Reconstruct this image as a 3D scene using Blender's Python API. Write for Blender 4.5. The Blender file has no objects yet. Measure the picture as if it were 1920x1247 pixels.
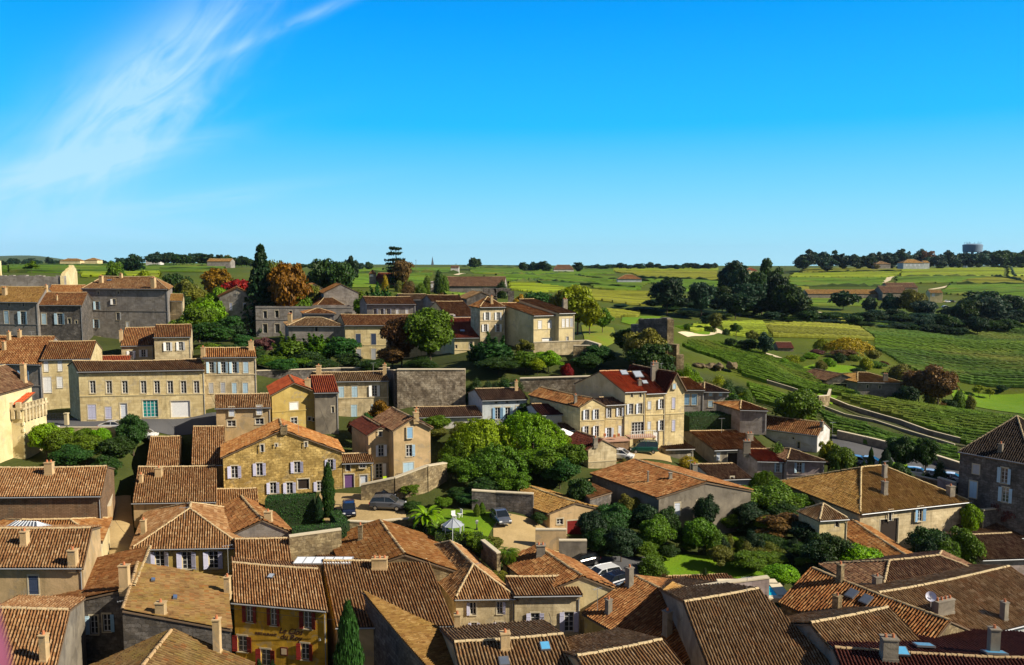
import bpy, bmesh, math, random
import numpy as np
from mathutils import Vector, Matrix
R = math.radians
random.seed(7); rng = np.random.default_rng(7)
S = bpy.context.scene
COL = S.collection

# ---------------------------------------------------------------- camera, sky, sun, exposure
CAM_Z = 50.0          # the camera stands on a bell tower, 50 m above the datum
FPX = 1500.0          # focal length in pixels of the 1920 px wide photograph
HOR = 485.0           # row of the horizon
PITCH = math.atan((623.5 - HOR) / FPX)
cam = bpy.data.cameras.new('camera'); cam_o = bpy.data.objects.new('camera', cam); COL.objects.link(cam_o)
cam.sensor_width = 36.0; cam.lens = 36.0 * FPX / 1920.0 / math.cos(PITCH) * 1.0
cam.dof.use_dof = True; cam.dof.focus_distance = 110; cam.dof.aperture_fstop = 3.2
cam.clip_start = 0.1; cam.clip_end = 40000
cam_o.location = (0, 0, CAM_Z); cam_o.rotation_euler = (R(90) - PITCH, 0, 0)
S.camera = cam_o
FC = cam.lens / 36.0 * 1920.0

SUN_AZ = -19.0         # degrees from +X towards +Y
SUN_EL = 35.0
S.view_settings.view_transform = 'Standard'; S.view_settings.look = 'None'
S.view_settings.gamma = 1.0; S.view_settings.exposure = 0.66
S.view_settings.use_curve_mapping = False
S.cycles.max_bounces = 6; S.cycles.diffuse_bounces = 2; S.cycles.transparent_max_bounces = 8
S.cycles.volume_bounces = 0
world = bpy.data.worlds.new('World'); S.world = world; world.use_nodes = True
wn = world.node_tree.nodes; wl = world.node_tree.links; wn.clear()
def wnode(t, **k):
    n = wn.new(t)
    for a, b in k.items(): setattr(n, a, b)
    return n
sky = wnode('ShaderNodeTexSky', sky_type='NISHITA', sun_disc=False, sun_elevation=R(SUN_EL), sun_rotation=R(90 - SUN_AZ),
            altitude=100, air_density=1.0, dust_density=0.6, ozone_density=3.0)
hs = wnode('ShaderNodeHueSaturation'); hs.inputs['Saturation'].default_value = 1.55; hs.inputs['Value'].default_value = 1.0
hs.inputs['Hue'].default_value = 0.495
tint = wnode('ShaderNodeMix', data_type='RGBA', blend_type='MULTIPLY'); tint.inputs[0].default_value = 1.0
tint.inputs[7].default_value = (0.72, 1.12, 1.22, 1)
wl.new(sky.outputs[0], hs.inputs['Color']); wl.new(hs.outputs[0], tint.inputs[6])
# cirrus: streaked noise in the direction of the sky, denser in one part of it
tc = wnode('ShaderNodeTexCoord')
sep = wnode('ShaderNodeSeparateXYZ'); wl.new(tc.outputs['Generated'], sep.inputs[0])
def wm(op, a, b=None, c=None):
    n = wnode('ShaderNodeMath', operation=op)
    for i, x in enumerate((a, b, c)):
        if x is None: continue
        if isinstance(x, (int, float)): n.inputs[i].default_value = x
        else: wl.new(x, n.inputs[i])
    return n.outputs[0]
ax = wm('ARCTAN2', sep.outputs[0], sep.outputs[1])               # azimuth from straight ahead, right positive
el = wm('ARCSINE', sep.outputs[2])
def streak(ca, ce, ang, la, wd, amp, seed, sc=6.0, stretch=7.0, dist=1.2):
    """a wisp centred at azimuth ca, elevation ce (degrees), lying at ang, la long and wd wide"""
    c, s = math.cos(R(ang)), math.sin(R(ang))
    dx = wm('SUBTRACT', ax, R(ca)); dy = wm('SUBTRACT', el, R(ce))
    p = wm('ADD', wm('MULTIPLY', dx, c), wm('MULTIPLY', dy, s))
    q = wm('SUBTRACT', wm('MULTIPLY', dy, c), wm('MULTIPLY', dx, s))
    cv = wnode('ShaderNodeCombineXYZ'); wl.new(wm('MULTIPLY', p, sc), cv.inputs[0]); wl.new(wm('MULTIPLY', q, sc * stretch), cv.inputs[1])
    cv.inputs[2].default_value = seed
    nz = wnode('ShaderNodeTexNoise'); nz.inputs['Scale'].default_value = 1.0; nz.inputs['Detail'].default_value = 7
    nz.inputs['Roughness'].default_value = 0.55; nz.inputs['Distortion'].default_value = dist
    wl.new(cv.outputs[0], nz.inputs['Vector'])
    wob = wm('MULTIPLY', wm('SUBTRACT', nz.outputs[0], 0.5), R(wd) * 1.1)
    q2 = wm('ADD', q, wob)
    g = wm('MULTIPLY', wm('POWER', wm('ABSOLUTE', wm('DIVIDE', p, R(la))), 2.0), -1.0)
    h = wm('MULTIPLY', wm('POWER', wm('ABSOLUTE', wm('DIVIDE', q2, R(wd))), 2.0), -1.0)
    e = wm('EXPONENT', wm('ADD', g, h))
    d = wm('MAXIMUM', 0.0, wm('SUBTRACT', wm('MULTIPLY', nz.outputs[0], 3.3), .85))
    return wm('MULTIPLY', wm('MULTIPLY', e, d), amp)
# the clear sky: a deep blue gradient mixed over the physical sky
gr = wnode('ShaderNodeValToRGB'); wl.new(wm('DIVIDE', el, R(90)), gr.inputs[0]); ge_ = gr.color_ramp.elements
ge_[0].position = 0; ge_[0].color = (.42, .82, 1.0, 1); ge_[1].position = 1; ge_[1].color = (.05, .06, .12, 1)
for p_, c_ in ((.05, (.20, .68, .99)), (.10, (.02, .52, .99)), (.18, (.002, .36, .99)), (.24, (.004, .22, .78)), (.34, (.06, .12, .28)), (.6, (.05, .07, .14))):  # upper stops lie above the frame, dimmed and greyed to cut ambient
    e_ = ge_.new(p_); e_.color = (*c_, 1)
gs = wnode('ShaderNodeVectorMath', operation='SCALE'); wl.new(gr.outputs[0], gs.inputs[0]); gs.inputs[3].default_value = 7.8
skm = wnode('ShaderNodeMix', data_type='RGBA'); skm.inputs[0].default_value = 0.96; wl.new(tint.outputs[2], skm.inputs[6]); wl.new(gs.outputs[0], skm.inputs[7])
# neutral fill light added to the unseen half of the sky behind the tower
fill_sky = wnode('ShaderNodeMix', data_type='RGBA'); wl.new(wm('MULTIPLY', wm('MINIMUM', wm('MAXIMUM', wm('MULTIPLY', wm('ADD', sep.outputs[1], .05), -1.6), 0.0), 1.0), .8), fill_sky.inputs[0]); wl.new(skm.outputs[2], fill_sky.inputs[6]); fill_sky.inputs[7].default_value = (1.6, 1.5, 1.6, 1)
tot = None
for a in [(-24.5, 10.2, 47, 9.5, 2.3, .56, 1.0, 9, 3.2, 1.5), (-26.5, 8.6, 40, 6.5, 3.0, .34, 21.0, 6, 2.0, 2.0), (-22.5, 12.8, 38, 6.0, .9, .22, 9.0), (-29.5, 5.2, 16, 9, 1.0, .5, 3.0), (-21.5, 3.8, 9, 8, .55, .3, 5.0, 5, 9),
          (-28, 1.6, 2, 14, 1.5, .26, 7.0, 3, 4), (-16.2, 14.6, 26, 6.5, .33, .5, 12.0, 5, 6), (-22, 8.6, 50, 3, .5, .25, 2.2), (-25.5, 6.2, 62, 3.5, 1.2, .3, 4.2, 6, 4)]:
    s_ = streak(*a); tot = s_ if tot is None else wm('ADD', tot, s_)
tot = wm('MINIMUM', tot, 0.72)
cl = wnode('ShaderNodeMix', data_type='RGBA'); wl.new(tot, cl.inputs[0]); wl.new(fill_sky.outputs[2], cl.inputs[6])
cl.inputs[7].default_value = (4.3, 6.5, 8.9, 1)
bg = wnode('ShaderNodeBackground'); bg.inputs['Strength'].default_value = 0.085
wo = wnode('ShaderNodeOutputWorld'); wl.new(cl.outputs[2], bg.inputs['Color']); wl.new(bg.outputs[0], wo.inputs[0])

sl = bpy.data.lights.new('sun', 'SUN'); sl.energy = 5.0; sl.angle = R(0.5); sl.color = (1.0, 0.90, 0.72)
so = bpy.data.objects.new('sun', sl); COL.objects.link(so)
sd = Vector((math.cos(R(SUN_EL)) * math.cos(R(SUN_AZ)), math.cos(R(SUN_EL)) * math.sin(R(SUN_AZ)), math.sin(R(SUN_EL))))
so.rotation_euler = sd.to_track_quat('Z', 'Y').to_euler(); so.location = (200, 0, 200)

# ---------------------------------------------------------------- pixel <-> world
CP, SP = math.cos(PITCH), math.sin(PITCH)
def ray(u, v):
    """direction with unit depth (y = 1) through pixel u, v of the photograph"""
    a = (u - 960.0) / FC; b = (623.5 - v) / FC
    d = np.array([a, CP + b * SP, -SP + b * CP]); return d / d[1]
def at(u, v, Y):
    d = ray(u, v); return np.array([d[0] * Y, Y, CAM_Z + d[2] * Y])
def proj(p):
    x, y, z = p[0], p[1], p[2] - CAM_Z
    f = y * CP - z * SP; w = y * SP + z * CP
    return 960.0 + FC * x / f, 623.5 - FC * w / f

# ---------------------------------------------------------------- objects
def tag(o, label=None, cat=None, group=None, kind=None):
    if label: o['label'] = label
    if cat: o['category'] = cat
    if group: o['group'] = group
    if kind: o['kind'] = kind
    return o
def empty(name, loc, rz=0, label=None, cat=None, group=None):
    o = bpy.data.objects.new(name, None); COL.objects.link(o)
    o.location = Vector([float(c) for c in loc]); o.rotation_euler = (0, 0, rz); o.empty_display_size = .5
    return tag(o, label, cat, group)
def link(name, me, parent=None, mat=None):
    o = bpy.data.objects.new(name, me); COL.objects.link(o)
    if parent: o.parent = parent
    if mat is not None:
        for m in (mat if isinstance(mat, (list, tuple)) else [mat]): me.materials.append(m)
    return o
def np_mesh(name, V, F, uv=None, mi=None, smooth=False):
    """V (n,3) verts, F (m,4) quads, uv (n,2) per vertex, mi (m,) material index"""
    V = np.asarray(V, np.float32); F = np.asarray(F, np.int32)
    me = bpy.data.meshes.new(name); me.vertices.add(len(V)); me.vertices.foreach_set('co', V.ravel())
    m, k = F.shape
    me.loops.add(m * k); me.loops.foreach_set('vertex_index', F.ravel()); me.polygons.add(m)
    me.polygons.foreach_set('loop_start', np.arange(0, m * k, k, dtype=np.int32)); me.polygons.foreach_set('loop_total', np.full(m, k, np.int32))
    if uv is not None:
        l = me.uv_layers.new(name='UVMap'); l.data.foreach_set('uv', np.asarray(uv, np.float32)[F.ravel()].ravel())
    if mi is not None: me.polygons.foreach_set('material_index', np.asarray(mi, np.int32))
    me.polygons.foreach_set('use_smooth', np.full(m, bool(smooth)))
    me.update(calc_edges=True); me.validate()
    return me
class MB:
    """collects quads and triangles (with uv in metres) and links them as one mesh"""
    def __init__(s): s.v = []; s.f = []; s.uv = []; s.m = []
    def face(s, pts, uvs=None, m=0):
        i = len(s.v); s.v += [tuple(float(c) for c in p) for p in pts]
        if uvs is None:
            a, b, c = [Vector([float(t) for t in p]) for p in pts[:3]]
            n = (b - a).cross(c - a)
            e = Vector((-n.y, n.x, 0)) if abs(n.x) + abs(n.y) > 1e-6 * max(1, abs(n.z)) and abs(n.z) < .98 * n.length else Vector((1, 0, 0))
            e.normalize(); g = n.cross(e)
            if g.length: g.normalize()
            uvs = [(Vector([float(t) for t in p]).dot(e), Vector([float(t) for t in p]).dot(g)) for p in pts]
        s.uv += list(uvs); s.f.append(list(range(i, i + len(pts)))); s.m.append(m)
    def box(s, c, d, rz=0, m=0, taper=1.0, pts=None):
        """centre of the base c, size d"""
        x, y, z = d[0] / 2, d[1] / 2, d[2]; ca, sa = math.cos(rz), math.sin(rz)
        P = []
        for (k, t) in ((0, 1), (1, taper)):
            for (a, b) in ((-x, -y), (x, -y), (x, y), (-x, y)):
                a, b = a * t, b * t
                P.append((c[0] + a * ca - b * sa, c[1] + a * sa + b * ca, c[2] + k * z))
        s.hexa(P, m)
    def hexa(s, P, m=0):
        for q in ((3, 2, 1, 0), (4, 5, 6, 7), (0, 1, 5, 4), (1, 2, 6, 5), (2, 3, 7, 6), (3, 0, 4, 7)):
            s.face([P[i] for i in q], None, m)
    def bar(s, a, b, w, h=None, m=0, up=(0, 0, 1)):
        a = Vector([float(c) for c in a]); b = Vector([float(c) for c in b]); h = h or w; d = (b - a)
        if d.length < 1e-6: return
        d.normalize(); u = Vector(up)
        if abs(d.dot(u)) > .97: u = Vector((1, 0, 0))
        r = d.cross(u).normalized(); t = r.cross(d).normalized()
        P = []
        for p in (a, b):
            for (i, j) in ((-1, -1), (1, -1), (1, 1), (-1, 1)): P.append(p + r * (i * w / 2) + t * (j * h / 2))
        for q in ((0, 1, 2, 3), (7, 6, 5, 4), (4, 5, 1, 0), (5, 6, 2, 1), (6, 7, 3, 2), (7, 4, 0, 3)): s.face([P[i] for i in q], None, m)
    def tube(s, pts, r, n=6, m=0, caps=True):
        pts = [Vector([float(c) for c in p]) for p in pts]; rs = r if isinstance(r, (list, tuple)) else [r] * len(pts)
        rings = []
        for i, p in enumerate(pts):
            d = (pts[min(i + 1, len(pts) - 1)] - pts[max(i - 1, 0)]).normalized()
            u = Vector((0, 0, 1)) if abs(d.z) < .9 else Vector((1, 0, 0))
            x = d.cross(u).normalized(); y = x.cross(d)
            rings.append([p + (x * math.cos(2 * math.pi * k / n) + y * math.sin(2 * math.pi * k / n)) * rs[i] for k in range(n)])
        for i in range(len(rings) - 1):
            for k in range(n):
                s.face([rings[i][k], rings[i][(k + 1) % n], rings[i + 1][(k + 1) % n], rings[i + 1][k]], None, m)
        if caps:
            s.face(list(reversed(rings[0])), None, m); s.face(rings[-1], None, m)
    def build(s, name, mat, parent=None, smooth=False, loc=None, rz=None):
        me = bpy.data.meshes.new(name)
        me.from_pydata(s.v, [], s.f); l = me.uv_layers.new(name='UVMap')
        l.data.foreach_set('uv', np.array([s.uv[i] for f in s.f for i in f], np.float32).ravel())
        me.polygons.foreach_set('material_index', np.array(s.m, np.int32))
        if smooth:
            bm = bmesh.new(); bm.from_mesh(me); bmesh.ops.remove_doubles(bm, verts=bm.verts, dist=1e-4); bm.to_mesh(me); bm.free()
            me.polygons.foreach_set('use_smooth', np.full(len(me.polygons), True))
        me.update()
        o = link(name, me, parent, mat)
        if loc is not None: o.location = Vector([float(c) for c in loc])
        if rz is not None: o.rotation_euler = (0, 0, rz)
        return o

# ---------------------------------------------------------------- materials
class NT:
    def __init__(s, name):
        s.mat = bpy.data.materials.new(name); s.mat.use_nodes = True; s.t = s.mat.node_tree; s.t.nodes.clear()
    def n(s, t, ins=None, **k):
        n = s.t.nodes.new(t)
        for a, b in k.items(): setattr(n, a, b)
        for a, b in (ins or {}).items():
            if isinstance(b, bpy.types.NodeSocket): s.t.links.new(b, n.inputs[a])
            else: n.inputs[a].default_value = b
        return n
    def math(s, op, a, b=0.0, c=0.0, clamp=False):
        n = s.n('ShaderNodeMath', {0: a, 1: b, 2: c}, operation=op); n.use_clamp = clamp; return n.outputs[0]
    def mix(s, f, a, b, mode='MIX'):
        return s.n('ShaderNodeMix', {0: f, 6: a, 7: b}, data_type='RGBA', blend_type=mode).outputs[2]
    def noise(s, vec, scale, detail=3, rough=.55, dist=0):
        return s.n('ShaderNodeTexNoise', {'Vector': vec, 'Scale': scale, 'Detail': detail, 'Roughness': rough, 'Distortion': dist}).outputs[0]
    def ramp(s, f, stops):
        r = s.n('ShaderNodeValToRGB', {0: f}); e = r.color_ramp.elements
        while len(e) > 1: e.remove(e[-1])
        e[0].position = stops[0][0]; e[0].color = c4(stops[0][1])
        for p, c in stops[1:]:
            q = e.new(p); q.color = c4(c)
        return r.outputs[0]
    def out(s, col, rough=.85, bump=None, bstr=.3, bdist=.05, spec=.25, metal=0, **extra):
        b = s.n('ShaderNodeBsdfPrincipled', {'Base Color': col, 'Roughness': rough, 'Specular IOR Level': spec, 'Metallic': metal})
        for k, v in extra.items(): b.inputs[k].default_value = v
        if bump is not None:
            bn = s.n('ShaderNodeBump', {'Height': bump, 'Strength': bstr, 'Distance': bdist}); s.t.links.new(bn.outputs[0], b.inputs['Normal'])
        o = s.n('ShaderNodeOutputMaterial'); s.t.links.new(b.outputs[0], o.inputs[0]); s.bsdf = b
        return s.mat
def c4(c): return (c[0], c[1], c[2], 1.0) if len(c) == 3 else tuple(c)
def mul(c, k): return tuple(min(1, x * k) for x in c[:3])
_mc = {}
def plain(name, col, rough=.6, spec=.3, metal=0, bump=0, **k):
    key = ('p', name)
    if key not in _mc:
        t = NT(name); tcn = t.n('ShaderNodeTexCoord')
        nz = t.noise(tcn.outputs['Object'], 3.0, 4)
        c = t.mix(nz, c4(mul(col, .8)), c4(mul(col, 1.12)))
        _mc[key] = t.out(c, rough, nz if bump else None, bump, spec=spec, metal=metal, **k)
    return _mc[key]

WALLS = {  # colour, second colour, kind
 'ochre': ((.80, .60, .24), (.56, .38, .12), 'rubble'), 'yellow': ((.82, .68, .38), (.62, .48, .24), 'ashlar'), 'amber': ((.86, .52, .055), (.46, .25, .03), 'ashlar'),
 'tan': ((.60, .42, .23), (.38, .28, .14), 'plaster'), 'beige': ((.76, .63, .40), (.40, .32, .19), 'ashlar'), 'cream': ((.74, .62, .36), (.60, .48, .24), 'plaster'),
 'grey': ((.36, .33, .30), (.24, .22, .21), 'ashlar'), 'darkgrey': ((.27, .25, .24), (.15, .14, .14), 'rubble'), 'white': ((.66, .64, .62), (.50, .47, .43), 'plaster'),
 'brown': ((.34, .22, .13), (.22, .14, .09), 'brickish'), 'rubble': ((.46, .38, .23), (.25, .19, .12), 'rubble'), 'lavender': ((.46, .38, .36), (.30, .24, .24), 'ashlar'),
 'mustard': ((.56, .42, .14), (.36, .25, .07), 'plaster'), 'weathered': ((.66, .58, .46), (.20, .15, .11), 'rubble'), 'bluewhite': ((.56, .60, .62), (.44, .48, .50), 'plaster'), 'dirty': ((.30, .26, .20), (.15, .13, .11), 'plaster')}
def wallmat(k):
    key = ('w', k)
    if key in _mc: return _mc[key]
    c1, c2, kind = WALLS[k]; t = NT('wall_' + k)
    uv = t.n('ShaderNodeUVMap').outputs[0]; oi = t.n('ShaderNodeObjectInfo')
    off = t.n('ShaderNodeVectorMath', {0: uv, 1: t.n('ShaderNodeCombineXYZ', {0: t.math('MULTIPLY', oi.outputs['Random'], 50.0), 1: 3.0}).outputs[0]}, operation='ADD').outputs[0]
    big = t.noise(off, .35, 5, .6, .8); fine = t.noise(off, 5.0, 4, .65)
    streakv = t.n('ShaderNodeVectorMath', {0: off, 1: (1.6, .22, 1)}, operation='MULTIPLY').outputs[0]
    st = t.noise(streakv, 1.0, 4, .6)
    c = t.mix(t.ramp(big, [(.32, (0, 0, 0)), (.68, (1, 1, 1))]), c4(mul(c1, 1.1)), c4(mul(c2, .92)))
    patch = t.noise(off, .55, 3, .5, 1.5)
    c = t.mix(t.ramp(patch, [(.60, (0, 0, 0)), (.63, (.55, .55, .55))]), c, c4((c2[0] * .8, c2[0] * .68, c2[0] * .5)))
    c = t.mix(t.math('MULTIPLY', t.math('SUBTRACT', st, .52, clamp=True), 3.2 if kind != 'plaster' else 2.2, clamp=True), c, c4(mul(c2, .42)))
    c = t.mix(t.math('MULTIPLY', fine, .45), c, c4(mul(c1, .55)))
    if kind in ('ashlar', 'brickish', 'rubble'):
        sc = {'ashlar': (1.0, .85, .42), 'brickish': (1.0, .5, .16), 'rubble': (1.0, .60, .34)}[kind]
        dv = t.n('ShaderNodeVectorMath', {0: off, 1: t.n('ShaderNodeVectorMath', {0: t.n('ShaderNodeTexNoise', {'Vector': off, 'Scale': 2.2, 'Detail': 2}).outputs[1], 1: ((.5 if kind == 'rubble' else .06),) * 3}, operation='MULTIPLY').outputs[0]}, operation='ADD').outputs[0]
        b = t.n('ShaderNodeTexBrick', {'Vector': dv, 'Color1': c4((1, 1, 1)), 'Color2': c4((.70, .66, .6)) if kind != 'rubble' else c4((.5, .46, .4)), 'Mortar': c4((.62, .58, .5)) if kind == 'ashlar' else c4((.42, .38, .33)),
                                        'Scale': sc[0], 'Mortar Size': .012 if kind == 'ashlar' else .03, 'Brick Width': sc[1], 'Row Height': sc[2], 'Bias': -.1})
        c = t.mix(.8 if kind != 'ashlar' else .75, c, b.outputs[0], 'MULTIPLY')
        h = t.math('SUBTRACT', t.math('MULTIPLY', fine, .6), b.outputs['Fac'])
        if kind == 'rubble':
            c = t.mix(t.ramp(t.noise(off, .8, 6, .7, .8), [(.45, (0, 0, 0)), (.62, (.8, .8, .8))]), c, c4(mul(c2, .45)))
            vo = t.n('ShaderNodeTexVoronoi', {'Vector': off, 'Scale': 2.4}); c = t.mix(.5, c, t.mix(vo.outputs[0], c4((.45, .43, .38)), c4((1.25, 1.18, 1.05))), 'MULTIPLY')
    else: h = fine
    _mc[key] = t.out(c, .93, h, .5, .04, spec=.15); return _mc[key]

TILES = {  # four tile colours, ridge colour, lichen amount, lichen colour
 'brown': [(0.154, 0.064, 0.023), (0.242, 0.111, 0.043), (0.320, 0.171, 0.076), (0.410, 0.266, 0.130), .35, (0.233, 0.197, 0.080)],
 'stripe': [(0.216, 0.112, 0.049), (0.302, 0.171, 0.081), (0.394, 0.258, 0.136), (0.497, 0.371, 0.227), .18, (0.312, 0.240, 0.114)],
 'orange': [(.24, .10, .035), (.34, .16, .055), (.44, .24, .09), (.54, .36, .18), .3, (.26, .22, .07)],
 'tan': [(0.240, 0.132, 0.042), (0.334, 0.208, 0.072), (0.412, 0.268, 0.096), (0.472, 0.336, 0.147), .55, (0.333, 0.261, 0.035)],
 'lichen': [(.20, .12, .055), (.27, .18, .085), (.34, .25, .12), (.30, .13, .05), .9, (.27, .25, .055)],
 'red': [(.26, .05, .025), (.36, .08, .035), (.44, .12, .05), (.32, .07, .03), .1, (.25, .18, .08)],
 'brightred': [(.56, .11, .035), (.62, .14, .045), (.54, .10, .035), (.62, .17, .06), .02, (.4, .2, .1)],
 'dark': [(0.095, 0.050, 0.032), (0.142, 0.079, 0.052), (0.204, 0.132, 0.086), (0.265, 0.184, 0.121), .4, (0.169, 0.151, 0.088)],
 'slate': [(.045, .038, .036), (.06, .05, .046), (.075, .062, .056), (.10, .085, .075), .2, (.10, .09, .07)],  # for the steep right-edge roof, its shade put into the tile colour
 'maroon': [(0.081, 0.023, 0.018), (0.114, 0.033, 0.024), (0.097, 0.030, 0.025), (0.138, 0.047, 0.029), .1, (0.118, 0.073, 0.046)],
 'greystripe': [(0.174, 0.106, 0.052), (0.244, 0.159, 0.082), (0.328, 0.237, 0.138), (0.432, 0.342, 0.225), .35, (0.245, 0.227, 0.119)]}
def tilemat(k):
    key = ('t', k)
    if key in _mc: return _mc[key]
    T = TILES[k]; t = NT('roof_tiles_' + k); uv = t.n('ShaderNodeUVMap').outputs[0]
    sx = t.n('ShaderNodeSeparateXYZ', {0: uv})
    fl = t.n('ShaderNodeVectorMath', {0: uv}, operation='FLOOR').outputs[0]
    oi = t.n('ShaderNodeObjectInfo'); 
    wnz = t.n('ShaderNodeTexWhiteNoise', {'Vector': fl}, noise_dimensions='2D').outputs[0]
    c = t.ramp(wnz, [(0, T[0]), (.22, T[1]), (.8, T[2]), (1, T[3])])
    ob = t.n('ShaderNodeTexCoord').outputs['Object']
    big = t.noise(ob, .28, 5, .62, .6); med = t.noise(ob, 1.6, 4, .7)
    c = t.mix(t.math('MULTIPLY', t.math('SUBTRACT', t.noise(ob, .5, 4, .6), .45, clamp=True), 2.2, clamp=True), c, c4(mul(T[0], .75)))
    lf = t.math('MULTIPLY', t.math('SUBTRACT', t.math('ADD', t.math('MULTIPLY', big, .6), t.math('MULTIPLY', med, .5)), .5, clamp=True), 4.5 * T[4], clamp=True)
    c = t.mix(t.math('MULTIPLY', lf, t.math('ADD', .35, t.math('MULTIPLY', wnz, .5))), c, c4(T[5]))
    # dirt, plus shade put into the colour, in the channels between the cover tiles
    c = t.n('ShaderNodeVectorMath', {0: c, 3: t.math('ADD', .56, t.math('MULTIPLY', oi.outputs['Random'], .46)) if k not in ('brightred', 'red') else (.95 if k == 'brightred' else .72)}, operation='SCALE').outputs[0]
    c = t.mix(1.0, c, c4((1.0, .86, .74)), 'MULTIPLY')
    c = t.mix(t.math('MULTIPLY', t.math('SUBTRACT', t.noise(ob, .7, 5, .7, .3), .54, clamp=True), 2.4, clamp=True), c, c4((.36, .13, .04) if k in ('brown', 'stripe', 'orange', 'greystripe') else mul(T[2], 1.0)))
    blot = t.noise(ob, .9, 5, .68, 1.2)
    c = t.mix(t.math('MULTIPLY', t.math('SUBTRACT', blot, .53, clamp=True), 3.2, clamp=True), c, c4(mul(T[0], .38)))
    pale = t.noise(ob, 1.3, 5, .7, .5)
    c = t.mix(t.math('MULTIPLY', t.math('SUBTRACT', pale, .60, clamp=True), 4.0, clamp=True), c, c4(mul(T[3], 1.25)))
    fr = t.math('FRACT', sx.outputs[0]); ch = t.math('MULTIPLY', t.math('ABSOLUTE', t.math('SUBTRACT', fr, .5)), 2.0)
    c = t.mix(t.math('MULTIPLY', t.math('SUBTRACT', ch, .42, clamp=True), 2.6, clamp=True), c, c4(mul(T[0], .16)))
    _mc[key] = t.out(c, .9, t.noise(ob, 14, 3), .25, .02, spec=.15); return _mc[key]
def ridgemat(k):
    T = TILES[k]; return plain('ridge_' + k, tuple((a * .4 + b * .6) for a, b in zip(T[3], (.50, .38, .20))), .9, bump=.3)
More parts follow.
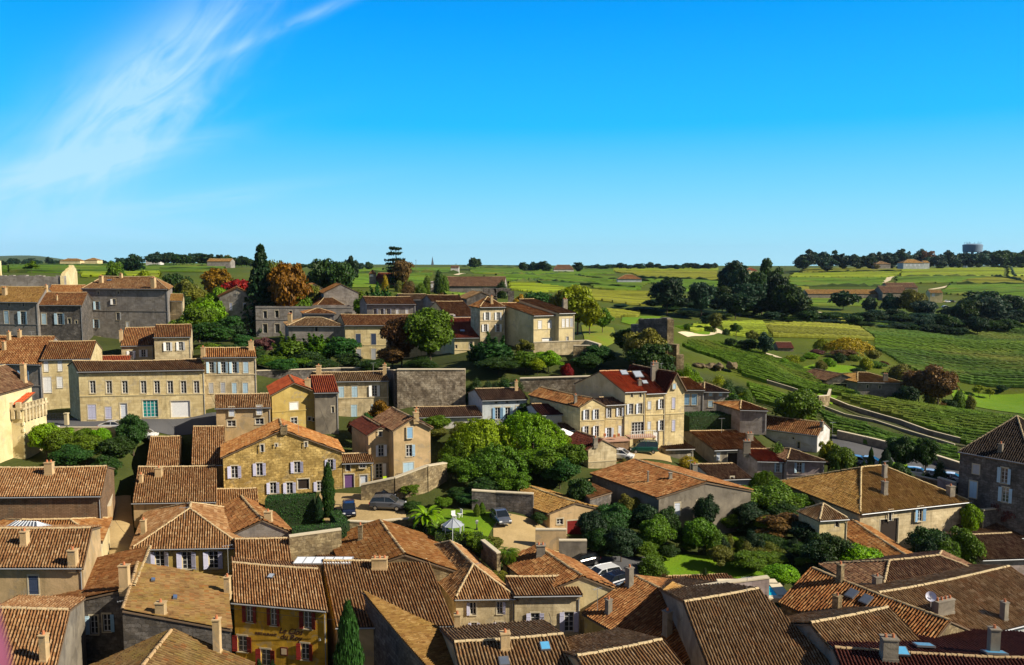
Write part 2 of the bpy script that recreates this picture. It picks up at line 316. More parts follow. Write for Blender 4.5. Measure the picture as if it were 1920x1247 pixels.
# ---------------------------------------------------------------- tiled roofs
PROF = [(0, 0), (.22, .12), (.34, .80), (.5, 1.0), (.66, .80), (.78, .12)]
class Roof:
    def __init__(s, far=False): s.V = []; s.F = []; s.UV = []; s.M = []; s.n = 0; s.far = far
    def add(s, V, F, UV, m):
        s.V.append(np.asarray(V, float)); s.F.append(np.asarray(F, int) + s.n); s.UV.append(np.asarray(UV, float)); s.M.append(np.full(len(F), m)); s.n += len(V)
    def quad(s, pts, uvs, m): s.add(pts, [[0, 1, 2, 3]], uvs, m)
    def plane(s, e0, e1, t1, t0, oe=.35, og0=.12, og1=.12, detail=2, tiled=True, shear=None):
        """one pitch: eave e0-e1 (seen from outside, left to right), top t1, t0; local coordinates"""
        e0, e1, t1, t0 = [np.array(p, float) for p in (e0, e1, t1, t0)]
        ex = e1 - e0; L = np.linalg.norm(ex); ex /= L
        n = np.cross(ex, (t0 + t1) / 2 - (e0 + e1) / 2); n /= np.linalg.norm(n)
        if n[2] < 0: n = -n
        up = np.cross(n, ex)
        if up[2] < 0: up = -up
        def q(p): return np.array([(p - e0) @ ex, (p - e0) @ up])
        a0, a1, b1, b0 = q(e0), q(e1), q(t1), q(t0)
        def ext(a, b, o):
            d = a - b; k = o / max(1e-3, abs(d[1])); return a + d * k
        A0, A1 = ext(a0, b0, oe), ext(a1, b1, oe)
        if np.linalg.norm(b0 - b1) > .05:
            A0 = A0 - [og0, 0]; b0 = b0 - [og0, 0]; A1 = A1 + [og1, 0]; b1 = b1 + [og1, 0]
        poly = [A0, A1, b1, b0]
        # the courses run parallel to the verges
        k = 0.0
        if shear is not None:
            hz_ = np.hypot(up[0], up[1]); k = shear * hz_
        elif abs((b0[0] - a0[0]) / max(.1, b0[1]) - (b1[0] - a1[0]) / max(.1, b1[1])) < .06: k = (b0[0] - a0[0]) / max(.1, b0[1])
        k = max(-.9, min(.9, k)); up = up + k * ex; poly = [np.array([q_[0] - k * q_[1], q_[1]]) for q_ in poly]
        lift = .10; sg = .011 * max(0, L - 3)
        W = lambda a, b, h: e0 + ex * a + up * b + n * h
        # slab under the tiles
        dl = sg if (tiled and detail) else 0
        P = [W(p[0], p[1], lift - .02 - dl) for p in poly] + [W(p[0], p[1], lift - .14 - dl) for p in poly]
        sm = 0 if (not tiled or detail == 0) else 2
        cp = .27 if detail >= 2 else .32
        U = [(p[0] / cp, p[1] / .42) for p in poly]
        s.add(P, [[0, 1, 2, 3]], U + U, sm); s.add(P, [[7, 6, 5, 4], [0, 4, 5, 1], [1, 5, 6, 2], [2, 6, 7, 3], [3, 7, 4, 0]], U + U, 2)
        if not tiled or detail == 0: return
        pr = PROF if detail >= 2 else [(0, 0), (.24, .2), (.5, 1.0), (.76, .2)]
        amp = .105 if detail >= 2 else .12
        amin, amax = min(p[0] for p in poly), max(p[0] for p in poly); bmin, bmax = min(p[1] for p in poly), max(p[1] for p in poly)
        nc = int((amax - amin) / cp) + 1
        ai = np.concatenate([[amin + (c + t) * cp for t, _ in pr] for c in range(nc)] + [[amin + nc * cp]])
        hi_ = np.concatenate([[h * amp for _, h in pr] for c in range(nc)] + [[0.0]])
        ci = np.minimum(np.repeat(np.arange(nc + 1), len(pr))[:len(ai)], nc - 1 + 1); ti = np.concatenate([[t for t, _ in pr]] * nc + [[0.0]])
        ai = np.clip(ai, amin, amax - 1e-4)
        lo = np.full(len(ai), 1e9); hi = np.full(len(ai), -1e9)
        for k in range(4):
            p, r = poly[k], poly[(k + 1) % 4]
            if abs(r[0] - p[0]) < 1e-6: continue
            x0, x1 = min(p[0], r[0]), max(p[0], r[0]); m = (ai >= x0 - 1e-6) & (ai <= x1 + 1e-6)
            y = p[1] + (r[1] - p[1]) * (ai - p[0]) / (r[0] - p[0])
            lo[m] = np.minimum(lo[m], y[m]); hi[m] = np.maximum(hi[m], y[m])
        bad = hi < lo; lo[bad] = 0; hi[bad] = 0
        rl = .42 if detail >= 2 else .9
        nr = max(1, int(math.ceil((bmax - bmin) / rl)))
        lv = []; st = []
        for k in range(nr): lv += [bmin + k * rl, bmin + (k + 1) * rl]; st += [.028, 0.0]
        lv = np.array(lv); st = np.array(st); row = np.repeat(np.arange(nr), 2)
        jl = rng.normal(0, .014, (nc + 2, nr)); jh = rng.normal(0, .009, (nc + 2, nr)) + (rng.random((nc + 2, nr)) < .04) * .03
        b = np.clip(lv[None, :], lo[:, None], hi[:, None])
        core = (ti > 0.01)[:, None]
        a = ai[:, None] + jl[ci][:, row] * core
        h = lift + hi_[:, None] + st[None, :] * np.where(core, 1, .4) + jh[ci][:, row] * core
        sag = -sg * np.sin(np.pi * (a - amin) / (amax - amin)) * ((b - bmin) / max(.1, bmax - bmin)) ** .6 + .022 * np.sin(a * 1.1 + 1.7 * bmin + L) * np.sin(b * .9)
        h = h + sag
        V = e0 + a[..., None] * ex + b[..., None] * up + h[..., None] * n
        UV = np.stack([np.broadcast_to((ci + ti)[:, None], b.shape), row[None, :] + np.clip((b - lv[2 * row][None, :]) / rl, 0.02, .98)], -1)
        ni, nj = b.shape
        idx = np.arange(ni * nj).reshape(ni, nj)
        F = np.stack([idx[:-1, :-1], idx[1:, :-1], idx[1:, 1:], idx[:-1, 1:]], -1)
        d0 = b[:-1, 1:] - b[:-1, :-1]; d1 = b[1:, 1:] - b[1:, :-1]
        ris = (np.arange(nj - 1) % 2 == 1)[None, :] & (b[:-1, 1:] > lo[:-1, None] + 1e-4) & (b[:-1, 1:] < hi[:-1, None] - 1e-4)
        keep = ((d0 > 1e-5) | (d1 > 1e-5) | ris)
        # uv of the last sample of a column must stay in its own column
        F = F[keep]
        # split the shared trough uv: use per-vertex uv, trough belongs to the next column; nudge
        UV[..., 0] = np.where(ti[:, None] < .01, (ci + .002)[:, None], UV[..., 0])
        s.add(V.reshape(-1, 3), F, UV.reshape(-1, 2), 0)
    def ridge(s, a, b, r=.15, m=1):
        a, b = np.array(a, float) + [0, 0, .14], np.array(b, float) + [0, 0, .14]
        d = b - a; L = np.linalg.norm(d)
        if L < .2: return
        d /= L; x = np.cross(d, [0, 0, 1]); x /= np.linalg.norm(x); z = np.cross(x, d)
        k = max(1, int(L / .42)); an = np.linspace(0, math.pi, 6)
        V = []; F = []; UV = []
        for i in range(k):
            for (f, rr) in ((i / k, r * 1.12), ((i + 1) / k, r * .92)):
                jit = rng.normal(0, .016, 3); jit[2] -= (.011 * max(0, L - 3) * math.sin(math.pi * f) if abs(d[2]) < .02 else 0)
                for t in an: V.append(a + d * L * f + (x * math.cos(t) + z * math.sin(t) * .8) * rr + jit); UV.append((i + .5, t))
            o = i * 12
            for j in range(5): F.append([o + j, o + j + 1, o + 6 + j + 1, o + 6 + j])
        s.add(V, F, UV, m)
    def build(s, tile, parent, name='roof'):
        me = np_mesh(name, np.concatenate(s.V), np.concatenate(s.F), np.concatenate(s.UV), np.concatenate(s.M))
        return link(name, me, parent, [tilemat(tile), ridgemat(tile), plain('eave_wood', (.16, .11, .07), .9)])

# ---------------------------------------------------------------- windows and doors
SHUT = {'pale': (.62, .66, .74), 'blue': (.24, .42, .62), 'paleblue': (.42, .58, .70), 'white': (.78, .78, .78), 'red': (.20, .018, .015), 'grey': (.42, .43, .46),
        'navy': (.05, .07, .13), 'teal': (.02, .25, .26), 'purple': (.16, .08, .22), 'lilac': (.50, .50, .66)}  # pale and lilac: white paint with blue sky shade put into the colour
def shutmat(k): return plain('shutter_paint_' + k, SHUT[k], .55)
def glass():
    if 'glass' not in _mc:
        t = NT('window_glass'); ob = t.n('ShaderNodeTexCoord').outputs['Object']; oi = t.n('ShaderNodeObjectInfo')
        c = t.mix(oi.outputs['Random'], c4((.012, .014, .018)), c4((.06, .06, .065)))
        _mc['glass'] = t.out(c, .08, t.noise(ob, 1.2, 2), .05, .02, spec=.6)
    return _mc['glass']
def opening(root, M, code, w, h, sh, frame='white', big=True):
    """M: 4x4 local matrix whose x runs along the wall, y outwards, z up, at the bottom centre of the opening. Returns the parts"""
    f = MB(); rec = -.16; fm = plain('frame_paint', (.66, .66, .66), .5); stone = plain('sill_stone', (.52, .45, .32), .9, bump=.2)
    def put(mb, name, mat, par):
        o = mb.build(name, mat, par); o.matrix_local = M if par is root else Matrix.Identity(4); return o
    name = {'D': 'door', 'G': 'garage_door', 'A': 'shop_window', 'V': 'barn_door'}.get(code[0], 'window')
    t = .055
    solid = code in ('D', 'G', 'C', 'B', 'K')
    # surround
    sw = .12
    for (x0, x1, z0, z1) in ((-w / 2 - sw, -w / 2, 0, h), (w / 2, w / 2 + sw, 0, h), (-w / 2 - sw, w / 2 + sw, h, h + .16)):
        f.hexa([(x0, 0, z0), (x1, 0, z0), (x1, .025, z0), (x0, .025, z0), (x0, 0, z1), (x1, 0, z1), (x1, .025, z1), (x0, .025, z1)], 1)
    for (x0, x1, z0, z1) in ((-w / 2, -w / 2 + t, 0, h), (w / 2 - t, w / 2, 0, h), (-w / 2 + t, w / 2 - t, h - t, h), (-w / 2 + t, w / 2 - t, 0, t)):
        f.hexa([(x0, rec - .03, z0), (x1, rec - .03, z0), (x1, rec + .03, z0), (x0, rec + .03, z0), (x0, rec - .03, z1), (x1, rec - .03, z1), (x1, rec + .03, z1), (x0, rec + .03, z1)])
    if not solid and code not in ('O', 'V'):
        nx = 1 if w < 1.8 else 3; nz = max(1, round(h / .5) - 1)
        for i in range(nx):
            x = -w / 2 + w * (i + 1) / (nx + 1); f.hexa([(x - .04, rec - .02, t), (x + .04, rec - .02, t), (x + .04, rec + .035, t), (x - .04, rec + .035, t), (x - .04, rec - .02, h - t), (x + .04, rec - .02, h - t), (x + .04, rec + .035, h - t), (x - .04, rec + .035, h - t)])
        for k in range(nz):
            z = h * (k + 1) / (nz + 1); f.hexa([(-w / 2 + t, rec - .02, z - .017), (w / 2 - t, rec - .02, z - .017), (w / 2 - t, rec + .025, z - .017), (-w / 2 + t, rec + .025, z - .017), (-w / 2 + t, rec - .02, z + .017), (w / 2 - t, rec - .02, z + .017), (w / 2 - t, rec + .025, z + .017), (-w / 2 + t, rec + .025, z + .017)])
    fr = put(f, name, [fm, stone], root)
    def panel(nm, x0, x1, z0, z1, y, mat, tilt=0, plank=True, th=.04):
        p = MB(); wv = x1 - x0
        def T(x, yy, z):
            if tilt == 0: return (x, y + yy, z)
            hx = x1 if tilt > 0 else x0; a = abs(tilt); d = abs(x - hx); sg = -1 if tilt > 0 else 1
            return (hx + sg * (d * math.cos(a)), y + yy + d * math.sin(a), z)
        def bx(a, b, c, d, y0, y1): p.hexa([T(a, y0, c), T(b, y0, c), T(b, y1, c), T(a, y1, c), T(a, y0, d), T(b, y0, d), T(b, y1, d), T(a, y1, d)])
        k = max(2, int(round(wv / .16))) if plank else 1
        for i in range(k): bx(x0 + wv * i / k + .004, x0 + wv * (i + 1) / k - .004, z0, z1, 0, th)
        for z in (z0 + (z1 - z0) * .14, z0 + (z1 - z0) * .82): bx(x0 + .02, x1 - .02, z, z + .09, th, th + .022)
        return put(p, nm, mat, fr)
    g = MB(); 
    if code == 'G':
        k = int(h / .18)
        for i in range(k):
            z = h * i / k; g.hexa([(-w / 2 + t, rec, z), (w / 2 - t, rec, z), (w / 2 - t, rec + .03, z), (-w / 2 + t, rec + .03, z), (-w / 2 + t, rec, z + h / k - .01), (w / 2 - t, rec, z + h / k - .01), (w / 2 - t, rec + .012, z + h / k - .01), (-w / 2 + t, rec + .012, z + h / k - .01)])
        put(g, 'shutter', shutmat(sh), fr)
    elif code in ('D', 'C', 'B', 'K'):
        if code == 'D': panel('leaf', -w / 2 + t, w / 2 - t, .02, h - t, rec - .01, shutmat(sh)); hb = MB(); hb.bar((w / 2 - .22, rec + .05, 1.0), (w / 2 - .12, rec + .05, 1.0), .03); put(hb, 'handle', plain('iron', (.03, .03, .03), .5), fr)
        elif code == 'B': panel('shutter', -w / 2, w / 2, 0, h, -.05, shutmat(sh))
        else:
            panel('shutter', -w / 2, -.008, 0, h, -.05, shutmat(sh)); panel('shutter', .008, w / 2, 0, h, -.05, shutmat(sh))
    if code not in ('G', 'D', 'C', 'B', 'K'):
        g.face([(-w / 2 + t, rec, t), (w / 2 - t, rec, t), (w / 2 - t, rec, h - t), (-w / 2 + t, rec, h - t)])
        put(g, 'pane', glass() if code not in 'AV' else plain('teal_shop_front', (.01, .22, .22), .3) if code == 'A' else plain('dark_void', (.03, .02, .015), .9), fr)  # V: dark sheet standing for the shade inside an open doorway
    if code in ('S', 'L', 'R', 'DS'):
        hw = w / 2 + .02
        a = R(6 + 14 * random.random()); b = R(6 + 14 * random.random())
        if code != 'R': panel('shutter', -w / 2 - hw, -w / 2 - .01, 0, h, .03, shutmat(sh), a)
        if code != 'L': panel('shutter', w / 2 + .01, w / 2 + hw, 0, h, .03, shutmat(sh), -b)
    if code not in ('D', 'G', 'DS', 'O', 'V'):
        s_ = MB(); s_.hexa([(-w / 2 - .1, -.1, -.09), (w / 2 + .1, -.1, -.09), (w / 2 + .1, .08, -.09), (-w / 2 - .1, .08, -.09), (-w / 2 - .1, -.1, 0), (w / 2 + .1, -.1, 0), (w / 2 + .1, .08, 0), (-w / 2 - .1, .08, 0)])
        put(s_, 'sill', stone, fr)
    return fr
DEF = {'S': (.85, 1.5), 'C': (.95, 1.5), 'W': (.85, 1.35), 'O': (.45, .6), 'D': (1.0, 2.1), 'G': (2.6, 2.4), 'B': (.9, 1.4), 'L': (.8, 1.4), 'R': (.8, 1.4), 'A': (2.4, 2.6), 'V': (2.4, 2.4), 'DS': (1.0, 2.1), 'K': (1.5, 2.0)}

# ---------------------------------------------------------------- houses
CTRL = []      # ground control points x, y, z, weight
HOUSES = []
def wall_face(mb, p0, p1, h, top, ops, skirt=3.0):
    """wall from p0 to p1 (plan), below z=0 a grid with openings, above it the polygon top [(s, z)...]"""
    d = np.array(p1) - np.array(p0); L = float(np.hypot(*d)); d = d / L; nrm = np.array([d[1], -d[0]])
    P = lambda s, z, y=0: (p0[0] + d[0] * s + nrm[0] * y, p0[1] + d[1] * s + nrm[1] * y, z)
    zb = -h - skirt
    xs = [0, L]; zs = [zb, 0]
    for (x, z, w, hh) in ops: xs += [x - w / 2, x + w / 2]; zs += [z, z + hh]
    xs = sorted(set(round(min(max(x, 0), L), 4) for x in xs)); zs = sorted(set(round(min(max(z, zb), 0), 4) for z in zs))
    for i in range(len(xs) - 1):
        for j in range(len(zs) - 1):
            cx, cz = (xs[i] + xs[i + 1]) / 2, (zs[j] + zs[j + 1]) / 2
            if any(abs(cx - x) < w / 2 and z < cz < z + hh for (x, z, w, hh) in ops): continue
            q = [(xs[i], zs[j]), (xs[i + 1], zs[j]), (xs[i + 1], zs[j + 1]), (xs[i], zs[j + 1])]
            mb.face([P(*t) for t in q], q)
    for (x, z, w, hh) in ops:
        a, b, c, e = x - w / 2, x + w / 2, z, z + hh; r = -.24
        for (u0, v0, u1, v1) in ((a, c, b, c), (b, c, b, e), (b, e, a, e), (a, e, a, c)):
            mb.face([P(u0, v0), P(u0, v0, r), P(u1, v1, r), P(u1, v1)], [(0, 0), (.24, 0), (.24, 1), (0, 1)])
        mb.face([P(a, c, r), P(b, c, r), P(b, e, r), P(a, e, r)], [(a, c), (b, c), (b, e), (a, e)])
    if len(top) >= 1 and max(z for _, z in top) > .01:
        pts = [(0, 0), (L, 0)] + [t for t in reversed(top)]
        for k in range(1, len(pts) - 1):
            tri = [pts[0], pts[k], pts[k + 1]]
            if abs((tri[1][0] - tri[0][0]) * (tri[2][1] - tri[0][1]) - (tri[2][0] - tri[0][0]) * (tri[1][1] - tri[0][1])) < 1e-6: continue
            mb.face([P(*t) for t in tri], tri)
    return P, L, d, nrm

def house(label, u=None, v=None, Y=None, u2=None, yaw=0, h=7, roof='gx', D=None, rv=None, p=.30, rh=None, lo=None, ro=None, wall='ochre', tile='brown', win=(), chim=(),
          sh='pale', name='stone_house', cat='house', anchor='L', pos=None, w=None, oe=.35, og=.12, hf=1.0, detail=None, gut=True, group=None, skirt=3.0, wl_=None, extra=None, sky_=(), ctrl=True):
    ya = R(yaw); ex = np.array([math.cos(ya), math.sin(ya)]); ey = np.array([-math.sin(ya), math.cos(ya)])
    def run(P0, dirx, uu):          # how far along dirx from P0 until pixel column uu
        k = (uu - 960) / FC
        # x = k * forward,  forward = y*CP - (z-CAM)*SP
        zc = P0[2] - CAM_Z; f0 = P0[1] * CP - zc * SP
        return (k * f0 - P0[0]) / (dirx[0] - k * dirx[1] * CP)
    if pos is not None: O = np.array(pos, float); W = w
    else:
        O = at(u, v, Y)
        if anchor == 'L': W = run(O, ex, u2) if w is None else w
        else:
            W = -run(O, ex, u2) if w is None else w
            O = O - np.array([ex[0] * W, ex[1] * W, 0])
    if W is None or W <= 0.5 or W > 80: W = max(2, min(abs(W or 5), 30))
    Wd = lambda x, y, z=0: np.array([O[0] + ex[0] * x + ey[0] * y, O[1] + ex[1] * x + ey[1] * y, O[2] + z])
    skew = 0.0
    if pos is None and O[1] < 260 and abs(yaw) < 30: skew = -math.tan(R(20 - yaw))
    lo_g, ro_g = lo, ro
    if D is None: lo, ro = (lo or 0), (ro or 0)
    if D is None:
        lo_d, hi_d = .8, 20.0
        def f(d):   # d = depth to the ridge
            return proj(Wd(W / 2 + skew * d, d, d * p))[1] - rv
        for _ in range(40):
            m = (lo_d + hi_d) / 2
            if f(m) > 0: lo_d = m
            else: hi_d = m
        D = 2 * lo_d if roof != 'shf' else lo_d
    lo = skew * D if lo_g is None else lo_g; ro = skew * D if ro_g is None else ro_g
    if rh is None: rh = {'gx': D / 2 * p, 'gy': W / 2 * p, 'hip': D / 2 * p, 'hipy': W / 2 * p, 'shf': D * p, 'shd': D * p, 'shl': W * p, 'shr': W * p, 'flat': .3, 'none': 0}[roof]
    if detail is None: detail = 2 if O[1] < 118 else (1 if O[1] < 260 else 0)
    F0, F1, B1, B0 = (0, 0), (W, 0), (W + ro, D), (lo, D)
    V3 = lambda q, z=0: np.array([q[0], q[1], z], float)
    mid = lambda a, b, t=.5: (a[0] + (b[0] - a[0]) * t, a[1] + (b[1] - a[1]) * t)
    root = empty(name, Wd(W / 2 + lo / 2, D / 2, -h), ya, label, cat, group)
    off = Vector((-(W / 2 + lo / 2), -D / 2, h)); OM = Matrix.Translation(off)
    Rf = Roof(); tops = {k: [] for k in 'FRBL'}; side = {'F': (F0, F1), 'R': (F1, B1), 'B': (B1, B0), 'L': (B0, F0)}
    planes = []
    def pl(e0, e1, t1, t0, g0=og, g1=og, o=oe):
        along = abs((e1 - e0)[1]) < .05 * abs((e1 - e0)[0]); sh_ = lo / D if (along and D > 0) else None
        # is it turned to the camera?
        c = Wd(*( (e0 + t1)[:2] / 2), (e0 + t1)[2] / 2); n = np.cross(e1 - e0, (t0 + t1) / 2 - e0); n = n if n[2] > 0 else -n
        nw = np.array([ex[0] * n[0] + ey[0] * n[1], ex[1] * n[0] + ey[1] * n[1], n[2]])
        vis = nw @ (np.array([0, 0, CAM_Z]) - c) > 0
        Rf.plane(e0, e1, t1, t0, o, g0, g1, detail if vis else 0, vis, shear=sh_); planes.append((e0, e1, t1, t0))
    if roof == 'gx':
        a, b = V3(mid(F0, B0), rh), V3(mid(F1, B1), rh)
        pl(V3(F0), V3(F1), b, a); pl(V3(B1), V3(B0), a, b); Rf.ridge(a, b)
        for k, q0, q1 in (('L', B0, F0), ('R', F1, B1)):
            L = math.hypot(q1[0] - q0[0], q1[1] - q0[1]); tops[k] = [(0, 0), (L / 2, rh), (L, 0)]
    elif roof == 'gy':
        a, b = V3(mid(F0, F1), rh), V3(mid(B0, B1), rh)
        pl(V3(B0), V3(F0), a, b); pl(V3(F1), V3(B1), b, a); Rf.ridge(a, b)
        tops['F'] = [(0, 0), (W / 2, rh), (W, 0)]; L = math.hypot(B1[0] - B0[0], 0); tops['B'] = [(0, 0), (L / 2, rh), (L, 0)]
    elif roof in ('hip', 'hipy'):
        if roof == 'hip':
            t = min(.5, hf * (D / 2) / W); a, b = V3(mid(mid(F0, B0), mid(F1, B1), t), rh), V3(mid(mid(F0, B0), mid(F1, B1), 1 - t), rh)
            pl(V3(F0), V3(F1), b, a, 0, 0); pl(V3(B1), V3(B0), a, b, 0, 0); pl(V3(F1), V3(B1), b, b, 0, 0); pl(V3(B0), V3(F0), a, a, 0, 0)
            ends = ((F0, a), (B0, a), (F1, b), (B1, b))
        else:
            t = min(.5, hf * (W / 2) / D); a, b = V3(mid(mid(F0, F1), mid(B0, B1), t), rh), V3(mid(mid(F0, F1), mid(B0, B1), 1 - t), rh)
            pl(V3(F0), V3(F1), a, a, 0, 0); pl(V3(B1), V3(B0), b, b, 0, 0); pl(V3(B0), V3(F0), a, b, 0, 0); pl(V3(F1), V3(B1), b, a, 0, 0)
            ends = ((F0, a), (F1, a), (B0, b), (B1, b))
        Rf.ridge(a, b)
        for q, e in ends: Rf.ridge(V3(q), e, .12)
    elif roof == 'shf': pl(V3(F0), V3(F1), V3(B1, rh), V3(B0, rh)); tops['B'] = [(0, rh), (math.dist(B0, B1), rh)]; tops['L'] = [(0, rh), (math.dist(B0, F0), 0)]; tops['R'] = [(0, 0), (math.dist(B1, F1), rh)]; Rf.ridge(V3(B0, rh), V3(B1, rh))
    elif roof == 'shd': pl(V3(B1), V3(B0), V3(F0, rh), V3(F1, rh)); tops['F'] = [(0, rh), (W, rh)]; tops['R'] = [(0, rh), (math.dist(B1, F1), 0)]; tops['L'] = [(0, 0), (math.dist(B0, F0), rh)]; Rf.ridge(V3(F0, rh), V3(F1, rh))
    elif roof == 'shl': pl(V3(F1), V3(B1), V3(B0, rh), V3(F0, rh)); tops['L'] = [(0, rh), (math.dist(B0, F0), rh)]; tops['F'] = [(0, rh), (W, 0)]; tops['B'] = [(0, 0), (math.dist(B0, B1), rh)]; Rf.ridge(V3(F0, rh), V3(B0, rh))
    elif roof == 'shr': pl(V3(B0), V3(F0), V3(F1, rh), V3(B1, rh)); tops['R'] = [(0, rh), (math.dist(B1, F1), rh)]; tops['F'] = [(0, 0), (W, rh)]; tops['B'] = [(0, rh), (math.dist(B0, B1), 0)]; Rf.ridge(V3(F1, rh), V3(B1, rh))
    elif roof == 'flat':
        for k in 'FRBL': L = math.dist(*side[k]); tops[k] = [(0, rh), (L, rh)]
        planes.append((V3(F0, 0), V3(F1, 0), V3(B1, 0), V3(B0, 0))); Rf.quad([V3(F0, -.1), V3(F1, -.1), V3(B1, -.1), V3(B0, -.1)], [(0, 0), (9, 0), (9, 9), (0, 9)], 0)
    # openings from pixels
    ops = {k: [] for k in 'FRBL'}; surf = []
    for wd in win:
        uu, vv, code = wd[:3]; k = 'F'; ww, hh = DEF[code]
        rest = list(wd[3:])
        if rest and isinstance(rest[-1], str) and rest[-1] in SHUT: shc = rest.pop()
        else: shc = sh
        if rest and rest[-1] in ('L', 'R', 'F', 'B'): k = rest.pop()
        if len(rest) >= 2: ww, hh = rest[:2]
        q0, q1 = side[k]; A = Wd(*q0); B = Wd(*q1); dd = (B - A)[:2]; L = np.hypot(*dd); dd /= L
        r = ray(uu, vv); nn = np.array([dd[1], -dd[0]]); den = nn @ r[:2]
        if abs(den) < 1e-4: continue
        t = (nn @ A[:2]) / den; hit = np.array([r[0] * t, r[1] * t, CAM_Z + r[2] * t]); s_ = (hit[:2] - A[:2]) @ dd; z = hit[2] - O[2]
        m = ww / 2 + .12
        if L < 2 * m: ww = max(.3, L - .3); m = L / 2
        if s_ < m - .8 or s_ > L - m + .8 or z > rh + 1 or z < -h - 2: pass
        s_ = min(max(s_, m), L - m); zb = z - hh / 2
        if code in ('D', 'G', 'DS', 'K', 'V') and abs(zb + h) < 1.0: zb = -h + .02
        cut = zb + hh < -.05
        if cut:
            if any(abs(s_ - o[0]) < (ww + o[2]) / 2 + .05 and zb < o[1] + o[3] and o[1] < zb + hh for o in ops[k]): continue
            ops[k].append((s_, zb, ww, hh))
        surf.append((k, s_, zb, ww, hh, code, shc, cut))
    mb = MB(); fr = {}
    for k in 'FRBL': fr[k] = wall_face(mb, *side[k], h, tops[k], ops[k], skirt)
    if h > 4.5 and wall in ('yellow', 'beige', 'cream', 'ochre', 'mustard', 'grey', 'lavender', 'bluewhite') and detail > 0 and O[1] > 60:
        bm_ = MB(); zs_ = [-.22] if roof not in ('gy',) else []
        for z_ in np.arange(-h * .42, -h * .62, -.1):
            if not any(o[1] - .15 < z_ < o[1] + o[3] + .25 for o in ops['F']): zs_.append(float(z_)); break
        for z_ in zs_:
            t_ = .16 if z_ < -.5 else .2
            bm_.hexa([(0, -.07, z_), (W, -.07, z_), (W, .02, z_), (0, .02, z_), (0, -.09, z_ + t_), (W, -.09, z_ + t_), (W, .02, z_ + t_), (0, .02, z_ + t_)])
        if bm_.v: bm_.build('cornice', plain('cornice_' + wall, mul(WALLS[wall][0], .8), .9, bump=.3), root).matrix_local = OM
    wo_ = mb.build('wall', wallmat(wall), root); wo_.matrix_local = OM
    if roof != 'none':
        ro_ = Rf.build(tile, root); ro_.matrix_local = OM
    for (k, s_, zb, ww, hh, code, shc, cut) in surf:
        P, L, d, nrm = fr[k]; o = P(s_, zb, 0 if cut else .19)
        M = Matrix(((d[0], nrm[0], 0, o[0]), (d[1], nrm[1], 0, o[1]), (0, 0, 1, o[2]), (0, 0, 0, 1)))
        opening(root, OM @ M, code, ww, hh, shc)
    # gutter and downpipe on the front eave
    if gut and roof in ('gx', 'hip', 'hipy', 'shf') and detail > 0:
        g = MB(); zg = -oe * .3 + .02; g.tube([(-.1, -oe - .06, zg), (W + .1, -oe - .06, zg)], .07, 6)
        for t in (W - .15,): g.tube([(t, -oe, zg - .02), (t, -.06, zg - .45), (t, -.06, -h)], .045, 5)
        g.build('gutter', plain('zinc', (.35, .36, .38), .5, metal=.3), root).matrix_local = OM
    # chimneys: pixel of the foot on the roof, size
    def surf_z(x, y):
        best = None
        for (e0, e1, t1, t0) in planes:
            n = np.cross(e1 - e0, (t0 + t1) / 2 - e0)
            if abs(n[2]) < 1e-6: continue
            z = e0[2] - (n[0] * (x - e0[0]) + n[1] * (y - e0[1])) / n[2]
            best = z if best is None else min(best, z)
        return best if best is not None else 0
    def roof_hit(uu, vv):
        r = ray(uu, vv); prev = None
        for t in np.linspace(max(5, O[1] - 15), O[1] + 45, 1200):
            q = np.array([r[0] * t, r[1] * t]) - O[:2]; x, y = q @ ex, q @ ey; z = CAM_Z + r[2] * t - O[2]
            dz = z - surf_z(x, y) - .12
            if prev is not None and dz <= 0 < prev: return x, y, z
            prev = dz
        return None
    rpar = ro_ if roof != 'none' else wo_
    for c in chim:
        uu, vv, cw, cd, ch = (list(c) + [.5, .4, 1.2][len(c) - 2:])[:5] if len(c) < 6 else c[:5]
        hit = roof_hit(uu, vv)
        if hit is None: continue
        x, y, z = hit; x = min(max(x, min(0, lo)), max(W, W + ro)); y = min(max(y, 0), D); z = surf_z(x, y)
        m = MB(); m.box((x, y, z - .5), (cw, cd, ch + .5)); m.box((x, y, z + ch), (cw + .12, cd + .12, .09)); m.box((x, y, z - .1), (cw + .1, cd + .1, .28))
        k = max(1, int(cw / .45))
        if (c[5] if len(c) > 5 else 0) != 'n':
            for i in range(k):
                px = x - cw / 2 + cw * (i + .5) / k; m.tube([(px, y, z + ch + .09), (px, y, z + ch + .36)], [.12, .09], 7, 1)
        m.build('chimney', [wallmat('rubble' if wall in ('rubble', 'ochre') else 'dirty' if O[0] > 3 else 'tan'), plain('clay_pot', (.45, .16, .07), .8)], rpar)
    for c in sky_:      # roof windows: pixel, width, length, colour
        hit = roof_hit(c[0], c[1])
        if hit is None: continue
        x, y, z = hit; 
        g1 = np.array([surf_z(x + .1, y) - surf_z(x, y), surf_z(x, y + .1) - surf_z(x, y)]) / .1; n = Vector((-g1[0], -g1[1], 1)).normalized()
        upv = Vector((g1[0], g1[1], g1[0] ** 2 + g1[1] ** 2)); upv = upv.normalized() if upv.length > 1e-3 else Vector((0, 1, 0)); xv = upv.cross(n)
        M = Matrix((xv, upv, n)).transposed().to_4x4(); M.translation = Vector((x, y, surf_z(x, y) + .16))
        m = MB(); m.box((0, 0, 0), (c[2], c[3], .14)); o = m.build('skylight', plain('skylight_frame', (.10, .10, .11), .5), rpar); o.matrix_local = M
        m = MB(); m.box((0, 0, .14), (c[2] * .84, c[3] * .86, .012)); m.build('pane', plain('skylight_glass_' + str(c[4] if len(c) > 4 else 0), {0: (.10, .12, .16), 1: (.10, .36, .62), 2: (.34, .38, .45)}[c[4] if len(c) > 4 else 0], .12, spec=.8), o)
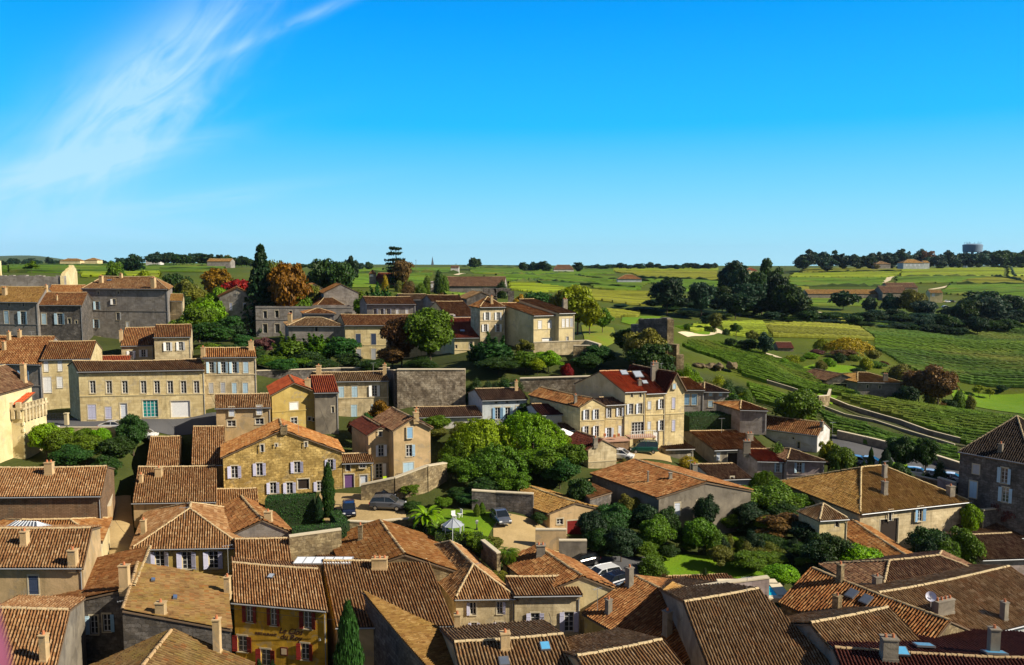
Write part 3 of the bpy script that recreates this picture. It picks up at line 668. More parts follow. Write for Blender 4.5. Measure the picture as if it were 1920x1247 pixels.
    if ctrl:
        for (x, y) in ((W * .5, -.4), (W * .5, D * .5)):
            q = Wd(x, y, -h); CTRL.append((q[0], q[1], q[2]))
    info = dict(root=root, OM=OM, W=W, D=D, O=O, Wd=Wd, rh=rh, roof=rpar, wall=wo_, label=label, zb=O[2] - h)
    HOUSES.append(info)
    A, B, T = proj(Wd(0, 0)), proj(Wd(W, 0)), proj(Wd((lo + W) / 2, D / 2, rh))
    pass
    return info

def polyhouse(label, pts, h, eave=(0, 1), wall='rubble', tile='tan', name='stone_house', cat='house', detail=2, group=None, oe=.15, chim=(), skirt=3.0):
    """pts: roof corners in world coordinates, counter-clockwise from above, eave edge first"""
    P = [np.array(p, float) for p in pts]; c = sum(P) / len(P); zb = min(p[2] for p in P) - h
    root = empty(name, (c[0], c[1], zb), 0, label, cat, group); off = np.array([c[0], c[1], zb])
    Q = [p - off for p in P]; mb = MB()
    for i in range(len(Q)):
        a, b = Q[i], Q[(i + 1) % len(Q)]; L = math.dist(a[:2], b[:2])
        mb.face([(a[0], a[1], -skirt), (b[0], b[1], -skirt), tuple(b), tuple(a)], [(0, -skirt), (L, -skirt), (L, b[2]), (0, a[2])])
    mb.build('wall', wallmat(wall), root)
    Rf = Roof(); q = Q if len(Q) == 4 else [Q[0], Q[1], Q[2], Q[2]]
    Rf.plane(*q, oe=oe, og0=.1, og1=.1, detail=detail); Rf.ridge(q[3], q[2], .13)
    r = Rf.build(tile, root)
    for cc in chim:
        x, y, z, cw, cd, ch = cc; m = MB(); m.box((x - off[0], y - off[1], z - off[2] - .6), (cw, cd, ch + .6)); m.box((x - off[0], y - off[1], z - off[2] + ch), (cw + .12, cd + .12, .1)); m.build('chimney', wallmat('dirty'), r)
    CTRL.append((c[0], c[1], zb)); return root
# ================================================================ the town, from the foot of the tower up the hill
H = house
# ---- nearest rooftops, lower left
H('long tiled barn roof with orange chimney pot above a blank brown wall', -60, 931, 88, 189, 2, 7, 'gx', rv=877, wall='brown', tile='stripe', chim=[(93, 888, .9, .6, 1.4)], name='barn', cat='barn')
H('low orange hip roof beside the glass lantern', -40, 1018, 82, 187, 3, 6, 'hip', rv=976, wall='cream', tile='orange')
H('striped roof above a tan wall with one navy shutter', -70, 1062, 71, 155, 0, 9, 'gx', rv=992, wall='tan', tile='stripe', win=[(63, 1097, 'B', .9, 1.75, 'navy')], chim=[(47, 1020, .6, .6, 1.3), (120, 1082, .7, .6, 1.5)])
H('brown scaly roof sloping left beside the mossy roof', 75, 1141, 69, 252, 0, 9, 'shr', D=10, rh=1.9, lo=-3, ro=-3, wall='darkgrey', tile='brown', oe=.1, og=.1,
  win=[(148, 1176, 'C', .75, 2.0, 'paleblue'), (176, 1172, 'L', .7, 1.7, 'paleblue'), (200, 1168, 'R', .7, 1.6, 'blue')], chim=[(230, 1108, .8, .5, 2.2)], sky_=[(132, 1107, .8, .6, 0)])
H('mossy yellow green roof sloping right with a small red capped chimney', 231, 1181, 64, 433, 0, 9, 'shl', D=10.5, rh=1.6, lo=-3.6, ro=-4.2, wall='darkgrey', tile='lichen', oe=.1, og=.1,
  chim=[(302, 1152, .75, .55, 1.1), (427, 1112, .5, .5, 1.6)], sky_=[(287, 1089, .6, .35, 0), (328, 1122, .8, .35, 0)])
H('striped roof with a lit gable at the bottom left corner', -50, 1264, 55, 100, -4, 10, 'gx', rv=1144, wall='dirty', tile='stripe', chim=[(84, 1238, .5, .45, 2.0)])
H('bottom left roof with a dark slope and a lichen slope meeting at a ridge', pos=(-31.0, 45, 19.4), w=11.6, yaw=2, D=13, h=10, roof='gy', rh=2.6, wall='dirty', tile='lichen', chim=[(408, 1222, .5, .5, 2.6)])
# ---- the restaurant and its neighbours
REST = H('golden restaurant house with dark red shutters and lettering', 439, 1127, 72, 612, -11, 7.0, 'gx', rv=1063, wall='amber', tile='stripe', sh='red', name='restaurant', cat='restaurant',
  win=[(468, 1151, 'S', .68, 1.62), (513, 1157, 'S', .62, 1.62), (577, 1163, 'S', .78, 1.62), (454.5, 1207, 'S', .95, 1.5), (572, 1222, 'S', .8, 1.55), (498, 1226, 'DS', .95, 2.6)], sky_=[(508, 1082, .55, .6, 2)])
H('big striped roof with a wide grey chimney next to the restaurant', 632, 1176, 70, 850, 2, 9, 'gx', rv=1052, p=.28, wall='tan', tile='stripe', chim=[(712, 1064, 1.5, .8, 1.0)], oe=.2)
H('small striped roof directly behind the restaurant', 443, 1057, 81, 545, 3, 8, 'gx', rv=1012, wall='tan', tile='stripe')
H('small gabled roof with a square dark chimney and grey gable', 439, 1000, 87, 546, 2, 8, 'gy', D=9, rh=1.45, lo=-5, ro=-5, wall='grey', tile='brown', chim=[(503, 976, .8, .6, 1.1)])
H('low pale striped lean-to roof under the yellow gable house', 407, 953, 99, 484, 4, 3.5, 'shf', rv=918, wall='ochre', tile='stripe')
H('pyramid roofed house with a finial and pale shutters in lilac shade', 250, 1028, 84, 452, 3, 7, 'hipy', D=12.5, rh=2.6, lo=-3.4, ro=-3.4, hf=.9, wall='mustard', tile='stripe', sh='lilac',
  win=[(299.4, 1050, 'S', 1.0, 1.9), (350, 1051, 'S', 1.0, 1.9), (400, 1050, 'S', 1.0, 1.9)], chim=[(270, 1000, .5, .5, 1.6)])
H('long striped roof over a plain tan wall above the dark alley', 250, 942, 96, 405, 3, 8, 'gx', rv=876, wall='tan', tile='stripe', chim=[(298, 892, .8, .6, 1.1), (265, 905, .4, .4, 1.1)])
H('narrow striped roof left of a black shadow gap', 275, 878, 107, 334, 4, 6, 'gx', rv=820, wall='tan', tile='stripe')
H('narrow striped roof touching the rubble wall of the yellow gable house', 360, 871, 106, 422, 3, 5, 'gx', rv=801, wall='tan', tile='stripe')
H('wide yellow stone gable house with white shutters and lichen orange roof', 418, 857, 103, 641, 11, 4.9, 'gy', D=7, rh=3.3, lo=-1, ro=-1, wall='ochre', tile='orange', sh='lilac', oe=.3, og=.25,
  win=[(439.6, 885, 'S', .85, 1.6), (486.5, 880, 'S', .8, 1.65), (557, 876, 'S', .8, 1.5), (619.5, 871, 'S', .7, 1.4), (492, 840, 'O', .45, 1.0), (518.6, 834.5, 'O', .3, .4), (574, 833, 'O', .35, .65),
       (512, 915, 'S', .8, 1.5), (543, 915, 'S', .8, 1.5), (569, 913, 'V', 1.5, 1.4), (600, 912, 'L', .8, 1.3)], chim=[(532, 806, .8, .6, .6)])
H('low stone annex with a purple door beside the parking court', 643, 868, 106, 699, 8, 3.7, 'shf', rv=852, wall='ochre', tile='stripe', sh='purple', win=[(652.7, 877, 'O', .6, 1.0), (680, 872, 'W', .8, .7), (649, 905, 'D', 1.3, 2.1), (682, 901, 'D', 1.0, 1.9, 'pale')])
H('tan gabled house with one small attic window and open door', 690.5, 815, 108, 736, 20, 6.2, 'gy', D=8, rh=.95, lo=-1, ro=-1, wall='tan', tile='maroon', sh='white', oe=.3, og=.3,
  win=[(712.7, 813.5, 'O', .5, .8), (714.6, 845, 'S', .75, 1.6), (711, 888, 'DS', .95, 2.0)])
H('taller tan gabled house with blue shutters above the rough wall', 737.5, 806, 107, 807, 20, 6.4, 'gy', D=8, rh=1.45, lo=-1, ro=-1, wall='tan', tile='dark', sh='paleblue', oe=.3, og=.4,
  win=[(768, 811, 'B', .75, 1.5, 'blue'), (767, 845, 'R', .8, 1.6), (766, 880, 'K', 1.45, 1.7, 'paleblue')], chim=[(800, 800, .7, .7, 1.0)])
H('ochre gabled house with maroon corrugated roof', 509.5, 739.7, 122, 592, 24, 6.3, 'gy', D=8, rh=1.6, wall='mustard', tile='red', oe=.3, og=.5, win=[(551, 761.5, 'B', 1.25, 1.1, 'white'), (551.4, 789, 'W', .95, 1.0), (580.5, 785.5, 'O', .5, .6), (593, 786.7, 'O', .5, .6)])
H('red tiled extension with a stained grey wall beside the ochre gable', 590, 736, 123.5, 634, 6, 6.5, 'gx', rv=705, p=.33, wall='dirty', tile='red', win=[(624, 768, 'O', .4, 1.0)], chim=[(577, 728, .8, .6, 1.5)])
H('dormered stone cottage below the long yellow building', 405, 765, 117, 507, 6, 4.6, 'gx', rv=740, p=.4, wall='tan', tile='stripe', win=[(435, 771.5, 'C', .75, 1.35), (486.6, 768.5, 'C', .75, 1.35), (434, 794, 'W', 1.2, .9), (486.5, 790, 'W', 1.2, .9)])
H('long yellow building with eight tall windows and a teal shop arch', 147, 696.6, 124, 383, 7, 7.6, 'gx', rv=676, wall='yellow', tile='stripe', lo=-4.5, ro=-3, sh='lilac',
  win=[(x, 725.8, 'W', .85, 1.95) for x in (173.6, 204.4, 234, 269, 294.2, 319, 344, 368.3)] + [(172.5, 773, 'K', 1.2, 2.3), (203, 768, 'K', .95, 1.9), (232, 771, 'D', 1.05, 2.4, 'pale'), (282, 766, 'A', 2.3, 2.7), (338.5, 770.7, 'G', 2.9, 2.6, 'white')])
H('house with a row of blue white shutters under an orange striped roof', 382, 670, 128, 480, 6, 7, 'gx', rv=653, wall='beige', tile='orange', sh='paleblue',
  win=[(396.5, 689, 'S', .75, 1.8), (418.5, 689, 'S', .75, 1.8), (439.5, 689, 'S', .75, 1.8), (461, 689, 'C', .8, 1.8), (396, 728, 'C', .7, 1.7, 'grey'), (418, 727, 'C', .7, 1.7, 'grey'), (439.5, 728, 'C', .7, 1.7), (460, 728, 'C', .8, 1.7)], chim=[(471, 656, .7, .5, 1.5), (381, 668, .6, .5, 1.5)])
H('pale stone house with pilasters and one open white shutter', 590, 715.5, 135, 728.3, 6, 6.7, 'gx', rv=698, wall='beige', tile='greystripe', sh='paleblue',
  win=[(665, 734.6, 'C', .95, 1.9), (702, 733, 'S', .9, 1.9, 'white'), (664, 772, 'C', 1.0, 2.4), (640, 735, 'C', .9, 1.9), (701, 769, 'C', .9, 2.0)], chim=[(597.7, 703, .8, .6, 1.7), (721.4, 703, .6, .6, 1.9)])
H('house with white shutters below the grey manor', 289, 632.5, 157, 357, 10, 4.5, 'gx', rv=609.5, wall='beige', tile='brown', sh='white', win=[(315, 650, 'S', .8, 1.7), (339, 649, 'S', .8, 1.7)])
H('brown roofed house with a shadowed left gable and tall chimney', 227, 648.7, 161, 287, 13, 6, 'gx', rv=615, wall='beige', tile='brown', sh='white', win=[(246, 665, 'S', .8, 1.5), (269, 662.5, 'S', .8, 1.5)], chim=[(227.5, 637, .6, .6, 2.0)])
H('left edge house with a long roof over a blue shuttered shaded wall', -40, 681, 137, 77, -8, 9, 'gx', rv=631, wall='grey', tile='brown', sh='blue', win=[(45, 706, 'S', 1.0, 2.2)], chim=[(17, 637, .5, .5, 1.5), (37, 632, .5, .5, 1.3), (8, 656, .5, .5, 1.5)])
H('yellow house with five closed pale shutters at the top of the street', 77, 674, 136, 169, 9, 8.4, 'gx', rv=641, wall='yellow', tile='brown', sh='white', win=[(86.5, 687, 'C', .7, 1.8), (112.5, 686, 'C', .7, 1.8), (141, 683, 'C', .7, 1.5), (81, 722, 'C', 1.3, 2.7), (112, 717, 'C', .9, 1.9)])
H('brown roof with a rendered cream flank at the left edge', pos=(-75.5, 97, 32.2), w=7.2, yaw=0, D=16, h=9, roof='gy', rh=2.6, wall='cream', tile='dark', chim=[(45, 716, .6, .6, 2.6)])
H('low stone building in the shadow behind the yellow house', 168, 690, 150, 240, 6, 7, 'gx', rv=668, wall='darkgrey', tile='red')
# ---- upper left
H('big four storey grey manor with a hipped roof and two chimneys', 154, 541, 205, 314, -9, 13.6, 'hip', rv=519, hf=.5, wall='grey', tile='stripe', sh='paleblue', name='manor_house',
  win=[(182, 573, 'S', .9, 2.1), (184, 549, 'O', .6, .8), (221.5, 549, 'O', .6, .8), (214, 566, 'L', .9, 1.4, 'white'), (221, 593, 'R', .9, 1.9, 'white'), (239, 609, 'B', .8, 1.5, 'white'), (180, 607, 'S', 1.1, 2.2), (162.5, 635, 'O', .8, 1.8), (183, 636, 'K', 1.6, 1.3, 'navy')],
  chim=[(190, 530, .9, .7, 1.8), (288, 540, 1.0, .9, 2.6), (227, 520, .7, .6, 1.0)], sky_=[(205, 526, 1.2, .8, 0)])
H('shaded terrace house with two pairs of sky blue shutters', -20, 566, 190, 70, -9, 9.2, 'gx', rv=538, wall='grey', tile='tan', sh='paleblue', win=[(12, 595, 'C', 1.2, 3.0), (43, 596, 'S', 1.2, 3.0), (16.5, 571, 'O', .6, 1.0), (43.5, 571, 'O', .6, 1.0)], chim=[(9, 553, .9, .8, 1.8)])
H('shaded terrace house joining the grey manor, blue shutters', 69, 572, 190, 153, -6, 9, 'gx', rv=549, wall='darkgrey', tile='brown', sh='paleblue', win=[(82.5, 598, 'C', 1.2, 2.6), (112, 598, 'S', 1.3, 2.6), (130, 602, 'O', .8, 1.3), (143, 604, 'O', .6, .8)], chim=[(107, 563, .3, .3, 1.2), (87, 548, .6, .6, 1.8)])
H('orange roof peeping over the shaded terrace', 88, 551, 212, 153, -4, 6, 'gx', rv=535, wall='cream', tile='orange')
H('tiny house with a sunny gable right of the grey manor', 317, 564, 208, 342, -16, 9, 'gx', rv=552, wall='beige', tile='tan')
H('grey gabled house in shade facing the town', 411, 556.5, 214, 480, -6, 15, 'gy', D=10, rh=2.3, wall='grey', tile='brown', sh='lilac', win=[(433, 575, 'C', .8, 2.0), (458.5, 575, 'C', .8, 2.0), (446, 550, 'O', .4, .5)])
H('long flat topped grey wall building with dark windows', 479, 576, 209, 660, -3, 8, 'flat', D=6, wall='grey', gut=False, win=[(497, 590, 'O', 1.0, 1.9), (519, 589, 'O', 1.0, 1.9), (545, 588, 'O', .8, 1.5), (497, 616, 'O', 1.2, 2.4), (520, 616, 'O', 1.3, 2.4)])
H('left of two pale gabled houses behind the flat wall', 573, 542, 235, 607, 3, 8, 'gy', D=9, rh=1.5, wall='grey', tile='orange', win=[(582, 555, 'C', 1.5, 1.8, 'white')])
H('right and larger of the two pale gabled houses', 607, 549, 226, 672, 4, 9, 'gy', D=9, rh=2.4, wall='grey', tile='orange')
H('low dark roof in front of the pale gabled houses', 594, 574, 220, 649, -4, 6, 'hip', rv=553, wall='grey', tile='brown', hf=.6)
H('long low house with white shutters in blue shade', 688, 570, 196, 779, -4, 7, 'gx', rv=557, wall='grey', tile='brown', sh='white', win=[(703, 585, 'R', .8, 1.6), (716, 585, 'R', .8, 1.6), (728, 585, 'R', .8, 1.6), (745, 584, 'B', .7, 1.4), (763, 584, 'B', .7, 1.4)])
H('hip roofed wing behind the green garden trees', 541, 611, 182, 645, -3, 7, 'hip', rv=596, hf=.9, wall='grey', tile='greystripe', win=[(593, 617, 'O', .7, 1.2)], chim=[(544, 606, .9, .7, 2.2)])
H('shaded house with slaty blue shutters above a lit yellow plinth', 647, 610, 180, 800, 2, 8.6, 'gx', rv=590, wall='yellow', tile='brown', sh='navy', win=[(671.7, 636.5, 'C', 1.1, 2.5), (700.5, 636, 'C', 1.1, 2.5), (672.5, 665, 'C', 1.0, 2.4, 'grey'), (700.5, 664, 'C', 1.0, 2.4, 'grey'), (730, 636, 'C', 1.1, 2.5), (730, 664, 'C', 1.0, 2.4)])
H('small shallow hip roof among the grey walls', 571, 588, 196, 627, -2, 3, 'hip', rv=579, wall='grey', tile='brown')
H('strip of rough grey roof beside the low house', 752, 562, 214, 806, 0, 4, 'gx', rv=552, wall='grey', tile='greystripe')
H('low brown roofs left of the square pale house', 810, 566, 205, 870, -6, 7, 'gx', rv=554, wall='grey', tile='brown')
H('brown roofed house with a white dormer behind the chestnut', 838, 594, 180, 892, 6, 9, 'gx', rv=566, wall='cream', tile='brown', sh='white', win=[(846, 597, 'S', .9, 1.8)])
H('brown roof over a cream wall right of the chestnut trees', 852, 633.5, 165, 912, 6, 4.6, 'gx', rv=597, wall='cream', tile='red', sky_=[(867, 621, 1.0, 1.0, 2)], win=[(855.5, 650, 'O', .45, .7), (883, 648, 'W', .7, 1.6)])
H('square pale house with four open shutters', 900, 576, 165, 946.5, 14, 6.2, 'hip', D=6.5, rh=1.9, wall='beige', tile='brown', sh='white', name='stone_house', win=[(913.5, 593, 'S', .7, 1.6), (934, 593, 'S', .7, 1.6), (910, 615, 'S', .7, 1.5), (934, 615, 'S', .7, 1.6)], chim=[(922, 569, .5, .5, 1.5)])
H('cream house with a bright orange roof and stone flank', 1000.5, 592, 160, 1049, 20, 6.8, 'shf', D=11, rh=1.9, lo=-3.4, ro=-3.4, wall='cream', tile='orange', sh='white', win=[(1012.4, 609, 'C', .75, 1.6), (1031, 608, 'C', .75, 1.6), (1026, 640, 'D', 2.2, 2.2, 'white')], sky_=[(1020, 578, .7, .9, 2)])
H('taller cream house with brown roof joined to the orange roofed one', 1048, 587.5, 160.6, 1077, 20, 6.9, 'shf', D=12, rh=2.2, lo=-4, ro=-4, wall='cream', tile='brown', sh='white', win=[(1056.5, 606, 'C', .6, 1.7), (1064, 605.5, 'C', .6, 1.7), (1071.5, 605, 'C', .6, 1.7, 'grey'), (1064, 636, 'D', .5, 1.0, 'grey')], chim=[(1066, 575, .9, .7, 1.6)])
H('dim shed with a pale gable trim above the square house', 875, 560, 224, 932, 2, 6, 'gy', D=8, rh=1.8, wall='darkgrey', tile='greystripe')
# ---- centre
H('pale blue house with turquoise shutters under the retaining wall', 904.5, 750.5, 128, 988, 10, 4.6, 'gx', rv=729, wall='bluewhite', tile='dark', sh='paleblue', win=[(930.4, 755.3, 'O', .35, .4), (951, 754.3, 'O', .35, .4), (971, 753.2, 'O', .35, .4), (933, 775, 'S', .8, 1.9, 'blue'), (952, 774.8, 'S', .8, 1.9), (972, 772.5, 'C', .8, 1.9)], chim=[(968, 732, .5, .5, 1.6)])
H('long low brown roof against the retaining wall', 786, 782, 126, 903, 6, 2.4, 'shf', rv=763, wall='white', tile='dark', chim=[(781, 778, .7, .7, 1.0)])
H('low dark roof beside the folded parasol', 1012, 778, 122, 1062, 10, 2.6, 'gx', rv=758, wall='white', tile='maroon')
H('small dark canopy roof above the cafe terrace', 1056, 806, 120, 1087, 8, 1.6, 'shf', rv=794, wall='white', tile='dark')
H('small beige house with a bare lit gable above the square roof', 1103, 842.5, 112, 1156, 16, 4.6, 'gy', D=6, rh=1.2, lo=-1.5, ro=-1.5, wall='beige', tile='maroon', chim=[(1116, 832, .6, .5, .9)])
# ---- the sunny yellow row
H('yellow gable end house at the left of the sunny row', 1088, 762.6, 119, 1134, 14, 5.4, 'gy', D=12, rh=1.1, lo=-4.6, ro=-4.6, wall='yellow', tile='brown', sh='pale', oe=.25, win=[(1100.8, 777.5, 'L', .65, 1.5), (1119, 777, 'L', .65, 1.5), (1099.7, 808.5, 'L', .65, 1.5), (1119, 808.5, 'L', .65, 1.6)], chim=[(1079, 755, .4, .4, 1.2)])
H('narrow yellow house with a white open door in the sunny row', 1135, 759, 120.5, 1171, 14, 5.4, 'gx', rv=746, wall='yellow', tile='dark', sh='pale', win=[(1143, 774, 'L', .6, 1.5, 'grey'), (1162.5, 772.5, 'S', .6, 1.3), (1142, 812, 'DS', .7, 1.8), (1162.5, 808, 'B', .5, 1.6)])
H('tall yellow house with a bright red roof and white flank', 1172, 735.5, 121, 1210, 14, 8.2, 'gx', D=10, rh=2.5, lo=-4.6, ro=-3.5, wall='cream', tile='brightred', sh='pale', oe=.2, win=[(1185, 741, 'O', .35, .7), (1201, 740.5, 'O', .35, .7), (1183.5, 767, 'L', .7, 1.6), (1200.5, 766, 'L', .7, 1.6), (1197, 803, 'W', 2.0, 1.9)], chim=[(1199, 722, .5, .5, .9)], sky_=[(1170, 700, 1.2, 1.3, 2), (1196, 703, 1.5, 1.8, 2)])
H('yellow house with a darker red roof beside the bright red one', 1211.5, 738, 122.5, 1247.5, 14, 8.2, 'gx', D=10, rh=2.6, lo=-3.5, ro=-3.2, wall='yellow', tile='red', sh='pale', oe=.3, win=[(1217.7, 760, 'B', .5, 1.2), (1241, 757.5, 'L', .7, 1.5), (1217.2, 798, 'B', .5, 1.2), (1241, 797.5, 'L', .7, 1.6), (1230, 831, 'D', .9, 2.2, 'white')], chim=[(1224, 713, .6, .6, 2.4), (1236, 702, 1.0, .8, 2.0)], sky_=[(1209, 718, .9, .9, 2)])
H('tallest yellow gable house with a steep maroon roof', 1248.5, 732, 123.3, 1283.5, 14, 9, 'gy', D=10, rh=2.7, lo=-3, ro=-3, wall='yellow', tile='maroon', oe=.3, og=.4, win=[(1263.5, 724, 'B', .5, .8, 'paleblue'), (1263, 756, 'B', .5, 1.7, 'lilac'), (1263, 798, 'B', .5, 1.7, 'lilac')])
H('grey house with an orange roof tucked behind the tall yellow gable', 1282, 730.5, 137, 1320, -4, 4.2, 'gx', rv=709, wall='grey', tile='orange', sh='blue', win=[(1286.5, 749, 'K', .9, 1.9), (1302, 749, 'K', .9, 1.9)])
H('grey house with a dark hip roof and four blue shutters', 1320, 734, 137, 1366, -5, 4.2, 'hip', rv=718, wall='grey', tile='dark', sh='paleblue', win=[(1332.4, 739.5, 'B', .6, .6), (1351, 739.5, 'B', .6, .6), (1332.4, 757.5, 'B', .8, 1.1), (1351, 757.5, 'B', .8, 1.1)])
H('little orange roofed garden house at the vineyard edge', 1388, 768, 128, 1438, -8, 3.4, 'hip', rv=752, wall='grey', skirt=.6, tile='orange')
H('long barn with a sunny yellow gable end by the road', 1425, 802, 135, 1533, -38, 4.2, 'gx', D=6.5, rh=1.5, wall='white', tile='brown', name='barn', cat='barn', chim=[(1541, 801, .5, .5, 1.0)], win=[(1487, 822, 'O', .4, .4), (1497, 835, 'O', .5, 1.2)])
H('wide barn roof with a square white chimney and dark gable', 1339, 843.5, 122, 1434, 8, 5.0, 'gx', rv=808, p=.24, lo=-3.2, ro=-1, wall='dirty', tile='brown', chim=[(1405, 825, 1.0, .7, 1.1)], win=[(1347, 856, 'K', .6, 1.2), (1378, 862, 'V', 2.4, 2.2)])
H('dark blank wall building left of the wide barn', 1248, 842, 122, 1300, 6, 4.4, 'shf', D=8, rh=.8, wall='dirty', tile='dark', win=[(1302, 862, 'K', .8, 1.6, 'pale')])
H('low red tiled wing of the lavender house', 1420, 864, 118, 1468, -6, 5.0, 'gx', rv=843, wall='lavender', tile='red', sh='paleblue', win=[(1459, 876.3, 'S', .55, 1.5)], chim=[(1400, 848, 1.0, .8, 1.8)])
H('lavender grey house with two pairs of pale shutters', 1476, 862, 117, 1546, -8, 5.6, 'hip', rv=842, wall='lavender', tile='dark', sh='paleblue', win=[(1498.7, 876.8, 'S', .7, 1.5), (1498.7, 907, 'S', .7, 1.6)])
H('low roof with a pale blue wall behind the big square roof', 1338, 898.5, 110, 1407, 6, 2.6, 'gx', rv=871, p=.25, wall='bluewhite', tile='dark', win=[(1372, 898, 'O', .5, .7)], chim=[(1282, 883, .7, .6, 1.0)])
H('big square mossy roof with two thin flues and ivy walls', 1235.5, 933, 96.5, 1344, 14, 5.5, 'gy', D=12.5, w=12.6, rh=1.5, lo=-4.2, ro=-4.2, wall='dirty', tile='brown', oe=.3, chim=[(1215, 903, .16, .16, 1.4, 'n'), (1257, 897, .4, .3, .8, 'n')], win=[(1270, 955, 'B', .75, 1.6), (1311, 950, 'B', .7, 1.5, 'pale')])
polyhouse('small brown lean-to roof below the big square roof', [at(1106, 936, 97), at(1146, 924, 101), at(1105, 902, 106), at(1078, 921, 102)], 4, wall='darkgrey', tile='brown')
H('garage with ivy gable and orange brown doors', 1031, 962, 95, 1127, 14, 3.6, 'gy', D=9, rh=1.0, lo=-4.2, ro=-4.2, wall='tan', tile='tan', sh='red', win=[(1078, 987, 'K', 2.0, 2.4, 'red'), (1050, 978, 'W', .8, .7)], name='garage', cat='garage')
# ---- centre foreground
H('orange brown roof with a thin yellow chimney below the parking court', pos=(-16.6, 79, 18.2), w=11.5, yaw=0, D=10.5, h=7, roof='gy', rh=1.9, lo=-4.2, ro=-4.2, wall='rubble', tile='orange', chim=[(676, 1012, .45, .45, 1.7)])
H('tall tan house with three pairs of pale shutters in lilac shade', 855, 1121, 75, 965, 2, 7, 'hipy', D=13, rh=2.0, lo=-5, ro=-5, hf=1.1, wall='beige', tile='stripe', sh='lilac', win=[(887, 1141.5, 'L', .6, 1.25), (937, 1140, 'R', .55, 1.2), (889, 1177, 'S', .55, 1.0), (936, 1176, 'S', .6, 1.0)])
H('lower wing of the tan house with two tall french windows', 965, 1115, 75, 1088, 2, 7, 'shf', D=2.4, rh=.7, wall='beige', tile='stripe', sh='lilac', win=[(1003.4, 1169, 'S', .85, 2.1), (1067, 1166, 'S', .9, 2.0)])
H('scaly brown gable roof with a round stone chimney', pos=(3.2, 76, 17.5), w=7.4, yaw=0, D=8.4, h=7, roof='gy', rh=1.5, lo=-4.2, ro=-4.2, wall='cream', tile='brown', chim=[(1014, 1040, .9, .8, 1.1)])
H('wide brown roof with three stone chimneys right of the tan house', pos=(13.9, 63.4, 16.4), w=13, yaw=34, D=12.5, h=8, roof='gy', rh=2.0, wall='mustard', tile='brown', chim=[(1141, 1150, .5, .5, 1.4), (1251, 1190, .65, .6, 2.2), (1180, 1098, .6, .6, 1.9)])
H('large dark corrugated looking striped roof right of centre', pos=(15.4, 53.4, 17.2), w=11.5, yaw=21, D=24, h=9, roof='gx', rh=3.6, lo=7.6, ro=0, wall='dirty', tile='greystripe', oe=.1)
polyhouse('low brown roof in front of the garden lawn', [at(1250, 1102, 78), at(1395, 1098, 77), at(1360, 1079, 84), at(1238, 1083, 84)], 5, wall='tan', tile='brown')
polyhouse('tan roof strip on a low grey parapet', [at(1245, 1108, 73), at(1315, 1134, 68), at(1333, 1120, 70), at(1262, 1096, 75.5)], 4, wall='lavender', tile='tan')
polyhouse('golden lichen roof with a curved grey flank wall', [at(684, 1112, 72), at(834, 1285, 57), at(935, 1262, 60.5), at(868, 1203, 66)], 10, wall='darkgrey', tile='tan')
H('striped roof with a blue skylight at the bottom edge', pos=(-2.9, 54, 18.1), w=8.4, yaw=9, D=13, h=9, roof='gx', rh=1.9, lo=-1.2, ro=-.6, wall='tan', tile='greystripe', chim=[(947, 1215, .7, .6, 1.3)], sky_=[(1022, 1214, .8, .9, 1), (945, 1242, .8, .9, 0)])
H('narrow striped red ridged roof in front of the tan house', 872, 1209, 64.5, 995, 3, 6, 'gx', rv=1189, wall='tan', tile='stripe', chim=[(840, 1183, .5, .5, 1.6)])
H('striped roof with a wavy mortar ridge at the bottom edge', pos=(7.4, 52.2, 18.2), w=7.4, yaw=21, D=12.5, h=9, roof='gx', rh=1.9, lo=-.6, ro=-.6, wall='tan', tile='greystripe')
# ---- right foreground
H('moss edged brown roof with two skylights among the right rooftops', pos=(32.8, 62.4, 17.5), w=9, yaw=32, D=13.5, h=7, roof='gy', rh=2.2, wall='rubble', tile='brown', chim=[(1569, 1146, .6, .6, 1.5), (1575, 1088, .5, .5, 1.6)], sky_=[(1597, 1115, .9, 1.1, 0), (1624, 1126, .9, 1.1, 0)])
H('huge striped roof with a satellite dish and twin chimneys', pos=(35.6, 65.0, 17.6), w=17, yaw=22, D=12, h=6, roof='gx', rh=2.0, wall='bluewhite', tile='greystripe', chim=[(1768, 1148, 2.0, .7, 1.2), (1882, 1160, .5, .5, 1.6)])
H('small striped roof with a lichen ridge in the lower right', pos=(26.4, 57.2, 17.8), w=8.2, yaw=21, D=12, h=7, roof='gx', rh=2.6, wall='dirty', tile='greystripe')
H('very dark brown roof with three blue skylights at the lower right edge', pos=(24.0, 51.0, 18.0), w=18, yaw=-6, D=17, h=8, roof='gx', rh=2.0, wall='dirty', tile='maroon', chim=[(1666, 1232, 1.1, .9, 1.6), (1862, 1224, .7, .6, 2.0)], sky_=[(1732, 1212, 1.4, 1.1, 1), (1690, 1224, 1.0, 1.0, 1), (1865, 1226, 1.6, 1.0, 1)])
H('dim brown roof between the garden and the big striped roof', pos=(35.2, 74, 17.6), w=15, yaw=14, D=9, h=5, roof='hip', rh=1.6, wall='dirty', tile='dark', chim=[(1644, 1102, .7, .6, 1.2)])
H('roof with a lavender wall at the right edge', 1840, 1048, 90, 1960, 5, 6, 'gx', rv=1003, wall='lavender', tile='dark')
H('low roof strip beside the climbing shrub at the right edge', 1826, 1009, 99, 1960, 4, 3, 'shf', rv=978, wall='grey', tile='dark')
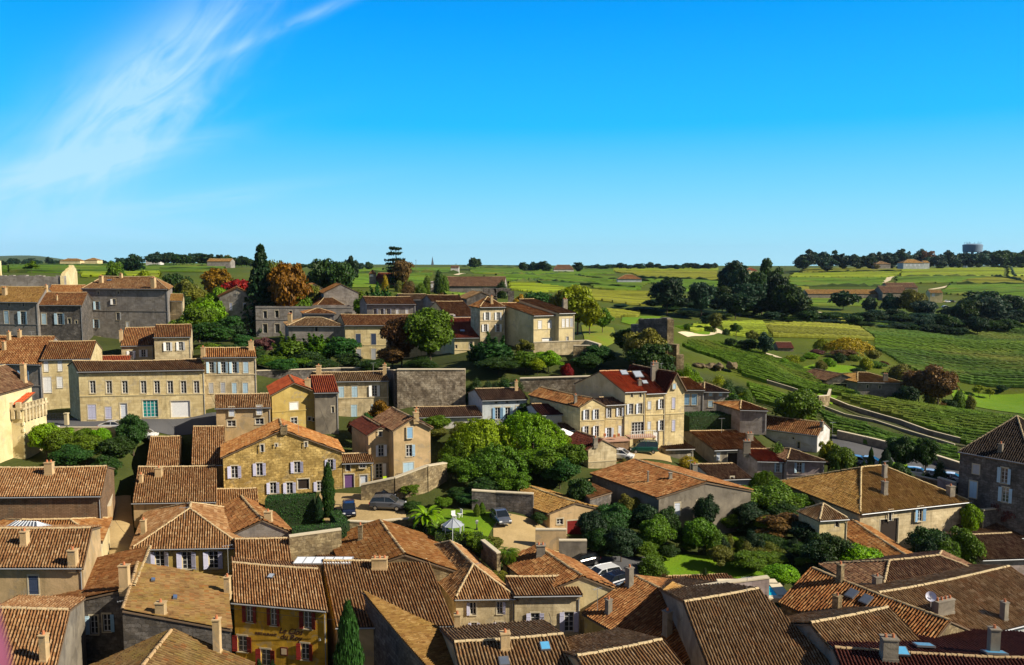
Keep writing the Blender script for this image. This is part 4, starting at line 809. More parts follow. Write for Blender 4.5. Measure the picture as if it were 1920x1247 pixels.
H('big hipped mossy farmhouse with a dark barn door and blue shutters', 1613, 962, 97, 1816, 17, 5.4, 'hip', D=15, rh=3.3, wall='beige', tile='tan', sh='blue', name='farmhouse', hf=.9,
  win=[(1667, 996, 'V', 2.8, 3.2), (1723, 963, 'S', .8, 1.9), (1668, 966, 'O', .6, 1.4)], chim=[(1658, 925, .6, .6, 1.6), (1782, 929, .8, .7, 1.3), (1658, 893, .5, .5, 1.6)])
H('little square outhouse with a pyramid roof', 1537, 976, 91, 1589, 10, 3.4, 'hip', D=3.6, rh=1.3, lo=-.6, ro=-.6, wall='yellow', tile='greystripe', oe=.2, win=[(1570, 983, 'O', .5, .7)])
H('thin orange tiled roof running down past the shrubs', pos=(41.2, 84, 16.8), w=4, yaw=0, D=13, h=3, roof='gy', rh=.8, lo=-1, ro=-1, wall='white', tile='orange')
H('tiny roof behind the hipped farmhouse', 1682, 898, 112, 1715, -6, 3, 'hip', rv=886, wall='tan', tile='brown')
H('dark blue grey house with a shadowed steep roof at the right edge', 1800, 846, 106, 1935, -52, 10, 'hip', D=13, rh=4.6, wall='darkgrey', tile='slate', sh='paleblue', win=[(1883, 892, 'S', .8, 2.0), (1824.5, 918, 'C', .9, 2.2), (1885, 928, 'S', .8, 1.9), (1830, 880, 'C', .8, 1.2, 'grey')], chim=[(1876, 846, .5, .5, 1.0)])
# ---- fields and far hill
H('winery with a long two tier roof in the vines', 822, 536, 330, 945, -4, 5, 'gx', D=16, rh=3.6, wall='grey', tile='dark', name='winery', cat='winery')
H('blue shaded gable wing of the vine side winery', 801, 530, 331, 823, -4, 5, 'flat', D=14, wall='grey', gut=False, win=[(810, 536, 'B', 1.2, 1.6, 'white')])
H('little square tower with an orange pyramid roof', 692, 513, 330, 704, 3, 5.5, 'hip', D=2.8, rh=1.5, wall='grey', tile='orange', name='tower_house', cat='tower', win=[(697, 516, 'B', 1.2, 1.2, 'white')])
H('long brick house beside the little square tower', 704, 521.5, 332, 739, -6, 3.2, 'gx', D=9, rh=2.0, wall='brown', tile='red')
H('blue walled bungalow alone in the vine plateau', 1158, 523, 560, 1203, -4, 4, 'hip', D=12, rh=2.8, wall='bluewhite', tile='brown', name='bungalow')
H('brown roofed hall on the skyline between tree clumps', 1038, 505, 900, 1076, 0, 4.5, 'hip', D=14, rh=5, wall='white', tile='dark', name='hall', cat='hall', hf=.6)
H('farmhouse with a tan hip roof among vines and a brown tree', 1608, 716, 195, 1696, -10, 4.6, 'hip', rv=699, wall='grey', tile='tan', name='farmhouse', hf=.8, chim=[(1660, 713, 1.0, .8, 1.6)], win=[(1627, 725, 'O', .5, .9), (1650, 726, 'O', .5, .9)])
H('open dark barn left of the vineyard farmhouse', 1550, 713, 199, 1610, -8, 3.0, 'gy', D=9, rh=1.6, wall='darkgrey', tile='dark', name='barn', cat='barn', win=[(1578, 722, 'V', 4, 2.2)])
H('small black roofed shed in the vine slope', 1459, 652, 260, 1488, -4, 2.4, 'gx', D=7, rh=1.4, wall='dirty', tile='maroon', name='shed', cat='shed')
H('very long low winery shed with a tan roof on the right hill', 1515, 551, 520, 1662, 2, 4.5, 'gx', D=12, rh=2.6, wall='dirty', tile='tan', name='winery', cat='winery')
H('brown two level winery roof joining the long shed', 1655, 549, 515, 1702, 0, 5, 'gx', D=14, rh=4, wall='dirty', tile='dark', name='winery', cat='winery')
H('upper brown shed roof behind the two level winery', 1665, 539, 545, 1721, 0, 5, 'gx', D=12, rh=3, wall='dirty', tile='dark', name='winery', cat='winery')
H('small house with a yellow gable beside parked cars on the hill', 1744, 549, 500, 1768, -12, 7, 'gx', D=9, rh=1.6, wall='cream', tile='tan', win=[(1750, 553, 'B', 1.6, 2, 'white')])
H('white chateau with a tiled hip roof below the wood', 1694, 493, 900, 1733, -3, 9, 'hip', D=16, rh=4, wall='bluewhite', tile='tan', name='chateau', cat='chateau', win=[(1700, 497, 'B', 2, 3, 'pale'), (1708, 497, 'B', 2, 3, 'pale'), (1716, 497, 'B', 2, 3, 'pale'), (1724, 497, 'B', 2, 3, 'pale')])
H('lower wing at the right of the white chateau', 1733, 492.5, 905, 1743, -3, 8, 'gx', D=12, rh=2, wall='bluewhite', tile='tan')
H('grey farmhouse in the trees left of the chateau', 1643, 495, 930, 1670, 0, 7, 'hip', D=14, rh=3, wall='grey', tile='greystripe')
H('pink roofed house on the skyline behind the big grove', 1398, 507, 900, 1420, 0, 6, 'hip', D=12, rh=3, wall='cream', tile='red')
H('long white house on the left skyline', 273, 489.5, 800, 299, 0, 6, 'hip', D=10, rh=2, wall='white', tile='tan')
H('pale farm building on the left skyline under pines', 388, 490, 620, 432, 0, 5, 'gx', D=10, rh=2, wall='grey', tile='tan')
H('low buff farm roof on the far left rise', 112, 489, 900, 150, 0, 5, 'hip', D=12, rh=2.5, wall='cream', tile='tan', group='farm roofs on the far left rise')
H('second buff farm roof on the far left rise, with trees', 158, 488, 900, 182, 0, 5, 'hip', D=12, rh=2.5, wall='cream', tile='tan', group='farm roofs on the far left rise')
H('dark skyline house with a pale end wall beyond the winery', 845, 502, 800, 860, 0, 6, 'gx', D=10, rh=2, wall='white', tile='dark')
# ================================================================ the ground
def G(u, v, Y): CTRL.append(tuple(at(u, v, Y)))
for a in [  # ground seen in the photograph: pixel and distance
 (250, 797, 119), (110, 795, 121), (60, 790, 126), (370, 797, 120), (170, 870, 106), (110, 870, 106), (230, 870, 106), (225, 965, 95), (225, 1010, 88), (225, 1060, 84),
 (700, 955, 97), (620, 975, 95), (740, 960, 97), (560, 985, 93), (560, 965, 96), (640, 930, 101), (937, 985, 93), (975, 940, 99), (850, 975, 92), (900, 965, 94), (870, 990, 90), (980, 1010, 89), (1010, 1030, 87), (950, 1070, 82),
 (1100, 1060, 83), (1150, 1080, 80), (1180, 1060, 84), (1330, 1080, 83), (1290, 1045, 90), (1420, 1085, 82), (1480, 1060, 88), (1380, 1020, 96), (1340, 990, 100), (1450, 985, 104), (1540, 1020, 92), (1500, 940, 112), (1420, 960, 108),
 (860, 930, 103), (930, 905, 106), (1010, 910, 106), (1060, 900, 108), (1080, 860, 112), (820, 850, 118), (830, 800, 124), (760, 890, 107),
 (1165, 853, 114), (1210, 852, 116), (1240, 860, 114), (1060, 815, 119), (1010, 815, 120), (960, 800, 126), (870, 800, 125),
 (500, 745, 133), (560, 720, 140), (620, 712, 146),
 (810, 690, 143), (760, 690, 145), (870, 690, 144), (930, 692, 143), (990, 698, 143), (1060, 701, 144), (1130, 698, 145), (1180, 690, 150), (1240, 690, 150), (900, 660, 153), (560, 690, 160), (640, 692, 160), (760, 690, 158), (1010, 670, 152), (1100, 665, 156), (1160, 650, 160), (1220, 660, 158),
 (1275, 690, 152), (1300, 700, 153), (1340, 720, 155), (1400, 735, 154), (1420, 755, 146), (1460, 790, 138), (1480, 765, 148), (1350, 776, 134), (1300, 776, 132),
 (1290, 655, 180), (1400, 665, 205), (1400, 690, 180), (1520, 690, 205), (1560, 735, 176), (1640, 790, 152), (1740, 822, 142), (1830, 845, 138), (1700, 830, 138), (1600, 800, 142), (1580, 830, 130), (1650, 850, 128), (1720, 870, 124), (1790, 890, 120), (1600, 880, 122), (1680, 885, 118), (1560, 900, 118),
 (1580, 720, 197), (1650, 752, 190), (1700, 760, 190), (1760, 760, 195), (1850, 770, 200), (1915, 800, 180), (1880, 760, 215), (1800, 700, 245), (1700, 690, 245), (1900, 680, 260), (1620, 660, 255), (1550, 665, 240), (1480, 665, 240), (1470, 640, 270), (1340, 622, 260), (1300, 615, 262), (1400, 615, 290), (1500, 610, 320), (1560, 600, 340),
 (1850, 604, 385), (1790, 604, 362), (1900, 602, 390), (1700, 604, 350), (1650, 602, 355), (1840, 600, 400), (1700, 630, 310), (1800, 640, 320), (1900, 640, 330), (1600, 600, 350), (1700, 605, 370), (1800, 600, 380), (1900, 600, 400), (1400, 600, 320), (1300, 600, 290), (1200, 590, 250), (1120, 600, 210), (1100, 625, 185), (1160, 620, 195),
 (1240, 575, 360), (1400, 580, 390), (1500, 572, 440), (1600, 575, 450), (1750, 575, 470), (1900, 570, 480), (1620, 562, 520), (1740, 560, 520), (1900, 545, 560), (1900, 520, 720), (1750, 520, 700), (1560, 535, 640), (1550, 520, 760), (1700, 503, 900), (1850, 503, 900), (1550, 507, 950), (1480, 512, 900), (1480, 545, 560), (1350, 540, 560),
 (1200, 550, 460), (1100, 560, 380), (1000, 555, 380), (1100, 530, 540), (1000, 530, 520), (950, 545, 400), (1200, 530, 560), (1300, 525, 640), (1100, 512, 800), (1000, 510, 780), (900, 515, 620), (1300, 508, 1000), (1180, 505, 1100), (1050, 503, 1150), (900, 501, 1100), (1420, 506, 1100), (1200, 500, 2000), (900, 498, 2000), (1000, 499, 1600), (1400, 503, 2000),
 (750, 512, 600), (650, 512, 560), (850, 512, 620), (750, 535, 330), (660, 530, 330), (860, 575, 240), (840, 550, 290), (900, 560, 290), (760, 502, 1200), (700, 508, 700), (600, 520, 420), (550, 530, 330),
 (300, 497, 700), (450, 502, 620), (100, 500, 620), (200, 497, 800), (350, 510, 420), (150, 515, 380), (30, 512, 400), (50, 498, 900), (480, 495, 1200), (300, 493, 1500), (100, 494, 1600), (0, 492, 2000), (400, 540, 280), (380, 600, 200), (370, 640, 175), (430, 640, 180), (350, 580, 230), (100, 640, 170), (150, 655, 160), (0, 650, 170), (430, 670, 150), (500, 640, 185),
 (700, 500, 3000), (1300, 502, 3500), (200, 493, 4000), (1700, 505, 1600), (1900, 503, 1600), (1850, 500, 3000), (960, 500, 5000), (100, 489, 5500), (500, 499, 5000), (1500, 503, 5000), (1900, 502, 5000), (-400, 500, 900), (2300, 520, 900), (-400, 620, 200), (2300, 800, 170)]: G(*a)
for x in (-90, -60, -30, 0, 30, 60, 90):
    for y, z in ((-200, 8), (-60, 8.5), (0, 9), (30, 9.5), (52, 10.5)): CTRL.append((x * (1 + max(0, -y) / 60), y, z))
for a in range(100, 261, 20): CTRL.append((3000 * math.sin(R(a)), 3000 * math.cos(R(a)), 15))
CT = np.array(CTRL, float); _cs = 3.0 + 0.02 * np.abs(CT[:, 1]) + 0.05 * np.clip(CT[:, 1] - 140, 0, 400)
def hgt(x, y):
    """height of the ground at x, y: smooth inverse distance weighting of the surveyed points"""
    x = np.atleast_1d(np.asarray(x, float)).ravel(); y = np.atleast_1d(np.asarray(y, float)).ravel(); out = np.empty(len(x))
    for i in range(0, len(x), 4000):
        dx = x[i:i + 4000, None] - CT[None, :, 0]; dy = y[i:i + 4000, None] - CT[None, :, 1]
        d2 = dx * dx + dy * dy + _cs[None, :] ** 2; w = d2 ** -2.0
        out[i:i + 4000] = (w * CT[None, :, 2]).sum(1) / w.sum(1)
    return out
def g1(x, y): return float(hgt([x], [y])[0])
_ts = np.geomspace(45, 9000, 420)
def ground(u, v):
    """where the ray through pixel u, v meets the ground"""
    r = ray(u, v); z = CAM_Z + r[2] * _ts; gz = hgt(r[0] * _ts, _ts); k = np.where(z < gz)[0]
    if len(k) == 0 or k[0] == 0: t = _ts[-1] if len(k) == 0 else _ts[0]
    else:
        a, b = _ts[k[0] - 1], _ts[k[0]]
        for _ in range(14):
            m = (a + b) / 2
            if CAM_Z + r[2] * m < g1(r[0] * m, m): b = m
            else: a = m
        t = b
    x, y = r[0] * t, t
    return np.array([x, y, g1(x, y)])

def grass_mat(name, c1, c2, c3, sc=.05, rough=.95, bump=.4):
    t = NT(name); ob = t.n('ShaderNodeTexCoord').outputs['Object']
    a = t.noise(ob, sc, 5, .6, .5); b = t.noise(ob, sc * 14, 4, .7)
    c = t.mix(t.ramp(a, [(.35, (0, 0, 0)), (.65, (1, 1, 1))]), c4(c1), c4(c2)); c = t.mix(t.math('MULTIPLY', b, .7), c, c4(c3))
    return t.out(c, rough, t.noise(ob, 2.5, 4, .7), bump, .3, spec=.1)
ang = np.radians(np.concatenate([np.linspace(-180, -60, 25)[:-1], np.linspace(-60, 60, 300), np.linspace(60, 180, 25)[1:]]))
rad = np.concatenate([[2, 10, 20, 30, 40], np.geomspace(48, 320, 150), np.geomspace(330, 1500, 90), np.geomspace(1550, 9000, 44)])
AA, RR = np.meshgrid(ang, rad, indexing='ij'); X = np.sin(AA) * RR; Yy = np.cos(AA) * RR
Z = hgt(X, Yy).reshape(X.shape)
far = np.clip((RR - 5000) / 4000, 0, 1); hl = np.clip((-AA - .42) / .12, 0, 1); hl = hl * hl * (3 - 2 * hl)
Z = Z * (1 - far) + far * (-45 + 118 * hl * (.92 + .08 * np.sin(AA * 31) + .05 * np.sin(AA * 67)))
idx = np.arange(X.size).reshape(X.shape); F = np.stack([idx[:-1, :-1], idx[1:, :-1], idx[1:, 1:], idx[:-1, 1:]], -1).reshape(-1, 4)
me = np_mesh('ground', np.stack([X, Yy, Z], -1).reshape(-1, 3), F[:, ::-1], smooth=True)
gm = NT('meadow_and_earth'); ob = gm.n('ShaderNodeTexCoord').outputs['Object']
c = gm.mix(gm.ramp(gm.noise(ob, .02, 5, .6), [(.38, (0, 0, 0)), (.62, (1, 1, 1))]), c4((.075, .115, .010)), c4((.13, .15, .012)))
c = gm.mix(gm.math('MULTIPLY', gm.noise(ob, .9, 5, .75), .9), c, c4((.03, .05, .008)))
c = gm.mix(gm.ramp(gm.noise(ob, .12, 5, .65, .4), [(.5, (0, 0, 0)), (.68, (1, 1, 1))]), c, c4((.07, .08, .015)))
c = gm.mix(gm.ramp(gm.noise(ob, .35, 4, .6), [(.66, (0, 0, 0)), (.8, (1, 1, 1))]), c, c4((.16, .14, .05)))
sy_ = gm.n('ShaderNodeSeparateXYZ', {0: ob})
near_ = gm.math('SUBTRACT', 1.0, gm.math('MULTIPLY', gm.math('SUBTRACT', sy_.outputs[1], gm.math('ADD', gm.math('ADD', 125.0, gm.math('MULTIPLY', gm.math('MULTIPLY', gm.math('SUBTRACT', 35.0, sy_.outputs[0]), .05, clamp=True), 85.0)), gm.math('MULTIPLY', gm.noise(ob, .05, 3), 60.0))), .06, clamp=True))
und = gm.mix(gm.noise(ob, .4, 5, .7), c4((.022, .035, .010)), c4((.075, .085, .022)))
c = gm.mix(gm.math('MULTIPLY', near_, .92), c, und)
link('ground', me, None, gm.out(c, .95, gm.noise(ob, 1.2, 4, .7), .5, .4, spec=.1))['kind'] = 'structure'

def sheet(name, quad, mat, lift=.02, n=24, kind='structure', label=None, cat=None, ragged=0, h0=0):
    """a sheet following the ground over a quadrilateral given by four pixels"""
    P = [ground(*q) if len(q) == 2 else np.array([*at(*q)[:2], 0]) for q in quad]
    s = np.linspace(0, 1, n); A, B = np.meshgrid(s, s, indexing='ij')
    xy = [(1 - A) * (1 - B) * P[0][i] + A * (1 - B) * P[1][i] + A * B * P[2][i] + (1 - A) * B * P[3][i] for i in (0, 1)]
    z = hgt(xy[0], xy[1]).reshape(A.shape) + lift
    V = np.stack([xy[0], xy[1], z], -1).reshape(-1, 3); idx = np.arange(n * n).reshape(n, n)
    F = np.stack([idx[:-1, :-1], idx[1:, :-1], idx[1:, 1:], idx[:-1, 1:]], -1).reshape(-1, 4)
    o = link(name, np_mesh(name, V, F, uv=np.stack([A, B], -1).reshape(-1, 2)), None, mat)
    return tag(o, label, cat, None, kind)
lawn = grass_mat('lawn_grass', (.12, .24, .010), (.17, .27, .012), (.07, .13, .010), .3)
gravel = grass_mat('gravel', (.52, .38, .19), (.40, .29, .14), (.26, .19, .09), .4, bump=.2)
asphalt = grass_mat('asphalt', (.09, .09, .10), (.07, .07, .08), (.12, .12, .12), .3, bump=.1)
path_m = grass_mat('pale_track', (.70, .58, .40), (.60, .50, .34), (.45, .40, .25), .5, bump=.1)
earth = grass_mat('bare_earth', (.24, .18, .10), (.18, .14, .07), (.12, .10, .05), .3)
dim = grass_mat('rough_grass', (.06, .10, .015), (.10, .14, .02), (.04, .06, .012), .3)

sheet('street', [(60, 812), (470, 812), (470, 786), (60, 786)], asphalt, .06)
sheet('parking_court', [(585, 992), (765, 985), (752, 932), (600, 925)], gravel, .08)
sheet('lawn', [(520, 1000), (620, 1000), (600, 962), (505, 965)], lawn, .10)
sheet('lawn', [(800, 1010), (915, 1008), (940, 965), (830, 955)], lawn, .08)
sheet('drive', [(925, 1060), (1100, 1060), (1060, 1000), (925, 960)], gravel, .06)
sheet('parking_court', [(1060, 1100), (1240, 1100), (1210, 1045), (1060, 1045)], asphalt, .08)
sheet('lawn', [(1210, 1110), (1460, 1110), (1420, 1050), (1230, 1035)], lawn, .08)
sheet('court', [(1140, 870), (1260, 868), (1255, 845), (1140, 845)], gravel, .06)
sheet('alley', [(205, 1110), (262, 1110), (245, 930), (205, 935)], gravel, .06)
sheet('road', [(1560, 880), (1830, 925), (1850, 885), (1560, 815)], asphalt, .08)
sheet('lawn', [(1560, 905), (1720, 905), (1700, 870), (1580, 865)], lawn, .10)

def ribbon(name, px, w, mat, lift=.05, kind='structure', label=None, cat=None):
    P = [ground(*p) for p in px]; pts = []
    for i in range(len(P) - 1):
        L = np.hypot(*(P[i + 1] - P[i])[:2]); k = max(2, int(L / 3))
        for j in range(k): pts.append(P[i] + (P[i + 1] - P[i]) * j / k)
    pts.append(P[-1]); pts = np.array(pts); d = np.gradient(pts[:, :2], axis=0); d /= np.linalg.norm(d, axis=1)[:, None]; nn = np.stack([-d[:, 1], d[:, 0]], 1)
    a, b = pts[:, :2] - nn * w / 2, pts[:, :2] + nn * w / 2; n = len(pts)
    V = np.concatenate([np.c_[a, hgt(a[:, 0], a[:, 1]) + lift], np.c_[b, hgt(b[:, 0], b[:, 1]) + lift]])
    F = [[i, i + 1, n + i + 1, n + i] for i in range(n - 1)]
    return tag(link(name, np_mesh(name, V, F), None, mat), label, cat, None, kind)
ribbon('path', [(1280, 628), (1330, 626), (1352, 622), (1328, 612)], 3.2, path_m, .12)
ribbon('path', [(1510, 583), (1555, 588), (1600, 598)], 3.0, path_m, .15)
ribbon('path', [(1652, 531), (1664, 526), (1672, 518)], 5, path_m, .2)
ribbon('path', [(1745, 543), (1785, 535), (1830, 523)], 4, path_m, .2)
ribbon('path', [(855, 516), (895, 513), (925, 510), (905, 505)], 4, path_m, .2)
ribbon('path', [(1385, 650), (1440, 664), (1480, 680)], 1.6, path_m, .15)
ribbon('path', [(1560, 752), (1640, 786), (1740, 820), (1830, 843)], 2.0, grass_mat('lane_surface', (.06, .07, .03), (.09, .08, .04), (.04, .05, .02), .4), .1)

def wall_line(label, px, hgts, th=.45, mat='rubble', name='stone_wall', group=None, cap=True, down=1.2, dy=None):
    """free standing wall along ground pixels"""
    P = [ground(*p) if len(p) == 2 else at(*p) for p in px]; mb = MB(); c = sum(P) / len(P); root = empty(name, c, 0, label, 'wall', group); cp = MB()
    s = 0
    for i in range(len(P) - 1):
        a, b = P[i], P[i + 1]; L = np.hypot(*(b - a)[:2]); k = max(1, int(L / 4)); d = (b - a)[:2] / L; n = np.array([-d[1], d[0]]) * th / 2
        for j in range(k):
            q0 = a + (b - a) * j / k; q1 = a + (b - a) * (j + 1) / k
            if len(px[0]) == 2: q0[2] = g1(q0[0], q0[1]); q1[2] = g1(q1[0], q1[1])
            h0, h1 = (hgts, hgts) if not isinstance(hgts, (list, tuple)) else (hgts[i] + (hgts[i + 1] - hgts[i]) * j / k, hgts[i] + (hgts[i + 1] - hgts[i]) * (j + 1) / k)
            L0, L1 = s + L * j / k, s + L * (j + 1) / k
            f = lambda q, sg, z: (q[0] + sg * n[0] - c[0], q[1] + sg * n[1] - c[1], q[2] + z - c[2])
            mb.face([f(q0, -1, -down), f(q1, -1, -down), f(q1, -1, h1), f(q0, -1, h0)], [(L0, -down), (L1, -down), (L1, h1), (L0, h0)])
            mb.face([f(q1, 1, -down), f(q0, 1, -down), f(q0, 1, h0), f(q1, 1, h1)], [(L1, -down), (L0, -down), (L0, h0), (L1, h1)])
            mb.face([f(q0, -1, h0), f(q1, -1, h1), f(q1, 1, h1), f(q0, 1, h0)])
            if i + j == 0: mb.face([f(q0, 1, -down), f(q0, -1, -down), f(q0, -1, h0), f(q0, 1, h0)])
            if i == len(P) - 2 and j == k - 1: mb.face([f(q1, -1, -down), f(q1, 1, -down), f(q1, 1, h1), f(q1, -1, h1)])
            if cap: cp.hexa([f(q0, -1.25, h0 + .004), f(q1, -1.25, h1 + .004), f(q1, 1.25, h1 + .004), f(q0, 1.25, h0 + .004), f(q0, -1.25, h0 + .13), f(q1, -1.25, h1 + .13), f(q1, 1.25, h1 + .13), f(q0, 1.25, h0 + .13)])
        s += L
    mb.build('masonry', wallmat(mat), root)
    if cap: cp.build('coping', plain('coping_stone', (.56, .48, .34), .9, bump=.3), root)
    return root
WL = wall_line
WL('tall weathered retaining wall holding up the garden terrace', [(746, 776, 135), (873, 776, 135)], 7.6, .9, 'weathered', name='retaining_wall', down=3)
WL('shadowed side of the tall retaining wall', [(731, 770, 146), (745, 776, 135.5)], 7.5, .9, 'darkgrey', name='retaining_wall', down=3)  # same wall in a darker stone, its shade put into the colour
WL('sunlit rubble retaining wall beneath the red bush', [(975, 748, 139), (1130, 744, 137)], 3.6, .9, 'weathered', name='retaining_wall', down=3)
WL('long low wall in the shadow under the garden trees', [(470, 712, 147), (640, 706, 152), (730, 706, 150)], 1.6, .6, 'darkgrey', down=2)
WL('upper of the two pale capped lane walls on the vine slope', [(1545, 748), (1640, 782), (1740, 815), (1840, 840)], .8, .28, 'dirty')
WL('lower of the two pale capped lane walls on the vine slope', [(1530, 760), (1640, 792), (1740, 823), (1790, 838)], .4, .22, 'dirty')
WL('pale capped wall climbing from the cliff to the lane', [(1405, 708), (1440, 720), (1520, 745)], .7, .3, 'dirty')
WL('stone wall with bushes at the bend of the lane', [(1533, 762), (1552, 760), (1556, 748)], 2.0, .4, 'rubble')
WL('dark roadside wall above the parked cars', [(1570, 822), (1640, 838), (1720, 858), (1800, 884)], 1.3, .5, 'dirty')
WL('stone wall under the square hedge garden', [(543, 1040, 84), (640, 1026, 86)], 2.0, .5, 'rubble')
WL('garden wall with steps edging the parking court', [(652, 993, 92), (690, 995, 92), (800, 985, 94)], 1.0, .4, 'rubble')
WL('rough terrace wall below the taller tan gabled house', [(678, 932, 101), (740, 925, 101), (800, 905, 103), (835, 885, 106)], [1.6, 2.0, 2.2, 1.2], .6, 'rubble')
WL('long shadowed wall behind the lone dark car', [(885, 955, 98), (930, 958, 98), (1000, 962, 97)], 2.4, .5, 'darkgrey')
WL('low sunlit wall in front of the ivy garage', [(1004, 1011, 88.5), (1062, 1011, 88.5)], 1.1, .4, 'tan')
WL('dark wall end beside the lower parking', [(1048, 1032, 86), (1100, 1032, 86)], 1.1, .4, 'dirty')
WL('garden wall curving under the banana plant', [(795, 985, 94), (830, 1003, 90), (850, 1014, 88)], .8, .4, 'rubble')
WL('low stone wall by the palm', [(905, 1030, 86), (935, 1055, 82)], 1.0, .4, 'rubble')
WL('white capped parapet beside the pool', [(1278, 1121, 73.5), (1365, 1108, 73.5), (1440, 1098, 74)], .8, .5, 'lavender')
WL('terrace balustrade wall of the cream house', [(1000, 656, 155), (1100, 652, 156), (1125, 660, 150)], 1.4, .5, 'beige')
WL('arched garden wall right of the cream house', [(1075, 672, 150), (1110, 672, 150)], 2.4, .5, 'rubble')
WL('narrow lit wall above the alley bend', [(205, 968, 93), (209, 940, 99)], 1.2, .4, 'tan')
WL('wall along the street hedge', [(80, 812, 116), (200, 812, 116), (258, 812, 115)], .8, .3, 'beige')
WL('white painted wall by the right side gardens', [(1758, 925, 108), (1790, 935, 106)], 2.2, .4, 'lavender')
WL('tan wall blocks behind the hipped farmhouse', [(1715, 915, 110), (1757, 925, 109)], 1.8, .4, 'rubble')
WL('long grey wall top at the right edge', [(1840, 985, 101), (1930, 974, 106)], 2.0, .4, 'darkgrey')
for u_, Y_ in ((1845, 385), (1896, 390), (1790, 360), (1700, 345), (1820, 352), (1374, 380), (1430, 360), (1252, 330), (1475, 345)):
    q_ = at(u_, 500, Y_); pass
# limestone outcrop on the slope
def rocks(label, u, v, n, sz, name='rock_outcrop'):
    c = ground(u, v); root = empty(name, c, 0, label, 'rocks'); bm = bmesh.new()
    for i in range(n):
        m = Matrix.Translation((random.gauss(0, sz * 1.2), random.gauss(0, sz * .5), random.uniform(0, sz * .5))) @ Matrix.Rotation(random.random() * 6, 4, 'Z') @ Matrix.Diagonal((sz * random.uniform(.5, 1), sz * random.uniform(.4, .7), sz * random.uniform(.3, .6), 1))
        r = bmesh.ops.create_icosphere(bm, subdivisions=3, radius=1, matrix=m)
        for v_ in r['verts']: v_.co += Vector((math.sin(v_.co.z * 5 + v_.co.x * 3) * .2, math.sin(v_.co.x * 4) * .2, math.sin(v_.co.y * 4 + v_.co.x * 6) * .15)) * sz * .5
    me = bpy.data.meshes.new('rock'); bm.to_mesh(me); bm.free(); link('rock', me, root, wallmat('rubble'))
rocks('broken limestone outcrop on the slope above the yellow row', 1335, 690, 9, 1.6)
# ruins
def ruin(label, pts, th, mat, name='ruin', notch=None, cat='ruin'):
    """pts: (u, v_top, v_bottom, Y) along the wall"""
    B = [at(u, vb, Y) for u, vt, vb, Y in pts]; T = [at(u, vt, Y) for u, vt, vb, Y in pts]; c = sum(B) / len(B); root = empty(name, c, 0, label, cat); mb = MB(); s = 0
    for i in range(len(B) - 1):
        d = (B[i + 1] - B[i])[:2]; L = np.hypot(*d); n = np.array([-d[1], d[0], 0]) / L * th; k = max(1, int(L / 1.2)); prev = T[i][2] - c[2]
        for j in range(k):
            q0 = B[i] + (B[i + 1] - B[i]) * j / k - c; q1 = B[i] + (B[i + 1] - B[i]) * (j + 1) / k - c; zt = T[i][2] + (T[i + 1][2] - T[i][2]) * (j + .5) / k - c[2] + random.uniform(-.25, .2)
            a0, a1 = q0.copy(), q1.copy(); a0[2] = a1[2] = -3; b0, b1 = q0.copy(), q1.copy(); b0[2] = b1[2] = zt; u0, u1 = s + L * j / k, s + L * (j + 1) / k
            mb.face([a0, a1, b1, b0], [(u0, -3), (u1, -3), (u1, zt), (u0, zt)]); mb.face([a1 + n, a0 + n, b0 + n, b1 + n], [(u1, -3), (u0, -3), (u0, zt), (u1, zt)])
            mb.face([b0, b1, b1 + n, b0 + n]); mb.face([a0 + n, a0, b0, b0 + n], [(0, -3), (th, -3), (th, zt), (0, zt)]); mb.face([a1, a1 + n, b1 + n, b1], [(0, -3), (th, -3), (th, zt), (0, zt)])
        s += L
    mb.build('masonry', wallmat(mat), root); return root
ruin('roofless ruin wall with a stepped sunny gable end at left', [(-30, 516, 560, 236), (60, 517, 560, 236), (122, 518, 560, 236)], 1.2, 'grey')
ruin('sunny stepped gable fragment of the roofless ruin', [(122, 517, 560, 236), (134, 503, 560, 243), (141, 497, 560, 247), (147, 509, 555, 252)], 1.0, 'cream')  # same ruin in a paler stone, sunlight put into its colour
ruin('thin pale chimney stack of the ruin at the left edge', [(2, 490, 540, 236), (5, 490, 540, 236.5)], 1.0, 'cream')
ruin('dark castle wall running to a sunlit stone pillar', [(1182, 622, 680, 156), (1196, 597, 680, 154), (1249, 596, 680, 150)], 1.4, 'darkgrey')  # darker stone than the pillar, the shade put into its colour
ruin('tall sunlit stone pillar at the end of the castle wall', [(1250, 597, 690, 149.5), (1262, 598, 690, 149.5)], 1.6, 'rubble')
ruin('broken buttress sloping down from the castle pillar', [(1252, 635, 690, 148), (1268, 655, 690, 147), (1282, 672, 690, 147)], 1.2, 'rubble')
ruin('dark ruined wall with a round arch in the vines', [(905, 541, 575, 232), (930, 541, 575, 232)], 1.2, 'darkgrey'); 
a = ruin('right part of the dark ruined wall behind the arch', [(953, 543, 578, 231), (964, 549, 578, 231)], 1.2, 'darkgrey')
mb = MB(); c0 = at(941.5, 556, 232); n = 12; r0 = 1.7; r1 = 2.5
for i in range(n):
    t0, t1 = math.pi * i / n, math.pi * (i + 1) / n
    o = []
    for y in (0, 1.1): o += [(-math.cos(t0) * r0, y, math.sin(t0) * r0), (-math.cos(t1) * r0, y, math.sin(t1) * r0), (-math.cos(t1) * r1, y, max(math.sin(t1) * r1, 2.3)), (-math.cos(t0) * r1, y, max(math.sin(t0) * r1, 2.3))]
    mb.hexa(o)
mb.box((-2.1, .55, -4), (.8, 1.1, 4.2)); mb.box((2.1, .55, -4), (.8, 1.1, 4.2))
tag(mb.build('ruin_arch', wallmat('darkgrey'), None, loc=c0), 'round stone arch between two dark ruined walls', 'arch')
